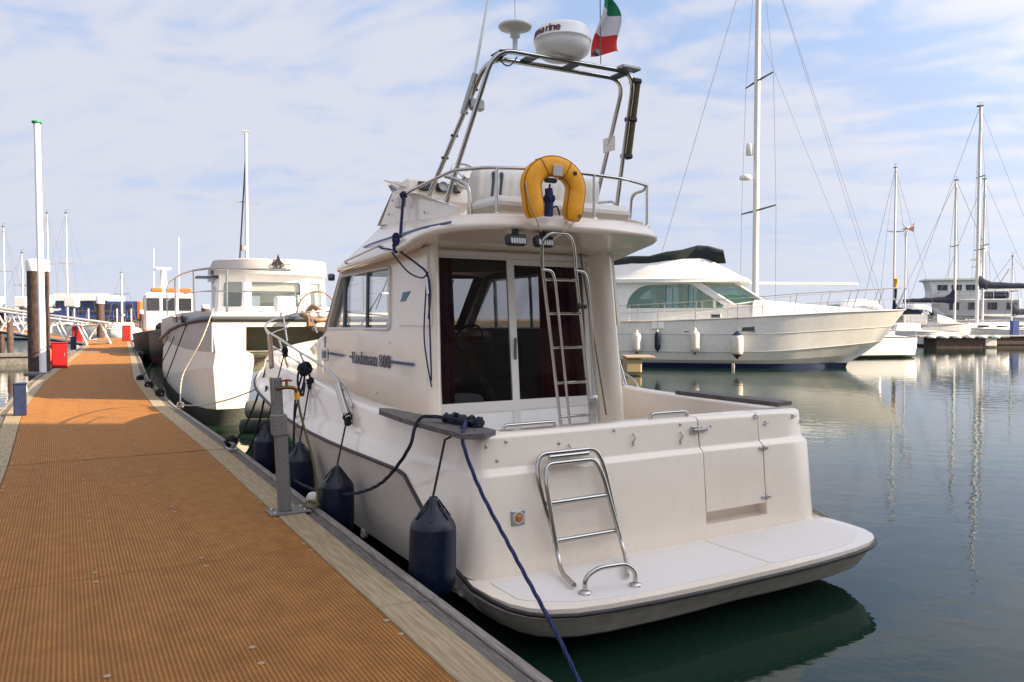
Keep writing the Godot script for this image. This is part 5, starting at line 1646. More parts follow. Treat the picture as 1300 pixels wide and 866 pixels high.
func build_catamaran() -> void:
	var T := Transform3D(Basis(Vector3.UP, deg_to_rad(26.0)), Vector3(-3.65, 0, -14.5))
	var o := thing("work_catamaran", "white catamaran workboat with a grey-topped wheelhouse, bow towards the cruiser", "catamaran", T)
	# V(u, w, v): v runs away from the camera, bow at v = 0
	var st := mb()
	var dk := []     # outline, port-in-picture side from bow to stern: v, half breadth, sheer, rub, knuckle
	for q in [[0.0, 1.76, 2.02, 1.90, 1.05], [0.25, 1.90, 2.03, 1.89, 1.03], [0.8, 2.03, 2.03, 1.86, 0.98], [2.0, 2.14, 2.02, 1.80, 0.88], [4.5, 2.2, 1.98, 1.68, 0.70], [8.0, 2.2, 1.93, 1.48, 0.50], [12.0, 2.15, 1.90, 1.30, 0.32]]: dk.append(q)
	for s in [-1.0, 1.0]:
		st = mb()
		var r0 := PackedVector3Array(); var r1 := PackedVector3Array(); var r2 := PackedVector3Array(); var r3 := PackedVector3Array(); var r4 := PackedVector3Array()
		# round the stem into the inner side of each hull
		for q in [[2.5, 1.02], [0.8, 0.99], [0.25, 1.0], [0.09, 1.06], [0.02, 1.22]]:
			r1.append(V(s * q[1], 1.32, q[0])); r2.append(V(s * (q[1] + 0.04), 1.0, q[0] + 0.02)); r3.append(V(s * (q[1] + 0.12), 0.45, q[0] + 0.1)); r4.append(V(s * (q[1] + 0.2), -0.35, q[0] + 0.3))
		for q in dk:
			r1.append(V(s * (q[1] - 0.06), minf(q[3] - 0.12, 1.32), q[0])); r2.append(V(s * (q[1] - 0.02), q[4], q[0] + 0.03)); r3.append(V(s * (q[1] - 0.06), 0.45 * q[4], q[0] + 0.10)); r4.append(V(s * (q[1] - 0.14), -0.35, q[0] + 0.35))
		# the stem is a hard edge: inner face and side are smoothed apart
		for cutr in [[0, 6, 1, 2], [5, 40, 5, 6]]:
			var q1 := r1.slice(cutr[0], cutr[1]); var q2 := r2.slice(cutr[0], cutr[1]); var q3 := r3.slice(cutr[0], cutr[1]); var q4 := r4.slice(cutr[0], cutr[1])
			if s > 0: loft(st, [q4, q3, q2, q1], [cutr[2], cutr[2], cutr[3]])
			else: loft(st, [q1, q2, q3, q4], [cutr[3], cutr[2], cutr[2]])
		part(o, "hull", st, M.cream)
		st = mb()
		var b0 := PackedVector3Array(); var b1 := PackedVector3Array()
		for i in r3.size():
			var k: float = clampf((r3[i].y - 0.30) / (r3[i].y - r4[i].y), 0.0, 1.0)
			var p := r3[i].lerp(r4[i], k); var c := r4[i]
			var outw := Vector3(s * 0.012, 0, 0.012)
			b0.append(p + (outw if i > 4 else Vector3(-s * 0.012, 0, 0.012))); b1.append(c + (outw if i > 4 else Vector3(-s * 0.012, 0, 0.012)))
		loft(st, [b0, b1] if s < 0 else [b1, b0], 1)
		part(o, "antifouling", st, M.antifoul_dark)
		# side plating above
		st = mb()
		var a0 := PackedVector3Array(); var a1 := PackedVector3Array(); var a2 := PackedVector3Array()
		for q in dk:
			a0.append(V(s * (q[1] - 0.02), q[2], q[0])); a1.append(V(s * (q[1] + 0.01), q[3], q[0])); a2.append(V(s * (q[1] - 0.06), minf(q[3] - 0.12, 1.32), q[0]))
		loft(st, [a0, a1, a2] if s < 0 else [a2, a1, a0], 1)
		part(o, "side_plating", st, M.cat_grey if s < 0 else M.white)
		st = mb(); tube(st, a1, 0.05, 8); part(o, "rubbing_band", st, M.frame_dark)
		st = mb()
		for k in 2:
			box(st, V(s * 2.17, 1.90, 1.8 + k * 1.7), Vector3(0.05, 0.14, 1.2), 0.02)
		part(o, "side_light", st, M.glass_far)
	# bow plate across both hulls
	st = mb()
	var f0 := PackedVector3Array(); var f1 := PackedVector3Array(); var f2 := PackedVector3Array(); var f3 := PackedVector3Array()
	for u in [-1.76, -1.0, -0.3, 0.3, 1.0, 1.76]:
		f0.append(V(u, 2.02, 0.0)); f1.append(V(u, 1.90, -0.02)); f2.append(V(u, 1.32, 0.03)); f3.append(V(u * 0.85, 1.05, 1.4))
	loft(st, [f1, f0], 4); loft(st, [f3, f2], 3)
	# opening in the plate; the hollow behind is added, deep enough to fall dark
	plate(st, PackedVector2Array([Vector2(-1.76, 1.32), Vector2(1.76, 1.32), Vector2(1.76, 1.90), Vector2(-1.76, 1.90)]), [PackedVector2Array([Vector2(-1.19, 1.325), Vector2(0.9, 1.325), Vector2(0.9, 1.76), Vector2(-1.19, 1.76)])], func(q: Vector2, d: int) -> Vector3: return V(q.x, q.y, 0.03 - 0.05 * (q.y - 1.32) / 0.58 + (0.05 if d == 0 else 0.0)))
	part(o, "bow_plate", st, M.cream)
	st = mb(); tube(st, f1, 0.05, 8); part(o, "bow_fender_strip", st, M.frame_dark)
	st = mb()
	box(st, V(-0.15, 1.80, 0.50), Vector3(2.2, 0.04, 0.9)); box(st, V(-0.15, 1.54, 0.95), Vector3(2.2, 0.52, 0.05)); box(st, V(-1.23, 1.54, 0.50), Vector3(0.04, 0.5, 0.86)); box(st, V(0.95, 1.54, 0.50), Vector3(0.04, 0.5, 0.86)); box(st, V(-0.15, 1.30, 0.50), Vector3(2.2, 0.03, 0.86))
	part(o, "added_recess", st, M.olive)
	st = mb(); box(st, V(0, 1.0, 6.8), Vector3(2.3, 0.10, 11.0), 0.02); part(o, "tunnel_roof", st, M.cat_grey)
	st = mb(); tube(st, [V(-0.95, 0.98, 0.9), V(-0.35, 1.28, 0.35)], 0.09, 8); part(o, "tunnel_strut", st, M.cream)
	# deck
	st = mb()
	var d0 := PackedVector3Array(); var d1 := PackedVector3Array()
	for q in dk: d0.append(V(-q[1] + 0.02, q[2] - 0.05, q[0] + 0.02)); d1.append(V(q[1] - 0.02, q[2] - 0.05, q[0] + 0.02))
	loft(st, [d1, d0], 1); part(o, "deck", st, M.white)
	# wheelhouse: facets round the front
	var plan := [Vector2(-1.05, 8.0), Vector2(-1.24, 4.42), Vector2(-0.70, 3.92), Vector2(0.70, 3.92), Vector2(1.24, 4.42), Vector2(1.05, 8.0), Vector2(-1.05, 8.0)]
	var spans := [[[0.10, 0.28], [0.32, 0.50], [0.80, 0.96]], [[0.16, 0.86]], [[0.10, 0.88]], [[0.16, 0.80]], [[0.05, 0.2], [0.5, 0.68], [0.72, 0.9]], [[0.4, 0.6]]]
	for k in 6:
		var a: Vector2 = plan[k]; var c: Vector2 = plan[k + 1]; var l := a.distance_to(c)
		var nrm := Vector2((c - a).y, -(c - a).x).normalized()      # towards the inside or outside, fixed below
		if nrm.dot((a + c) * 0.5 - Vector2(0, 6.5)) < 0: nrm = -nrm
		var map := func(q: Vector2, off: float) -> Vector3:
			var p := a.lerp(c, q.x / l) + nrm * (off - 0.07 * (q.y - 2.0)) 
			return V(p.x, q.y, p.y)
		var holes := []
		for sp in spans[k]: holes.append(round_poly([Vector2(sp[0] * l, 2.18), Vector2(sp[1] * l, 2.18), Vector2(sp[1] * l, 2.74), Vector2(sp[0] * l, 2.74)], 0.06))
		st = mb()
		plate(st, PackedVector2Array([Vector2(0, 1.95), Vector2(l, 1.95), Vector2(l, 2.92), Vector2(0, 2.92)]), holes, func(q: Vector2, d: int) -> Vector3: return map.call(q, 0.0 if d == 0 else -0.06))
		var wl := part(o, "wheelhouse_wall", st, M.white)
		for sp in spans[k]:
			st = mb()
			plate(st, PackedVector2Array([Vector2(sp[0] * l - 0.02, 2.16), Vector2(sp[1] * l + 0.02, 2.16), Vector2(sp[1] * l + 0.02, 2.76), Vector2(sp[0] * l - 0.02, 2.76)]), [], func(q: Vector2, d: int) -> Vector3: return map.call(q, -0.025 if d == 0 else -0.04))
			part(wl, "pane", st, M.glass)
			st = mb()
			plate(st, PackedVector2Array([Vector2(sp[0] * l, 2.53), Vector2(sp[1] * l, 2.53), Vector2(sp[1] * l, 2.75), Vector2(sp[0] * l, 2.75)]), [], func(q: Vector2, d: int) -> Vector3: return map.call(q, -0.09 if d == 0 else -0.11))
			part(wl, "blind", st, M.cat_grey)
	st = mb(); box(st, V(0, 2.0, 6.2), Vector3(1.7, 0.1, 3.0)); box(st, V(0.3, 2.15, 5.4), Vector3(0.9, 0.3, 0.4), 0.05); part(o, "wheelhouse_inside", st, M.cloth_dark)
	st = mb()
	var rr := []
	for q in [[0.90, 0.0], [1.0, 0.012], [1.01, 0.05], [1.0, 0.345], [0.965, 0.375]]:
		var r := PackedVector3Array()
		for p in [Vector2(-1.10, 8.3), Vector2(-1.2, 6.5), Vector2(-1.30, 4.75), Vector2(-1.18, 4.25), Vector2(-0.78, 3.86), Vector2(-0.4, 3.72), Vector2(0, 3.68), Vector2(0.4, 3.72), Vector2(0.78, 3.86), Vector2(1.18, 4.25), Vector2(1.30, 4.75), Vector2(1.2, 6.5), Vector2(1.10, 8.3)]:
			r.append(V(p.x * q[0], 2.89 + q[1], 6.5 + (p.y - 6.5) * q[0]))
		rr.append(r)
	loft(st, rr, [1, 2, 2, 3], true); fan(st, rr[4]); fan(st, rr[0], true)
	part(o, "wheelhouse_roof", st, M.cat_grey)
	# dark emblem on the roof front: a sail shape over two rings and a bar
	st = mb()
	var E0 := V(-0.02, 3.10, 3.645)
	plate(st, PackedVector2Array([Vector2(-0.10, 0.08), Vector2(0.10, 0.08), Vector2(0.045, 0.20), Vector2(0.0, 0.32), Vector2(-0.035, 0.20)]), [PackedVector2Array([Vector2(-0.015, 0.13), Vector2(0.02, 0.13), Vector2(0.005, 0.20)])], func(q: Vector2, d: int) -> Vector3: return E0 + Vector3(q.x, q.y - 0.06, 0.012 if d == 1 else -0.02))
	for u in [-0.065, 0.065]:
		var ring := PackedVector3Array()
		for j in 14: ring.append(E0 + Vector3(u + 0.055 * cos(TAU * j / 14), 0.02 + 0.05 * sin(TAU * j / 14), 0.01))
		tube(st, ring, 0.014, 5, -1.0, true)
	box(st, E0 + Vector3(0.02, -0.075, 0.0), Vector3(0.30, 0.04, 0.03)); tube(st, [E0 + Vector3(0.1, 0.02, 0.01), E0 + Vector3(0.26, 0.03, 0.01)], 0.008, 5)
	part(o, "emblem", st, M.black)
	st = mb(); box(st, V(-1.42, 2.86, 4.9), Vector3(0.5, 0.05, 0.5), 0.02); box(st, V(-1.30, 2.97, 4.7), Vector3(0.12, 0.10, 0.10), 0.02); part(o, "eave", st, M.frame_dark)
	# rails
	var loop := PackedVector3Array()
	for q in [[-2.1, 9.0], [-2.16, 6.0], [-2.14, 4.0], [-2.1, 2.2], [-1.98, 0.9], [-1.80, 0.25], [-1.5, 0.08], [-0.4, 0.06]]: loop.append(V(q[0], 1.99, q[1]))
	rail_loop(o, loop, 0.80, 0.022, 2)
	var loop2 := PackedVector3Array()
	for q in [[0.95, 0.06], [1.5, 0.08], [1.85, 0.3], [2.0, 0.9], [2.14, 2.4], [2.16, 6.0]]: loop2.append(V(q[0], 1.99, q[1]))
	rail_loop(o, loop2, 0.80, 0.022, 2)
	# anchor on its roller, and gear on the foredeck
	st = mb()
	tube(st, spline([V(-0.1, 2.02, 0.1), V(-0.08, 2.12, -0.25), V(0.0, 2.05, -0.5)], 5), 0.05, 8); part(o, "anchor_shank", st, M.bow_wood); st = mb(); tube(st, spline([V(-0.28, 2.0, -0.30), V(-0.14, 1.90, -0.48), V(0.02, 1.88, -0.52), V(0.22, 1.95, -0.42), V(0.38, 2.03, -0.28)], 5), 0.06, 8, 0.03); part(o, "anchor_fluke", st, M.bow_wood); st = mb(); box(st, V(-0.14, 1.85, -0.48), Vector3(0.18, 0.20, 0.08), 0.03)
	part(o, "anchor", st, M.bow_wood)
	st = mb()
	var hoop := PackedVector3Array()
	for j in 15: hoop.append(V(0.02 - 0.36 * cos(PI * j / 14), 2.0 + 0.40 * sin(PI * j / 14), -0.22))
	tube(st, hoop, 0.016, 8); part(o, "anchor_hoop", st, M.bow_wood)
	st = mb(); box(st, V(-0.45, 2.17, 0.4), Vector3(0.35, 0.30, 0.3), 0.03); part(o, "windlass", st, M.white)
	st = mb(); box(st, V(-0.35, 2.02, 1.2), Vector3(0.9, 0.08, 0.6), 0.02); box(st, V(0.35, 2.05, 1.0), Vector3(0.5, 0.16, 0.4), 0.05); part(o, "deck_hatch", st, M.white_dull)
	# mast with a striped halyard
	st = mb(); tube(st, [V(-0.25, 3.2, 7.0), V(-0.25, 6.75, 7.0)], 0.05, 8, 0.035); part(o, "mast", st, M.mast)
	st = mb(); tube(st, [V(-0.45, 3.3, 6.9), V(-0.26, 6.1, 7.0)], 0.022, 6); part(o, "stay", st, M.navy_cloth)
	st = mb(); tube(st, [V(-0.55, 4.95, 7.0), V(0.10, 4.95, 7.0)], 0.015, 5); part(o, "crosstree", st, M.steel_dull); st = mb(); box(st, V(-0.25, 6.80, 7.0), Vector3(0.2, 0.04, 0.05)); part(o, "wind_sensor", st, M.steel_dull); st = mb(); box(st, V(-0.35, 3.75, 6.95), Vector3(0.12, 0.16, 0.1), 0.03); part(o, "mast_fitting", st, M.steel_dull)
	# lines to the pontoon
	st = mb(); var cleat := dock_t * Vector3(1.60, 0.52, -13.6)
	rope(st, spline([T * V(-1.72, 2.08, 0.1), T * V(-1.95, 1.55, -0.30), T * V(-2.25, 0.95, -0.25), cleat], 8), 0.011); rope(st, sag(cleat, boat_t * V(-1.55, 1.10, 5.4), 0.08), 0.010); knot(st, cleat, 0.05, 0.012, 140)
	one("mooring_line", "pale mooring line between the catamaran's bow and the pontoon cleat", "rope", st, M.pale_rope)
	for k in 3:
		st = mb()
		tube(st, spline([T * V(-2.02, 2.0, 1.2 + k * 2.6), T * V(-2.25, 1.3, 1.6 + k * 2.6), dock_t * Vector3(1.55, 0.46, -(16.2 + k * 2.2))], 6), 0.011, 6); knot(st, dock_t * Vector3(1.55, 0.49, -(16.2 + k * 2.2)), 0.075, 0.016, 150 + k)
		one("mooring_line", ["black line from the catamaran's nearest rail post down to the pontoon", "black line from the catamaran's middle to the pontoon", "black line from the catamaran's stern quarter to the pontoon"][k], "rope", st, M.black_rope)
	# grey roller fender lying between the hulls
	st = mb()
	lathe(st, [Vector2(0, -0.62), Vector2(0.13, -0.60), Vector2(0.15, -0.55), Vector2(0.15, 0.55), Vector2(0.13, 0.60), Vector2(0, 0.62)], Transform3D(Basis(Vector3.BACK, PI / 2), Vector3(-3.75, 0.42, -12.9)), 14)
	one("roller_fender", "grey roller fender lying low between the catamaran's hulls", "fender", st, M.galv)
	st = mb()
	lathe(st, [Vector2(0, -0.52), Vector2(0.12, -0.50), Vector2(0.14, -0.45), Vector2(0.14, 0.45), Vector2(0.12, 0.50), Vector2(0, 0.52)], Transform3D(Basis(Vector3.BACK, PI / 2), Vector3(-4.05, 0.09, -13.2)), 14)
	one("roller_fender", "dark roller fender floating beneath the grey one between the hulls", "fender", st, M.antifoul_dark)

func yx(x: float) -> float:      # the yacht's forebody is a little shorter
	return x if x < 9.0 else 9.0 + (x - 9.0) * 0.82

func build_white_yacht() -> void:
	# bow to the right: local x along the boat, z towards the camera; hull centre line at z = -32.2
	var YT := Transform3D(Basis(Vector3.UP, deg_to_rad(-16.0)), Vector3.ZERO)
	YT.origin = Vector3(5.7, 0, -31.0) - YT.basis * Vector3(5.7, 0, 2.1)
	var o := thing("motor_yacht", "big white motor yacht with a dark canvas cover over its flybridge, bow to the right", "motor yacht", YT)
	var st := mb()
	var sh := PackedVector3Array(); var kn := PackedVector3Array(); var k2 := PackedVector3Array(); var ch := PackedVector3Array(); var wl := PackedVector3Array(); var ke := PackedVector3Array()
	for q in [[1.0, 1.95, 1.70, 1.90, 1.86, 1.80], [4.0, 2.15, 1.76, 2.1, 2.04, 1.96], [8.0, 2.2, 1.90, 2.13, 2.05, 1.94], [10.5, 2.1, 2.02, 1.98, 1.84, 1.62], [12.5, 1.72, 2.12, 1.50, 1.27, 0.95], [14.0, 1.22, 2.18, 0.98, 0.72, 0.38], [15.2, 0.68, 2.22, 0.48, 0.28, 0.05], [15.9, 0.28, 2.24, 0.15, 0.05, 0.0], [16.3, 0.0, 2.26, 0.0, 0.0, 0.0]]:
		var x: float = yx(q[0])
		var bow := maxf(0.0, (q[0] - 9.5) / 6.8)
		sh.append(Vector3(x, q[2], q[1])); kn.append(Vector3(x - 0.45 * bow * bow, lerpf(1.30, 1.62, bow), q[3])); k2.append(Vector3(x - 0.85 * bow * bow, lerpf(0.62, 1.02, bow), q[4])); ch.append(Vector3(x - 1.5 * bow * bow, lerpf(0.30, 0.52, bow), q[5])); wl.append(Vector3(x - 2.05 * bow * bow, 0.17, maxf(q[5] - 0.14 - 0.25 * bow, 0.0))); ke.append(Vector3(x - 2.3 * bow * bow, -0.5, maxf(q[5] - 0.5, 0.0)))
	var S := func(r: PackedVector3Array) -> PackedVector3Array: return PackedVector3Array(Array(spline(Array(r), 4)))
	var rows := []
	for r in [sh, kn, k2, ch, wl, ke]: rows.append(S.call(r))
	for s in [1.0, -1.0]:
		var fl := []
		for r in rows:
			var f := PackedVector3Array()
			for q in r: f.append(Vector3(q.x, q.y, q.z * s))
			fl.append(f)
		if s < 0: fl.reverse()
		st = mb()
		loft(st, fl.slice(0, 5) if s > 0 else fl.slice(1, 6), [1, 2, 3, 4]); part(o, "hull_side", st, M.white_dull)
		st = mb(); loft(st, fl.slice(4, 6) if s > 0 else fl.slice(0, 2), 1); part(o, "boot_top", st, M.antifoul_blue)
	var nsh: PackedVector3Array = rows[0]
	for r in [rows[1], rows[2]]:
		st = mb(); var ln := PackedVector3Array()
		for q in r: ln.append(q + Vector3(0, 0, 0.004))
		tube(st, ln, 0.014, 5); part(o, "hull_line", st, M.cat_grey)
	st = mb(); tube(st, nsh, 0.03, 6); part(o, "rubbing_band", st, M.cat_grey)
	st = mb(); quad(st, Vector3(1.0, 1.7, 1.95), Vector3(1.0, 1.7, -1.95), Vector3(1.0, -0.4, -1.8), Vector3(1.0, -0.4, 1.8)); part(o, "transom", st, M.white)
	# deck and coachroof
	st = mb()
	var c := PackedVector3Array(); var far := PackedVector3Array()
	for q in nsh: c.append(Vector3(q.x, q.y + 0.03, 0)); far.append(Vector3(q.x, q.y, -q.z))
	loft(st, [far, c, nsh], 1); part(o, "deck", st, M.white)
	st = mb()
	var cr := []
	for q in [[9.3, 2.62, 1.62], [10.4, 2.52, 1.50], [11.5, 2.40, 1.25], [12.6, 2.30, 0.95], [13.3, 2.22, 0.6]]:
		var r := PackedVector3Array()
		for a in [-1.0, -0.97, -0.85, 0.0, 0.85, 0.97, 1.0]: r.append(Vector3(q[0] + 0.3 * (1.0 - a * a), 2.0 if absf(a) == 1.0 else q[1] + 0.05 * (1.0 - a * a) - (0.12 if absf(a) > 0.9 else 0.0), a * q[2]))
		cr.append(r)
	loft(st, cr, 1); part(o, "coachroof", st, M.white)
	# saloon sides with the long arched window and the raked screen
	for s in [1.0, -1.0]:
		st = mb()
		var g := func(q: Vector2, off: float) -> Vector3: return Vector3(q.x, q.y, s * (1.74 - 0.10 * (q.y - 2.0) - maxf(0.0, q.x - 7.5) * 0.10 + off))
		var win := PackedVector2Array()
		for i in 9: win.append(Vector2(4.45 + 1.0 * (1.0 - cos(PI / 2 * i / 8.0)) * 0.95, 2.33 + 0.93 * sin(PI / 2 * i / 8.0)))
		win.append(Vector2(6.95, 3.29)); win.append(Vector2(8.25, 2.42)); win.append(Vector2(8.15, 2.33))
		plate(st, PackedVector2Array([Vector2(1.6, 1.8), Vector2(9.5, 1.9), Vector2(9.45, 2.45), Vector2(8.55, 2.45), Vector2(7.25, 3.36), Vector2(1.6, 3.36)]), [win], func(q: Vector2, d: int) -> Vector3: return g.call(q, 0.0 if (d == 0) == (s > 0) else -0.08))
		var sd := part(o, "saloon_side", st, M.white_dull)
		for cut in [[4.4, 5.98], [6.04, 6.86], [6.92, 8.3]]:
			var strip := PackedVector2Array([Vector2(cut[0], 2), Vector2(cut[1], 2), Vector2(cut[1], 4), Vector2(cut[0], 4)])
			for pg in Geometry2D.intersect_polygons(strip, win):
				st = mb(); plate(st, pg, [], func(q: Vector2, d: int) -> Vector3: return g.call(q, -0.03 - (0.02 if (d == 0) == (s > 0) else 0.03))); part(sd, "pane", st, M.glass_green)
		st = mb()
		for x in [6.01, 6.89]: tube(st, [g.call(Vector2(x, 2.35), -0.01), g.call(Vector2(x, 3.26), -0.01)], 0.03, 6)
		part(sd, "mullion", st, M.teal)
		# quarter screen
		st = mb()
		var qs := PackedVector2Array([Vector2(7.32, 3.29), Vector2(8.62, 3.33), Vector2(9.75, 2.62), Vector2(8.62, 2.46)])
		plate(st, qs, [], func(q: Vector2, d: int) -> Vector3: return Vector3(q.x, q.y, s * (1.60 - (q.x - 7.3) * 0.22 + (0.0 if (d == 0) == (s > 0) else -0.03))))
		part(o, "screen_pane", st, M.glass_green)
		st = mb(); tube(st, [Vector3(7.28, 3.31, s * 1.60), Vector3(8.60, 2.45, s * 1.52)], 0.06, 6); tube(st, [Vector3(8.62, 3.33, s * 1.31), Vector3(9.75, 2.62, s * 1.07)], 0.04, 6); tube(st, [Vector3(8.60, 2.45, s * 1.34), Vector3(9.75, 2.62, s * 1.10)], 0.05, 6); part(o, "screen_frame", st, M.white)
	st = mb()
	quad(st, Vector3(8.62, 3.33, 1.3), Vector3(8.62, 3.33, -1.3), Vector3(9.75, 2.62, -1.06), Vector3(9.75, 2.62, 1.06)); part(o, "screen_pane", st, M.glass_green)
	st = mb(); box(st, Vector3(5.5, 2.05, 0), Vector3(7.0, 0.05, 3.2)); box(st, Vector3(7.6, 2.5, 0.4), Vector3(0.6, 0.9, 0.6), 0.1); box(st, Vector3(4.5, 2.4, -0.9), Vector3(2.5, 0.7, 0.7), 0.1); part(o, "saloon_inside", st, M.cream)
	for x in [5.5, 6.6, 7.3]:
		st = mb(); box(st, Vector3(x, 2.75, 1.52), Vector3(0.22, 1.0, 0.06), 0.03); box(st, Vector3(x, 2.75, -1.5), Vector3(0.4, 1.0, 0.06), 0.03); part(o, "curtain", st, M.cream)
	# flybridge moulding
	st = mb()
	var fb := []
	for q in [[3.30, 0.0, 9.25, 1.42], [3.36, 0.03, 9.32, 1.80], [3.50, 0.02, 9.15, 1.82], [3.52, 0.0, 9.05, 1.70], [4.05, 0.2, 8.1, 1.58], [4.28, 0.3, 7.7, 1.50]]:
		var r := PackedVector3Array()
		for p in [[1.8, 1.0], [4.5, 1.0], [-0.25, 1.0], [-0.04, 0.7], [0.0, 0.0], [-0.04, -0.7], [-0.25, -1.0], [4.5, -1.0], [1.8, -1.0]]:
			var x: float = p[0] if p[0] > 1.0 else q[2] + p[0] * 1.6
			r.append(Vector3(x, q[0], q[3] * p[1]))
		fb.append(r)
	loft(st, fb, [1, 2, 3, 4, 4], true); fan(st, fb[0], true); fan(st, fb[5])
	part(o, "flybridge", st, M.white)
	# canvas
	st = mb()
	var cv := []
	for q in [[2.0, 3.95, 4.32, 1.5], [3.9, 4.0, 4.38, 1.56], [4.6, 4.14, 4.44, 1.56], [5.3, 4.10, 4.42, 1.55], [6.0, 4.22, 4.58, 1.53], [6.6, 4.24, 4.66, 1.5], [7.2, 4.25, 4.86, 1.2], [7.6, 4.26, 4.80, 1.3], [8.2, 4.27, 4.60, 1.45], [8.25, 4.27, 4.32, 1.46]]:
		var r := PackedVector3Array()
		for a in [1.0, 1.03, 0.9, 0.4, 0.0, -0.4, -0.9, -1.03, -1.0]:
			var y: float = q[1] if absf(a) == 1.0 else q[2] - (0.07 if absf(a) > 1.0 else 0.0) + 0.02 * sin(q[0] * 9.0 + a * 4.0)
			r.append(Vector3(q[0], y, q[3] * a))
		cv.append(r)
	loft(st, cv, 1)
	one("canvas_cover", "dark canvas cover stretched over the white motor yacht's flybridge", "cover", st, M.black_cloth, YT)
	# portholes, vents, box
	for q in [[9.15, 1.52, 2.10, 0.48, 0.17], [6.85, 1.45, 2.115, 0.22, 0.17], [7.95, 2.02, 2.17, 0.32, 0.09], [4.45, 1.48, 2.07, 0.42, 0.17], [5.05, 1.48, 2.085, 0.46, 0.17]]:
		st = mb(); box(st, Vector3(q[0], q[1], q[2]), Vector3(q[3] + 0.08, q[4] + 0.07, 0.05), 0.03); var fr := part(o, "porthole", st, M.steel_dull)
		st = mb(); box(st, Vector3(q[0], q[1], q[2] + 0.012), Vector3(q[3], q[4], 0.05), 0.04); part(fr, "porthole_glass", st, M.glass_far)
	st = mb(); box(st, Vector3(5.75, 1.66, 2.16), Vector3(0.46, 0.30, 0.10), 0.02); part(o, "vent_box", st, M.white)
	st = mb(); tube(st, [Vector3(13.3, 0.83, 0.62), Vector3(13.3, 0.83, 0.70)], 0.05, 8); part(o, "anchor_eye", st, M.steel_dull)
	st = mb(); box(st, Vector3(8.6, 0.08, 2.02), Vector3(0.12, 0.2, 0.1), 0.02); part(o, "exhaust", st, M.cat_grey)
	# rails
	var pts := PackedVector3Array()
	for q in [[3.4, 2.1, 1.75], [4.6, 2.12, 1.80], [6.0, 2.13, 1.85], [7.2, 2.12, 1.88], [8.4, 2.08, 1.95], [9.8, 2.02, 2.0], [11.2, 1.85, 2.08], [12.6, 1.55, 2.13], [13.8, 1.18, 2.18], [14.9, 0.72, 2.21], [15.9, 0.22, 2.24]]: pts.append(Vector3(yx(q[0]), q[2], q[1] - 0.1))
	for s in [1.0, -1.0]:
		var top := PackedVector3Array()
		for i in pts.size(): top.append(Vector3(pts[i].x + 0.35 * maxf(0, (pts[i].x - 9.0) / 6.0), pts[i].y + lerpf(0.62, 0.88, i / 10.0), pts[i].z * s))
		st = mb(); tube(st, top, 0.018, 6); var g := part(o, "guard_rail", st, M.steel)
		st = mb(); var m2 := PackedVector3Array()
		for i in pts.size(): m2.append(Vector3(pts[i].x, pts[i].y, pts[i].z * s).lerp(top[i], 0.5))
		tube(st, m2, 0.010, 5); part(g, "lower_rail", st, M.steel)
		for i in pts.size():
			st = mb(); tube(st, [Vector3(pts[i].x, pts[i].y, pts[i].z * s), top[i]], 0.015, 6); part(g, "stanchion", st, M.steel)
	# fenders along the near side
	var zf := 2.34
	var names_ := ["white fender nearest the left end of the big white yacht's side", "slim dark green fender on the big white yacht's side", "white fender below the saloon screen of the big white yacht", "white fender with navy top and dark tip on the big yacht"]
	var fx := [[4.95, 0.98, 0.17, 0.80], [5.75, 1.03, 0.12, 0.76], [7.18, 1.03, 0.17, 0.88], [8.75, 0.92, 0.22, 0.88]]
	for i in 4:
		var q = fx[i]
		var f := thing("fender", names_[i], "fender", YT * at_pos(q[0], q[1], zf + (q[2] - 0.17)), "" if i == 1 else "white fenders of the big motor yacht")
		var r: float = q[2]; var h: float = q[3]
		st = mb()
		lathe(st, [Vector2(0, -h * 0.5), Vector2(r * 0.5, -h * 0.47), Vector2(r * 0.9, -h * 0.4), Vector2(r, -h * 0.3), Vector2(r, h * 0.3), Vector2(r * 0.9, h * 0.4), Vector2(r * 0.5, h * 0.47), Vector2(0, h * 0.5)], Transform3D(), 16)
		part(f, "fender_body", st, M.navy_cloth if i == 1 else M.fender_white)
		st = mb()
		lathe(st, [Vector2(r * 0.30, -h * 0.48), Vector2(r * 0.22, -h * 0.56), Vector2(0, -h * 0.60)], Transform3D(), 12)
		if i == 3: lathe(st, [Vector2(r * 0.93, -h * 0.405), Vector2(r * 0.5, -h * 0.49), Vector2(r * 0.2, -h * 0.60), Vector2(0, -h * 0.62)], Transform3D(), 14)
		part(f, "fender_tip", st, M.maroon if i != 1 else M.navy_cloth)
		st = mb(); lathe(st, [Vector2(r * 0.93, h * 0.405) if i == 3 else Vector2(r * 0.3, h * 0.48), Vector2(r * 0.22, h * 0.58), Vector2(0, h * 0.62)], Transform3D(), 12)
		part(f, "fender_neck", st, M.navy if i == 3 else M.white_dull)
		st = mb(); tube(st, [Vector3(0, h * 0.58, 0), Vector3(0, 2.5 - q[1], -0.28)], 0.014, 5)
		one("fender_line", "line holding the " + names_[i], "rope", st, M.wire, YT * at_pos(q[0], q[1], zf))
	# the pontoon finger beside it
	st = mb(); box(st, Vector3(4.15, 0.30, -27.2), Vector3(0.55, 0.5, 0.9), 0.05)
	var fp := thing("finger_pontoon", "small timber finger pontoon beside the big white yacht's stern", "pontoon", at_pos(0, 0, 0))
	part(fp, "float", st, M.plank)
	st = mb(); box(st, Vector3(4.35, 0.60, -27.2), Vector3(1.0, 0.08, 1.1), 0.02); part(fp, "deck", st, M.plank_b)

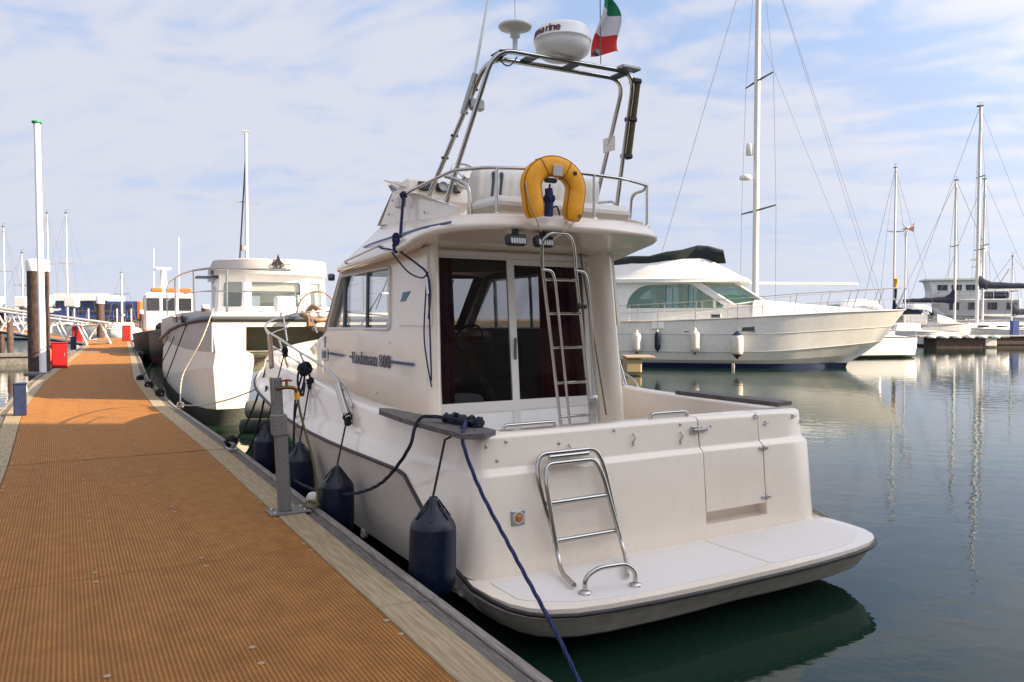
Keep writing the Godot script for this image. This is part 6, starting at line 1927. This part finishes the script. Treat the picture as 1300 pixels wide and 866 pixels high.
func build_left_side() -> void:
	# mooring pile with a white cap
	var pile := func(label: String, p: Vector3, r: float, top: float, cap: float) -> Node3D:
		var o := thing("mooring_pile", label, "pile", at_pos(p.x, 0, p.z))
		var st := mb(); lathe(st, [Vector2(r, -1.0), Vector2(r, 0.3), Vector2(r * 1.015, 1.0), Vector2(r, top - cap)], Transform3D(), 24); part(o, "shaft", st, M.pile)
		st = mb(); lathe(st, [Vector2(r * 1.08, top - cap), Vector2(r * 1.10, top - 0.03), Vector2(r * 1.0, top), Vector2(0, top + 0.02)], Transform3D(), 24); part(o, "cap", st, M.white)
		return o
	pile.call("thick dark pile with a white cap just behind the white pole", Vector3(-13.22, 0, -22.0), 0.27, 3.55, 0.33)
	pile.call("dark pile with a white cap beyond the gangway foot", Vector3(-32.9, 0, -63.0), 0.29, 3.72, 0.6)
	pile.call("distant pile with a white cap left of the catamaran", Vector3(-44.6, 0, -95.0), 0.30, 3.0, 0.5)
	pile.call("short distant pile between the pilot boat and the catamaran", Vector3(-21.8, 0, -56.0), 0.26, 2.9, 0.25)
	var st := mb(); lathe(st, [Vector2(0.13, -1.0), Vector2(0.13, 1.75), Vector2(0, 1.76)], Transform3D(), 14)
	one("thin_pile", "thin rusty pile standing in the water under the gangway", "pile", st, M.pile, at_pos(-22.3, 0, -35.0))
	# white pole with a green cap
	var o := thing("white_pole", "tall white pole with a flat green cap in front of the pile", "pole", at_pos(-12.52, 0.40, -21.0))
	st = mb(); tube(st, [Vector3(0, 0, 0), Vector3(-0.06, 6.68, 0)], 0.085, 14, 0.075); part(o, "shaft", st, M.pole_white)
	st = mb(); lathe(st, [Vector2(0.0, 6.68), Vector2(0.12, 6.68), Vector2(0.12, 6.73), Vector2(0, 6.76)], Transform3D(Basis.IDENTITY, Vector3(-0.06, 0, 0)), 14); part(o, "cap", st, M.green)
	st = mb(); box(st, Vector3(-0.15, 0.03, 0.0), Vector3(0.6, 0.1, 0.3), 0.02); part(o, "bracket", st, M.galv)
	# red cabinet with an orange ring
	var rt := dock_t * Transform3D(Basis(Vector3.UP, 0.03), Vector3(-0.15, 0.45, -26.9))
	o = thing("red_cabinet", "bright red cabinet on the pontoon beside the thick pile", "cabinet", rt)
	st = mb(); box(st, Vector3(0, 0.37, 0), Vector3(0.42, 0.74, 0.34), 0.02); part(o, "housing", st, M.red)
	st = mb(); box(st, Vector3(0, 0.75, 0), Vector3(0.46, 0.03, 0.38), 0.01); part(o, "lid", st, M.red)
	st = mb(); box(st, Vector3(0, 0.37, 0.172), Vector3(0.36, 0.6, 0.012), 0.004); part(o, "door", st, M.red)
	st = mb(); box(st, Vector3(0.13, 0.40, 0.182), Vector3(0.02, 0.10, 0.02), 0.004); part(o, "handle", st, M.steel_dull)
	st = mb()
	var ring := PackedVector3Array()
	for j in 18: ring.append(Vector3(-0.24, 0.40 + 0.25 * sin(TAU * j / 18), 0.14 * cos(TAU * j / 18)))
	tube(st, ring, 0.055, 8, -1.0, true)
	one("lifebuoy_ring", "orange lifebuoy ring hung on the red cabinet's side", "lifebuoy", st, M.orange, rt)
	for q in [[-0.28, 51.0, "distant small red cabinet at the far end of the pontoon, left side"], [2.6, 57.0, "distant small red cabinet at the far end of the pontoon, middle"]]:
		var r2 := dock_t * Transform3D(Basis.IDENTITY, Vector3(q[0] + 0.9, 0.45, -q[1]))
		o = thing("red_cabinet", q[2], "cabinet", r2)
		st = mb(); box(st, Vector3(0, 0.5, 0), Vector3(0.5, 1.0, 0.4), 0.03); part(o, "housing", st, M.red)
		st = mb(); box(st, Vector3(0, 1.02, 0), Vector3(0.54, 0.05, 0.44), 0.01); part(o, "lid", st, M.red)
	# navy service boxes on the edge
	for q in [[-0.60, 13.95, 0.47, 0.17, "navy service box on the pontoon's left edge, nearest the camera"], [-0.20, 31.5, 0.55, 0.22, "navy service box on the left edge behind the red cabinet"], [0.35, 42.5, 0.6, 0.24, "navy service box by the gangway foot"]]:
		o = thing("service_box", q[4], "service box", dock_t * Transform3D(Basis(Vector3.UP, 0.05), Vector3(q[0], 0.45, -q[1])), "navy service boxes")
		st = mb(); box(st, Vector3(0, q[2] * 0.5, 0), Vector3(q[3], q[2], q[3] * 1.1), 0.012); part(o, "housing", st, M.navy)
		st = mb(); box(st, Vector3(0, q[2] + 0.008, 0), Vector3(q[3] + 0.02, 0.016, q[3] * 1.1 + 0.02), 0.005); part(o, "lid", st, M.navy)
		st = mb(); box(st, Vector3(q[3] * 0.5 + 0.004, q[2] * 0.83, 0.0), Vector3(0.01, q[2] * 0.18, q[3] * 0.6), 0.002); part(o, "socket_plate", st, M.cream)
	# side finger on the left with a white tubular frame
	var fw := Node3D.new(); fw.name = numbered("finger_walkway"); add_child(fw); fw.set_meta("kind", "structure")
	fw.transform = dock_t * Transform3D(Basis(Vector3.UP, deg_to_rad(90)), Vector3(-0.80, 0.45, -14.7))
	var gm := grating_mesh(0.9, 1.49, 0.02, 0.0125)
	for k in 5: piece(fw, "grating_panel", gm, M.grp, Transform3D(Basis.IDENTITY, Vector3(0, 0, -0.2 - k * 1.5)))
	var pm := box_mesh(Vector3(0.18, 0.045, 2.5), 0.006); var em := box_mesh(Vector3(0.06, 0.16, 2.5), 0.008)
	for s in [-1.0, 1.0]:
		for k in 3:
			piece(fw, "edge_plank", pm, M.plank_b, Transform3D(Basis.IDENTITY, Vector3(s * 0.55, -0.0225, -1.3 - k * 2.52)))
			piece(fw, "rubbing_board", em, M.plank_edge, Transform3D(Basis.IDENTITY, Vector3(s * 0.675, -0.083, -1.3 - k * 2.52)))
	st = mb(); box(st, Vector3(0, -0.35, -3.8), Vector3(1.2, 0.4, 7.4), 0.03); part(fw, "floats", st, M.float_grey)
	o = thing("tubular_frame", "white tubular frame with a black seat on the left side finger", "frame", dock_t * Transform3D(Basis(Vector3.UP, deg_to_rad(8)), Vector3(-1.75, 0.45, -14.75)))
	st = mb(); tube(st, fillet([Vector3(0.28, 0, 0.1), Vector3(0.20, 1.02, 0), Vector3(-0.9, 1.04, 0), Vector3(-0.98, 0, 0.1)], 0.06), 0.022, 8); tube(st, [Vector3(0.22, 0.93, 0.0), Vector3(-0.9, 0.94, 0.0)], 0.014, 8); part(o, "hoop", st, M.mast_white)
	st = mb(); tube(st, [Vector3(0.10, 0.0, -0.3), Vector3(-0.05, 0.55, -0.05)], 0.018, 8); tube(st, [Vector3(0.27, 0.03, 0.1), Vector3(-0.98, 0.03, 0.1)], 0.018, 8); part(o, "brace", st, M.mast_white)
	st = mb(); box(st, Vector3(-0.25, 0.55, 0.02), Vector3(0.45, 0.12, 0.25), 0.03); part(o, "seat", st, M.black)
	# second side pier seen end-on behind the red cabinet
	st = mb(); box(st, Vector3(0, 0.38, 0), Vector3(7.0, 0.14, 1.1), 0.02); box(st, Vector3(0, 0.1, 0), Vector3(6.6, 0.4, 0.9), 0.02)
	struct("side_pier", st, M.float_grey, at_pos(-19.6, 0, -34.0, 27.0))
	build_gangway()
	build_far_shore()

func build_gangway() -> void:
	# bridge from the quay at the left down to the pontoon, with white latticed sides
	var a := Vector3(-23.6, 0.50, -45.0); var b := Vector3(-44.0, 2.75, -52.0)
	var o := thing("gangway", "white lattice-sided gangway sloping down from the left to the pontoon", "gangway", Transform3D())
	var dir := (b - a); var len := dir.length(); dir = dir.normalized()
	var side := dir.cross(Vector3.UP).normalized()
	var st := mb()
	quad(st, a + side * 0.8, b + side * 0.8, b - side * 0.8, a - side * 0.8); quad(st, a - side * 0.8 - Vector3(0, 0.15, 0), b - side * 0.8 - Vector3(0, 0.15, 0), b + side * 0.8 - Vector3(0, 0.15, 0), a + side * 0.8 - Vector3(0, 0.15, 0))
	part(o, "tread", st, M.grp)
	for s in [-1.0, 1.0]:
		var e: Vector3 = side * 0.82 * s
		for h in [0.0, 1.15]:
			st = mb(); tube(st, [a + e + Vector3(0, h, 0), b + e + Vector3(0, h, 0)], 0.07, 6); part(o, "chord", st, M.mast_white if h > 0 else M.cat_grey)
		var n := 13
		for i in n:
			var p := a.lerp(b, float(i) / n) + e; var m := a.lerp(b, (i + 0.5) / n) + e; var q := a.lerp(b, (i + 1.0) / n) + e
			st = mb(); tube(st, [p, m + Vector3(0, 1.15, 0)], 0.05, 5); tube(st, [m + Vector3(0, 1.15, 0), q], 0.05, 5); part(o, "lattice_bar", st, M.mast_white)
	# gateway with navy posts at the top, standing on piles
	var g := thing("gate_house", "navy-posted gateway at the top of the gangway", "gateway", at_pos(-41.5, 0, -62.0))
	st = mb(); box(st, Vector3(-4, 2.6, 0), Vector3(16, 0.4, 5), 0.05); part(g, "platform", st, M.concrete)
	for k in 6:
		st = mb(); tube(st, [Vector3(-10.5 + k * 2.6, -1, 1.8), Vector3(-10.5 + k * 2.6, 2.5, 1.8)], 0.18, 8); part(g, "leg", st, M.pile)
	for x in [-0.4, 0.6]:
		st = mb(); box(st, Vector3(x, 3.85, 1.5), Vector3(0.5, 2.3, 0.4), 0.05); part(g, "gate_post", st, M.navy)
		st = mb(); box(st, Vector3(x, 5.05, 1.5), Vector3(0.62, 0.12, 0.5), 0.02); part(g, "post_cap", st, M.navy)
	for k in 8:
		st = mb(); box(st, Vector3(-9.0 + k * 1.2, 3.4, 2.2), Vector3(0.07, 1.2, 0.07)); part(g, "rail_post", st, M.mast_white)
	st = mb(); box(st, Vector3(-4.8, 4.0, 2.2), Vector3(9.0, 0.08, 0.08)); part(g, "top_rail", st, M.mast_white)
	st = mb(); box(st, Vector3(-5.5, 3.7, -0.5), Vector3(5.0, 1.6, 1.6), 0.1); part(g, "hut", st, M.white_dull)
	st = mb(); box(st, Vector3(-2.4, 3.5, 2.28), Vector3(0.9, 0.7, 0.06), 0.02); part(g, "notice_board", st, M.buoy)
	for k in 4:
		st = mb(); box(st, Vector3(2.2 + k * 1.9, 3.2, 1.8), Vector3(0.9, 0.8, 0.7), 0.08); part(g, "crate", st, M.cream if k % 2 == 0 else M.white_dull)

func build_far_shore() -> void:
	# pier on legs with a blue-walled clubhouse
	var p := thing("long_pier", "long dark pier on legs closing the far end of the basin", "pier", at_pos(-48, 0, -118))
	var st := mb(); box(st, Vector3(0, 1.75, 0), Vector3(52, 0.5, 7), 0.05); part(p, "deck", st, M.pile)
	for k in 14:
		st = mb(); tube(st, [Vector3(-24 + k * 3.7, -1, 3.0), Vector3(-24 + k * 3.7, 1.6, 3.0)], 0.22, 6); part(p, "leg", st, M.pile)
	st = mb(); tube(st, [Vector3(-26, 3.05, 3.3), Vector3(26, 3.05, 3.3)], 0.05, 4); part(p, "top_rail", st, M.wire)
	for k in 27:
		st = mb(); tube(st, [Vector3(-26 + k * 2.0, 2.0, 3.3), Vector3(-26 + k * 2.0, 3.05, 3.3)], 0.045, 4); part(p, "rail_post", st, M.wire)
	var c := thing("clubhouse", "long clubhouse with blue glazed front and an orange end wall", "building", at_pos(-61.5, 2.0, -116))
	st = mb(); box(st, Vector3(0, 1.25, -2), Vector3(13, 2.5, 5), 0.05); part(c, "wall", st, M.far_blue)
	st = mb(); box(st, Vector3(-3.0, 2.95, -1.6), Vector3(11, 0.9, 5.2), 0.1); part(c, "roof", st, M.white)
	st = mb(); box(st, Vector3(-3.0, 3.55, -2.0), Vector3(7, 0.35, 2.5), 0.05); part(c, "roof_plant", st, M.cat_grey)
	st = mb(); box(st, Vector3(6.8, 0.9, -2), Vector3(0.5, 3.2, 5.1), 0.05); part(c, "end_wall", st, M.orange)
	for k in 12:
		st = mb(); box(st, Vector3(-5.9 + k * 1.04, 1.35, 0.53), Vector3(0.66, 1.5, 0.08), 0.02); part(c, "window", st, M.glass_far)
	for k in 7:
		st = mb(); box(st, Vector3(-6.2 + k * 2.07, 0.2, 1.6), Vector3(0.14, 2.4, 0.14)); part(c, "post", st, M.white_dull)
	st = mb(); box(st, Vector3(-5.0, 1.0, 0.75), Vector3(1.0, 0.8, 0.1), 0.02); part(c, "sign_board", st, M.white)
	for q in [[-38.0, -117.0, "small orange container on the pier left of the pilot boat"], [-41.0, -117.0, "small brown hut on the pier beside the orange container"]]:
		var k := thing("container", q[2], "container", at_pos(q[0], 2.0, q[1]))
		st = mb(); box(st, Vector3(0, 0.7, 0), Vector3(2.4, 1.4, 2), 0.05); part(k, "wall", st, M.orange if q[0] > -40 else M.pile)
		st = mb(); box(st, Vector3(0, 1.46, 0), Vector3(2.6, 0.12, 2.2), 0.02); part(k, "roof", st, M.cat_grey)
	# yachts lying beyond the gangway, known by their bare masts
	var ms := [[-48.6, -75.0, 10.6, "yacht whose bare mast stands at the picture's left edge"], [-47.2, -75.5, 8.2, "yacht with the short mast right of the left edge"], [-44.6, -75.2, 11.9, "yacht whose mast stands just right of the white pole"], [-42.7, -75.0, 11.9, "yacht with the tall white mast right of the pile"]]
	for q in ms:
		yacht(q[3], q[0], q[1], -70.0 + q[0], 9.5, 3.0, q[2], -0.6, 0.085, M.white, M.antifoul_blue, M.far_blue, [[0.55, 0.8]], "yachts beyond the gangway", 0.0, 0.0, 0.008)
	yacht("yacht with a slightly leaning mast beyond the pontoon's far end", -34.6, -70.0, 30.0, 8.5, 2.8, 6.0, -0.6, 0.10, M.white, M.navy, null, [[0.6, 0.6]], "", 0.0, 0.0, 0.012)
	# dark inflatable and pilot boat beyond the catamaran
	var o := thing("black_boat", "black-hulled boat with a maroon tube behind the catamaran", "boat", at_pos(-14.35, 0, -33.0, 206.0))
	plain_hull(o, 5.5, 1.6, 1.2, 1.5, 2.2, M.black, M.maroon, M.cloth_dark, 0.35)
	st = mb(); box(st, Vector3(0, 1.5, 0.8), Vector3(1.0, 0.5, 1.8), 0.15); part(o, "cuddy", st, M.black_cloth)
	o = thing("pilot_boat", "white pilot boat with orange lamps on its roof beyond the catamaran", "boat", at_pos(-15.9, 0, -36.5, 205.0))
	plain_hull(o, 9.5, 3.2, 1.1, 1.5, 2.2, M.black, M.black, M.orange)
	st = mb(); box(st, Vector3(0, 2.2, 0.2), Vector3(2.1, 1.75, 2.6), 0.12); part(o, "wheelhouse", st, M.white)
	for s in [-1.0, 1.0]:
		for k in 2:
			st = mb(); box(st, Vector3(s * 1.04, 2.55, -0.4 + k * 1.2), Vector3(0.06, 0.6, 0.85), 0.03); part(o, "window", st, M.glass_far)
	for k in 3:
		st = mb(); box(st, Vector3(-0.66 + k * 0.66, 2.55, -1.09), Vector3(0.55, 0.6, 0.06), 0.03); part(o, "window", st, M.glass_far)
	for k in 3:
		st = mb(); box(st, Vector3(-0.7 + k * 0.6, 3.2, -0.7), Vector3(0.5, 0.2, 0.4), 0.06); part(o, "roof_lamp", st, M.orange)
	st = mb(); tube(st, [Vector3(0.2, 3.0, 0.6), Vector3(0.2, 4.2, 0.6)], 0.20, 8, 0.12); box(st, Vector3(0.2, 4.25, 0.6), Vector3(0.7, 0.12, 0.3), 0.04); part(o, "mast", st, M.white)
	st = mb(); tube(st, [Vector3(0.6, 3.0, 0.6), Vector3(0.6, 5.2, 0.6)], 0.02, 5); tube(st, [Vector3(-0.5, 3.0, 1.0), Vector3(-0.5, 5.8, 1.0)], 0.02, 5); part(o, "aerial", st, M.mast_white)

func build_right_side() -> void:
	# big yacht right behind the motor yacht: tall mast, bare boom, bow to the left
	var o := yacht("large white sailing yacht behind the motor yacht, its mast leaving the picture", 12.9, -39.0, 101.0, 13.6, 3.9, 21.0, -0.95, 0.155, M.white, M.antifoul_dark, null, [[0.30, 1.7], [0.62, 1.35]], "", 3.65, 5.6, 0.010)
	var st := mb(); lathe(st, [Vector2(0, 0), Vector2(0.17, 0.03), Vector2(0.17, 0.5), Vector2(0.13, 0.6), Vector2(0, 0.62)], Transform3D(Basis.IDENTITY, Vector3(0.12, 9.9, -1.25)), 14); part(o, "radar_reflector", st, M.white_dull)
	st = mb(); lathe(st, [Vector2(0, 0), Vector2(0.28, 0.03), Vector2(0.30, 0.16), Vector2(0.2, 0.26), Vector2(0, 0.28)], Transform3D(Basis.IDENTITY, Vector3(0.1, 8.7, -1.45)), 18); part(o, "radar", st, M.white_dull)
	st = mb(); tube(st, [Vector3(0, 21, -0.95), Vector3(0.4, 1.3, 6.7)], 0.009, 4); tube(st, [Vector3(0, 16, -0.95), Vector3(-0.3, 3.7, 4.6)], 0.008, 4); part(o, "running_backstay", st, M.wire)
	# motor boats between the yachts
	var mboat := func(label: String, x: float, z: float, yaw: float, L: float, canopy: Material, glass: Material) -> void:
		var m := thing("motor_boat", label, "motor boat", at_pos(x, 0, z, yaw))
		plain_hull(m, L, L * 0.34, 1.25, 1.6, 2.0, M.white, M.antifoul_blue, M.white)
		var t := mb()
		var rows := []
		for q in [[-L * 0.36, 0.3, 0.0], [-L * 0.22, 0.6, 0.45], [-L * 0.05, 0.8, 0.75], [-L * 0.03, 0.8, 0.78]]:
			var r := PackedVector3Array()
			for a in [-1.0, -0.9, 0.0, 0.9, 1.0]: r.append(Vector3(a * q[1] * L * 0.16, 1.55 + (0.0 if absf(a) == 1.0 else q[2] * (1.0 if a == 0.0 else 0.9)), q[0]))
			rows.append(r)
		loft(t, rows, 1); part(m, "coachroof", t, M.white)
		t = mb()
		var w0 := PackedVector3Array(); var w1 := PackedVector3Array()
		for i in 9:
			var a := -1.0 + i / 4.0
			w0.append(Vector3(a * L * 0.135, 2.15, L * 0.0 - 0.9 * (1.0 - a * a))); w1.append(Vector3(a * L * 0.12, 2.75, L * 0.07 - 0.6 * (1.0 - a * a)))
		loft(t, [w0, w1], 1); part(m, "windscreen", t, glass)
		t = mb()
		var cr := []
		for q in [[0.05, 2.72], [0.12, 2.95], [0.25, 3.0], [0.36, 2.9], [0.40, 2.5]]:
			var r := PackedVector3Array()
			for a in [-1.0, -0.85, 0.0, 0.85, 1.0]: r.append(Vector3(a * L * 0.14, q[1] - (0.35 if absf(a) == 1.0 else 0.0) + 0.05 * (1.0 - a * a), L * q[0]))
			cr.append(r)
		loft(t, cr, 1); part(m, "canopy", t, canopy)
		t = mb(); box(t, Vector3(0, 1.9, L * 0.25), Vector3(L * 0.26, 0.9, L * 0.3), 0.1); part(m, "cockpit", t, M.white)
	mboat.call("white sports boat with dark canopy seen over the motor yacht's foredeck", 11.7, -36.6, 250.0, 6.4, M.black_cloth, M.glass_far)
	mboat.call("white cabin boat with a white canopy and greenish windows behind the bow rail", 18.6, -46.0, 80.0, 6.5, M.white, M.glass_green)
	mboat.call("small white motor boat behind the concrete-ended finger pontoon", 32.6, -61.0, 255.0, 5.0, M.white_dull, M.glass_far)
	# yacht with the wind generator
	o = yacht("yacht with a wind generator on a pole beside its mast", 29.3, -60.0, 8.0, 10.0, 3.2, 13.4, -0.4, 0.085, M.white, M.antifoul_dark, M.navy_cloth, [[0.6, 0.7]], "", 0.0, 0.0, 0.012)
	st = mb(); tube(st, [Vector3(0.45, 1.2, 0.3), Vector3(0.45, 8.7, 0.3)], 0.055, 8); part(o, "generator_pole", st, M.mast)
	st = mb()
	lathe(st, [Vector2(0, -0.25), Vector2(0.12, -0.15), Vector2(0.12, 0.1), Vector2(0, 0.3)], Transform3D(Basis(Vector3.RIGHT, PI / 2), Vector3(0.45, 8.75, 0.2)), 12)
	part(o, "generator_body", st, M.white)
	for k in 3:
		st = mb(); var a := TAU * k / 3 + 0.4
		tube(st, [Vector3(0.45, 8.75, 0.5), Vector3(0.45 + 0.6 * cos(a), 8.75 + 0.6 * sin(a), 0.5)], 0.06, 4, 0.03); part(o, "generator_blade", st, M.cat_grey)
	st = mb(); plate(st, PackedVector2Array([Vector2(0.5, 8.75), Vector2(1.2, 8.5), Vector2(1.25, 9.2), Vector2(0.9, 8.9)]), [], func(q: Vector2, d: int) -> Vector3: return Vector3(q.x, q.y, 0.15 + 0.02 * d)); part(o, "generator_vane", st, M.maroon)
	st = mb(); tube(st, spline([Vector3(0.06, 5.0, -0.22), Vector3(0.12, 4.6, -0.3), Vector3(0.04, 4.3, -0.25)], 4), 0.16, 7, 0.11); part(o, "sail_bundle", st, M.buoy)
	st = mb(); tube(st, spline([Vector3(0.04, 4.3, -0.25), Vector3(0.1, 3.9, -0.28), Vector3(0.02, 3.3, -0.2)], 4), 0.12, 7, 0.06); part(o, "sail_bundle", st, M.black_cloth)
	# group at the right edge
	yacht("yacht with the tallest far mast and a navy boom cover at the right edge", 37.2, -62.0, 84.0, 12.5, 3.8, 18.5, -0.6, 0.14, M.white_dull, M.navy, M.navy_cloth, [[0.35, 0.9], [0.68, 0.7]], "", 4.3, 5.8, 0.012)
	yacht("yacht with a navy boom cover sloping left, left of the tallest far mast", 37.3, -67.0, 262.0, 10.5, 3.3, 13.6, -0.3, 0.11, M.white_dull, M.navy, M.navy_cloth, [[0.55, 0.8]], "", 3.3, 4.2, 0.014)
	yacht("yacht whose bare mast stands right of the tallest far mast", 43.6, -72.0, 84.0, 10.5, 3.3, 14.6, -0.6, 0.11, M.white_dull, M.navy, null, [[0.55, 0.8]], "", 0.0, 0.0, 0.014)
	yacht("low grey yacht with a navy spray hood at the right edge", 41.5, -64.5, 88.0, 9.5, 3.2, 7.0, -0.6, 0.06, M.cat_grey, M.navy, M.navy_cloth, [[0.5, 0.5]], "", 0.0, 0.0, 0.012)
	# trawler yacht behind them
	o = thing("trawler", "large pale trawler with a tall wheelhouse and radar mast at the right edge", "trawler", at_pos(57.0, 0, -100.0, 74.0))
	plain_hull(o, 17.0, 5.2, 2.0, 2.8, 2.4, M.cat_grey, M.navy, M.white_dull, 0.3)
	st = mb(); box(st, Vector3(0, 3.3, 1.5), Vector3(4.2, 2.2, 9.0), 0.15); part(o, "deckhouse", st, M.cat_grey)
	st = mb()
	var rr := []
	for q in [[4.3, 1.0], [5.5, 1.0], [6.6, 0.92], [6.75, 1.1], [6.95, 1.08]]:
		var r := PackedVector3Array()
		for c in [[-1.9, -2.6], [1.9, -2.6], [1.9, 2.6], [-1.9, 2.6]]: r.append(Vector3(c[0] * q[1], q[0], c[1] * q[1] - 1.2 - (0.5 if c[1] < 0 and q[0] > 6 else 0.0)))
		rr.append(r)
	loft(st, rr, -1, true); fan(st, rr[4]); part(o, "wheelhouse", st, M.white_dull)
	var tr := PackedVector3Array()
	for q in [[-2.2, 6.0], [-2.25, 3.0], [-2.25, 0.0], [-2.2, -3.0], [-1.9, -5.0], [-1.0, -7.0]]: tr.append(Vector3(q[0], 4.4 if q[1] > -3.5 else 3.0, q[1]))
	rail_loop(o, tr, 0.9, 0.03, 1)
	var tr2 := PackedVector3Array()
	for q in tr: tr2.append(Vector3(-q.x, q.y, q.z))
	rail_loop(o, tr2, 0.9, 0.03, 1)
	st = mb(); tube(st, [Vector3(1.5, 4.4, 3.5), Vector3(0.6, 8.2, 5.5)], 0.10, 6); part(o, "derrick", st, M.mast)
	st = mb(); box(st, Vector3(0.4, 4.9, 4.0), Vector3(1.6, 0.9, 2.6), 0.2); part(o, "tender", st, M.navy_cloth)
	for k in 4:
		st = mb(); box(st, Vector3(-2.11, 3.5, 5.0 - k * 2.1), Vector3(0.08, 0.9, 1.1), 0.05); part(o, "window", st, M.glass_far)
		st = mb(); box(st, Vector3(2.11, 3.5, 5.0 - k * 2.1), Vector3(0.08, 0.9, 1.1), 0.05); part(o, "window", st, M.glass_far)
	for k in 3:
		for s in [-1.0, 1.0]:
			st = mb(); box(st, Vector3(s * 1.87, 5.8, 0.6 - k * 1.6), Vector3(0.1, 0.75, 1.15), 0.05); part(o, "window", st, M.glass_far)
	st = mb(); tube(st, [Vector3(0, 6.9, 1.8), Vector3(0, 10.2, 2.3)], 0.5, 8, 0.2); part(o, "radar_mast", st, M.white)
	for q in [[8.5, 1.6], [9.4, 1.2]]:
		st = mb(); box(st, Vector3(0, q[0], 1.5), Vector3(2.4, 0.12, 0.6), 0.03); part(o, "radar_arm", st, M.white)
	st = mb(); lathe(st, [Vector2(0, 0), Vector2(0.5, 0.1), Vector2(0.55, 0.6), Vector2(0.3, 1.0), Vector2(0, 1.1)], Transform3D(Basis.IDENTITY, Vector3(0, 10.2, 2.2)), 14); part(o, "satellite_dome", st, M.white)
	st = mb(); tube(st, [Vector3(0.3, 11, 2.2), Vector3(0.3, 13.2, 2.2)], 0.04, 5); tube(st, [Vector3(-0.6, 12.0, 2.2), Vector3(0.9, 12.0, 2.2)], 0.03, 5); part(o, "aerial", st, M.wire)
	# finger pontoon with a pale end
	o = thing("finger_pontoon", "concrete-sided finger pontoon with a pale end at the right edge", "pontoon", at_pos(29.9, 0, -53.0))
	st = mb(); box(st, Vector3(0, 0.30, 0), Vector3(3.6, 0.75, 1.6), 0.05); part(o, "float", st, M.pile)
	st = mb(); box(st, Vector3(1.85, 0.36, 0.1), Vector3(0.8, 0.62, 1.5), 0.08); part(o, "end_block", st, M.cream)
	st = mb(); box(st, Vector3(0, 0.72, 0), Vector3(6.0, 0.12, 1.9), 0.03); part(o, "deck", st, M.concrete)
	for k in 6:
		st = mb(); lathe(st, [Vector2(0, -0.28), Vector2(0.1, -0.25), Vector2(0.1, 0.25), Vector2(0, 0.28)], Transform3D(Basis(Vector3.BACK, PI / 2), Vector3(-2.2 + k * 0.85, 0.72, 1.0)), 8); part(o, "edge_fender", st, M.white)
	o = thing("finger_pontoon", "long low finger pontoon running out at the right edge of the basin", "pontoon", at_pos(42.0, 0, -58.0))
	st = mb(); box(st, Vector3(0, 0.3, 0), Vector3(16, 0.6, 1.6), 0.05); part(o, "float", st, M.pile)
	st = mb(); box(st, Vector3(0, 0.66, 0), Vector3(16.2, 0.12, 1.9), 0.03); part(o, "deck", st, M.concrete)
	st = mb(); box(st, Vector3(-1.2, 1.25, 0), Vector3(0.5, 1.05, 0.4), 0.03)
	one("service_box", "bright blue service box on the long finger pontoon at the right", "service box", st, M.far_blue, at_pos(38.2, 0, -58.0))
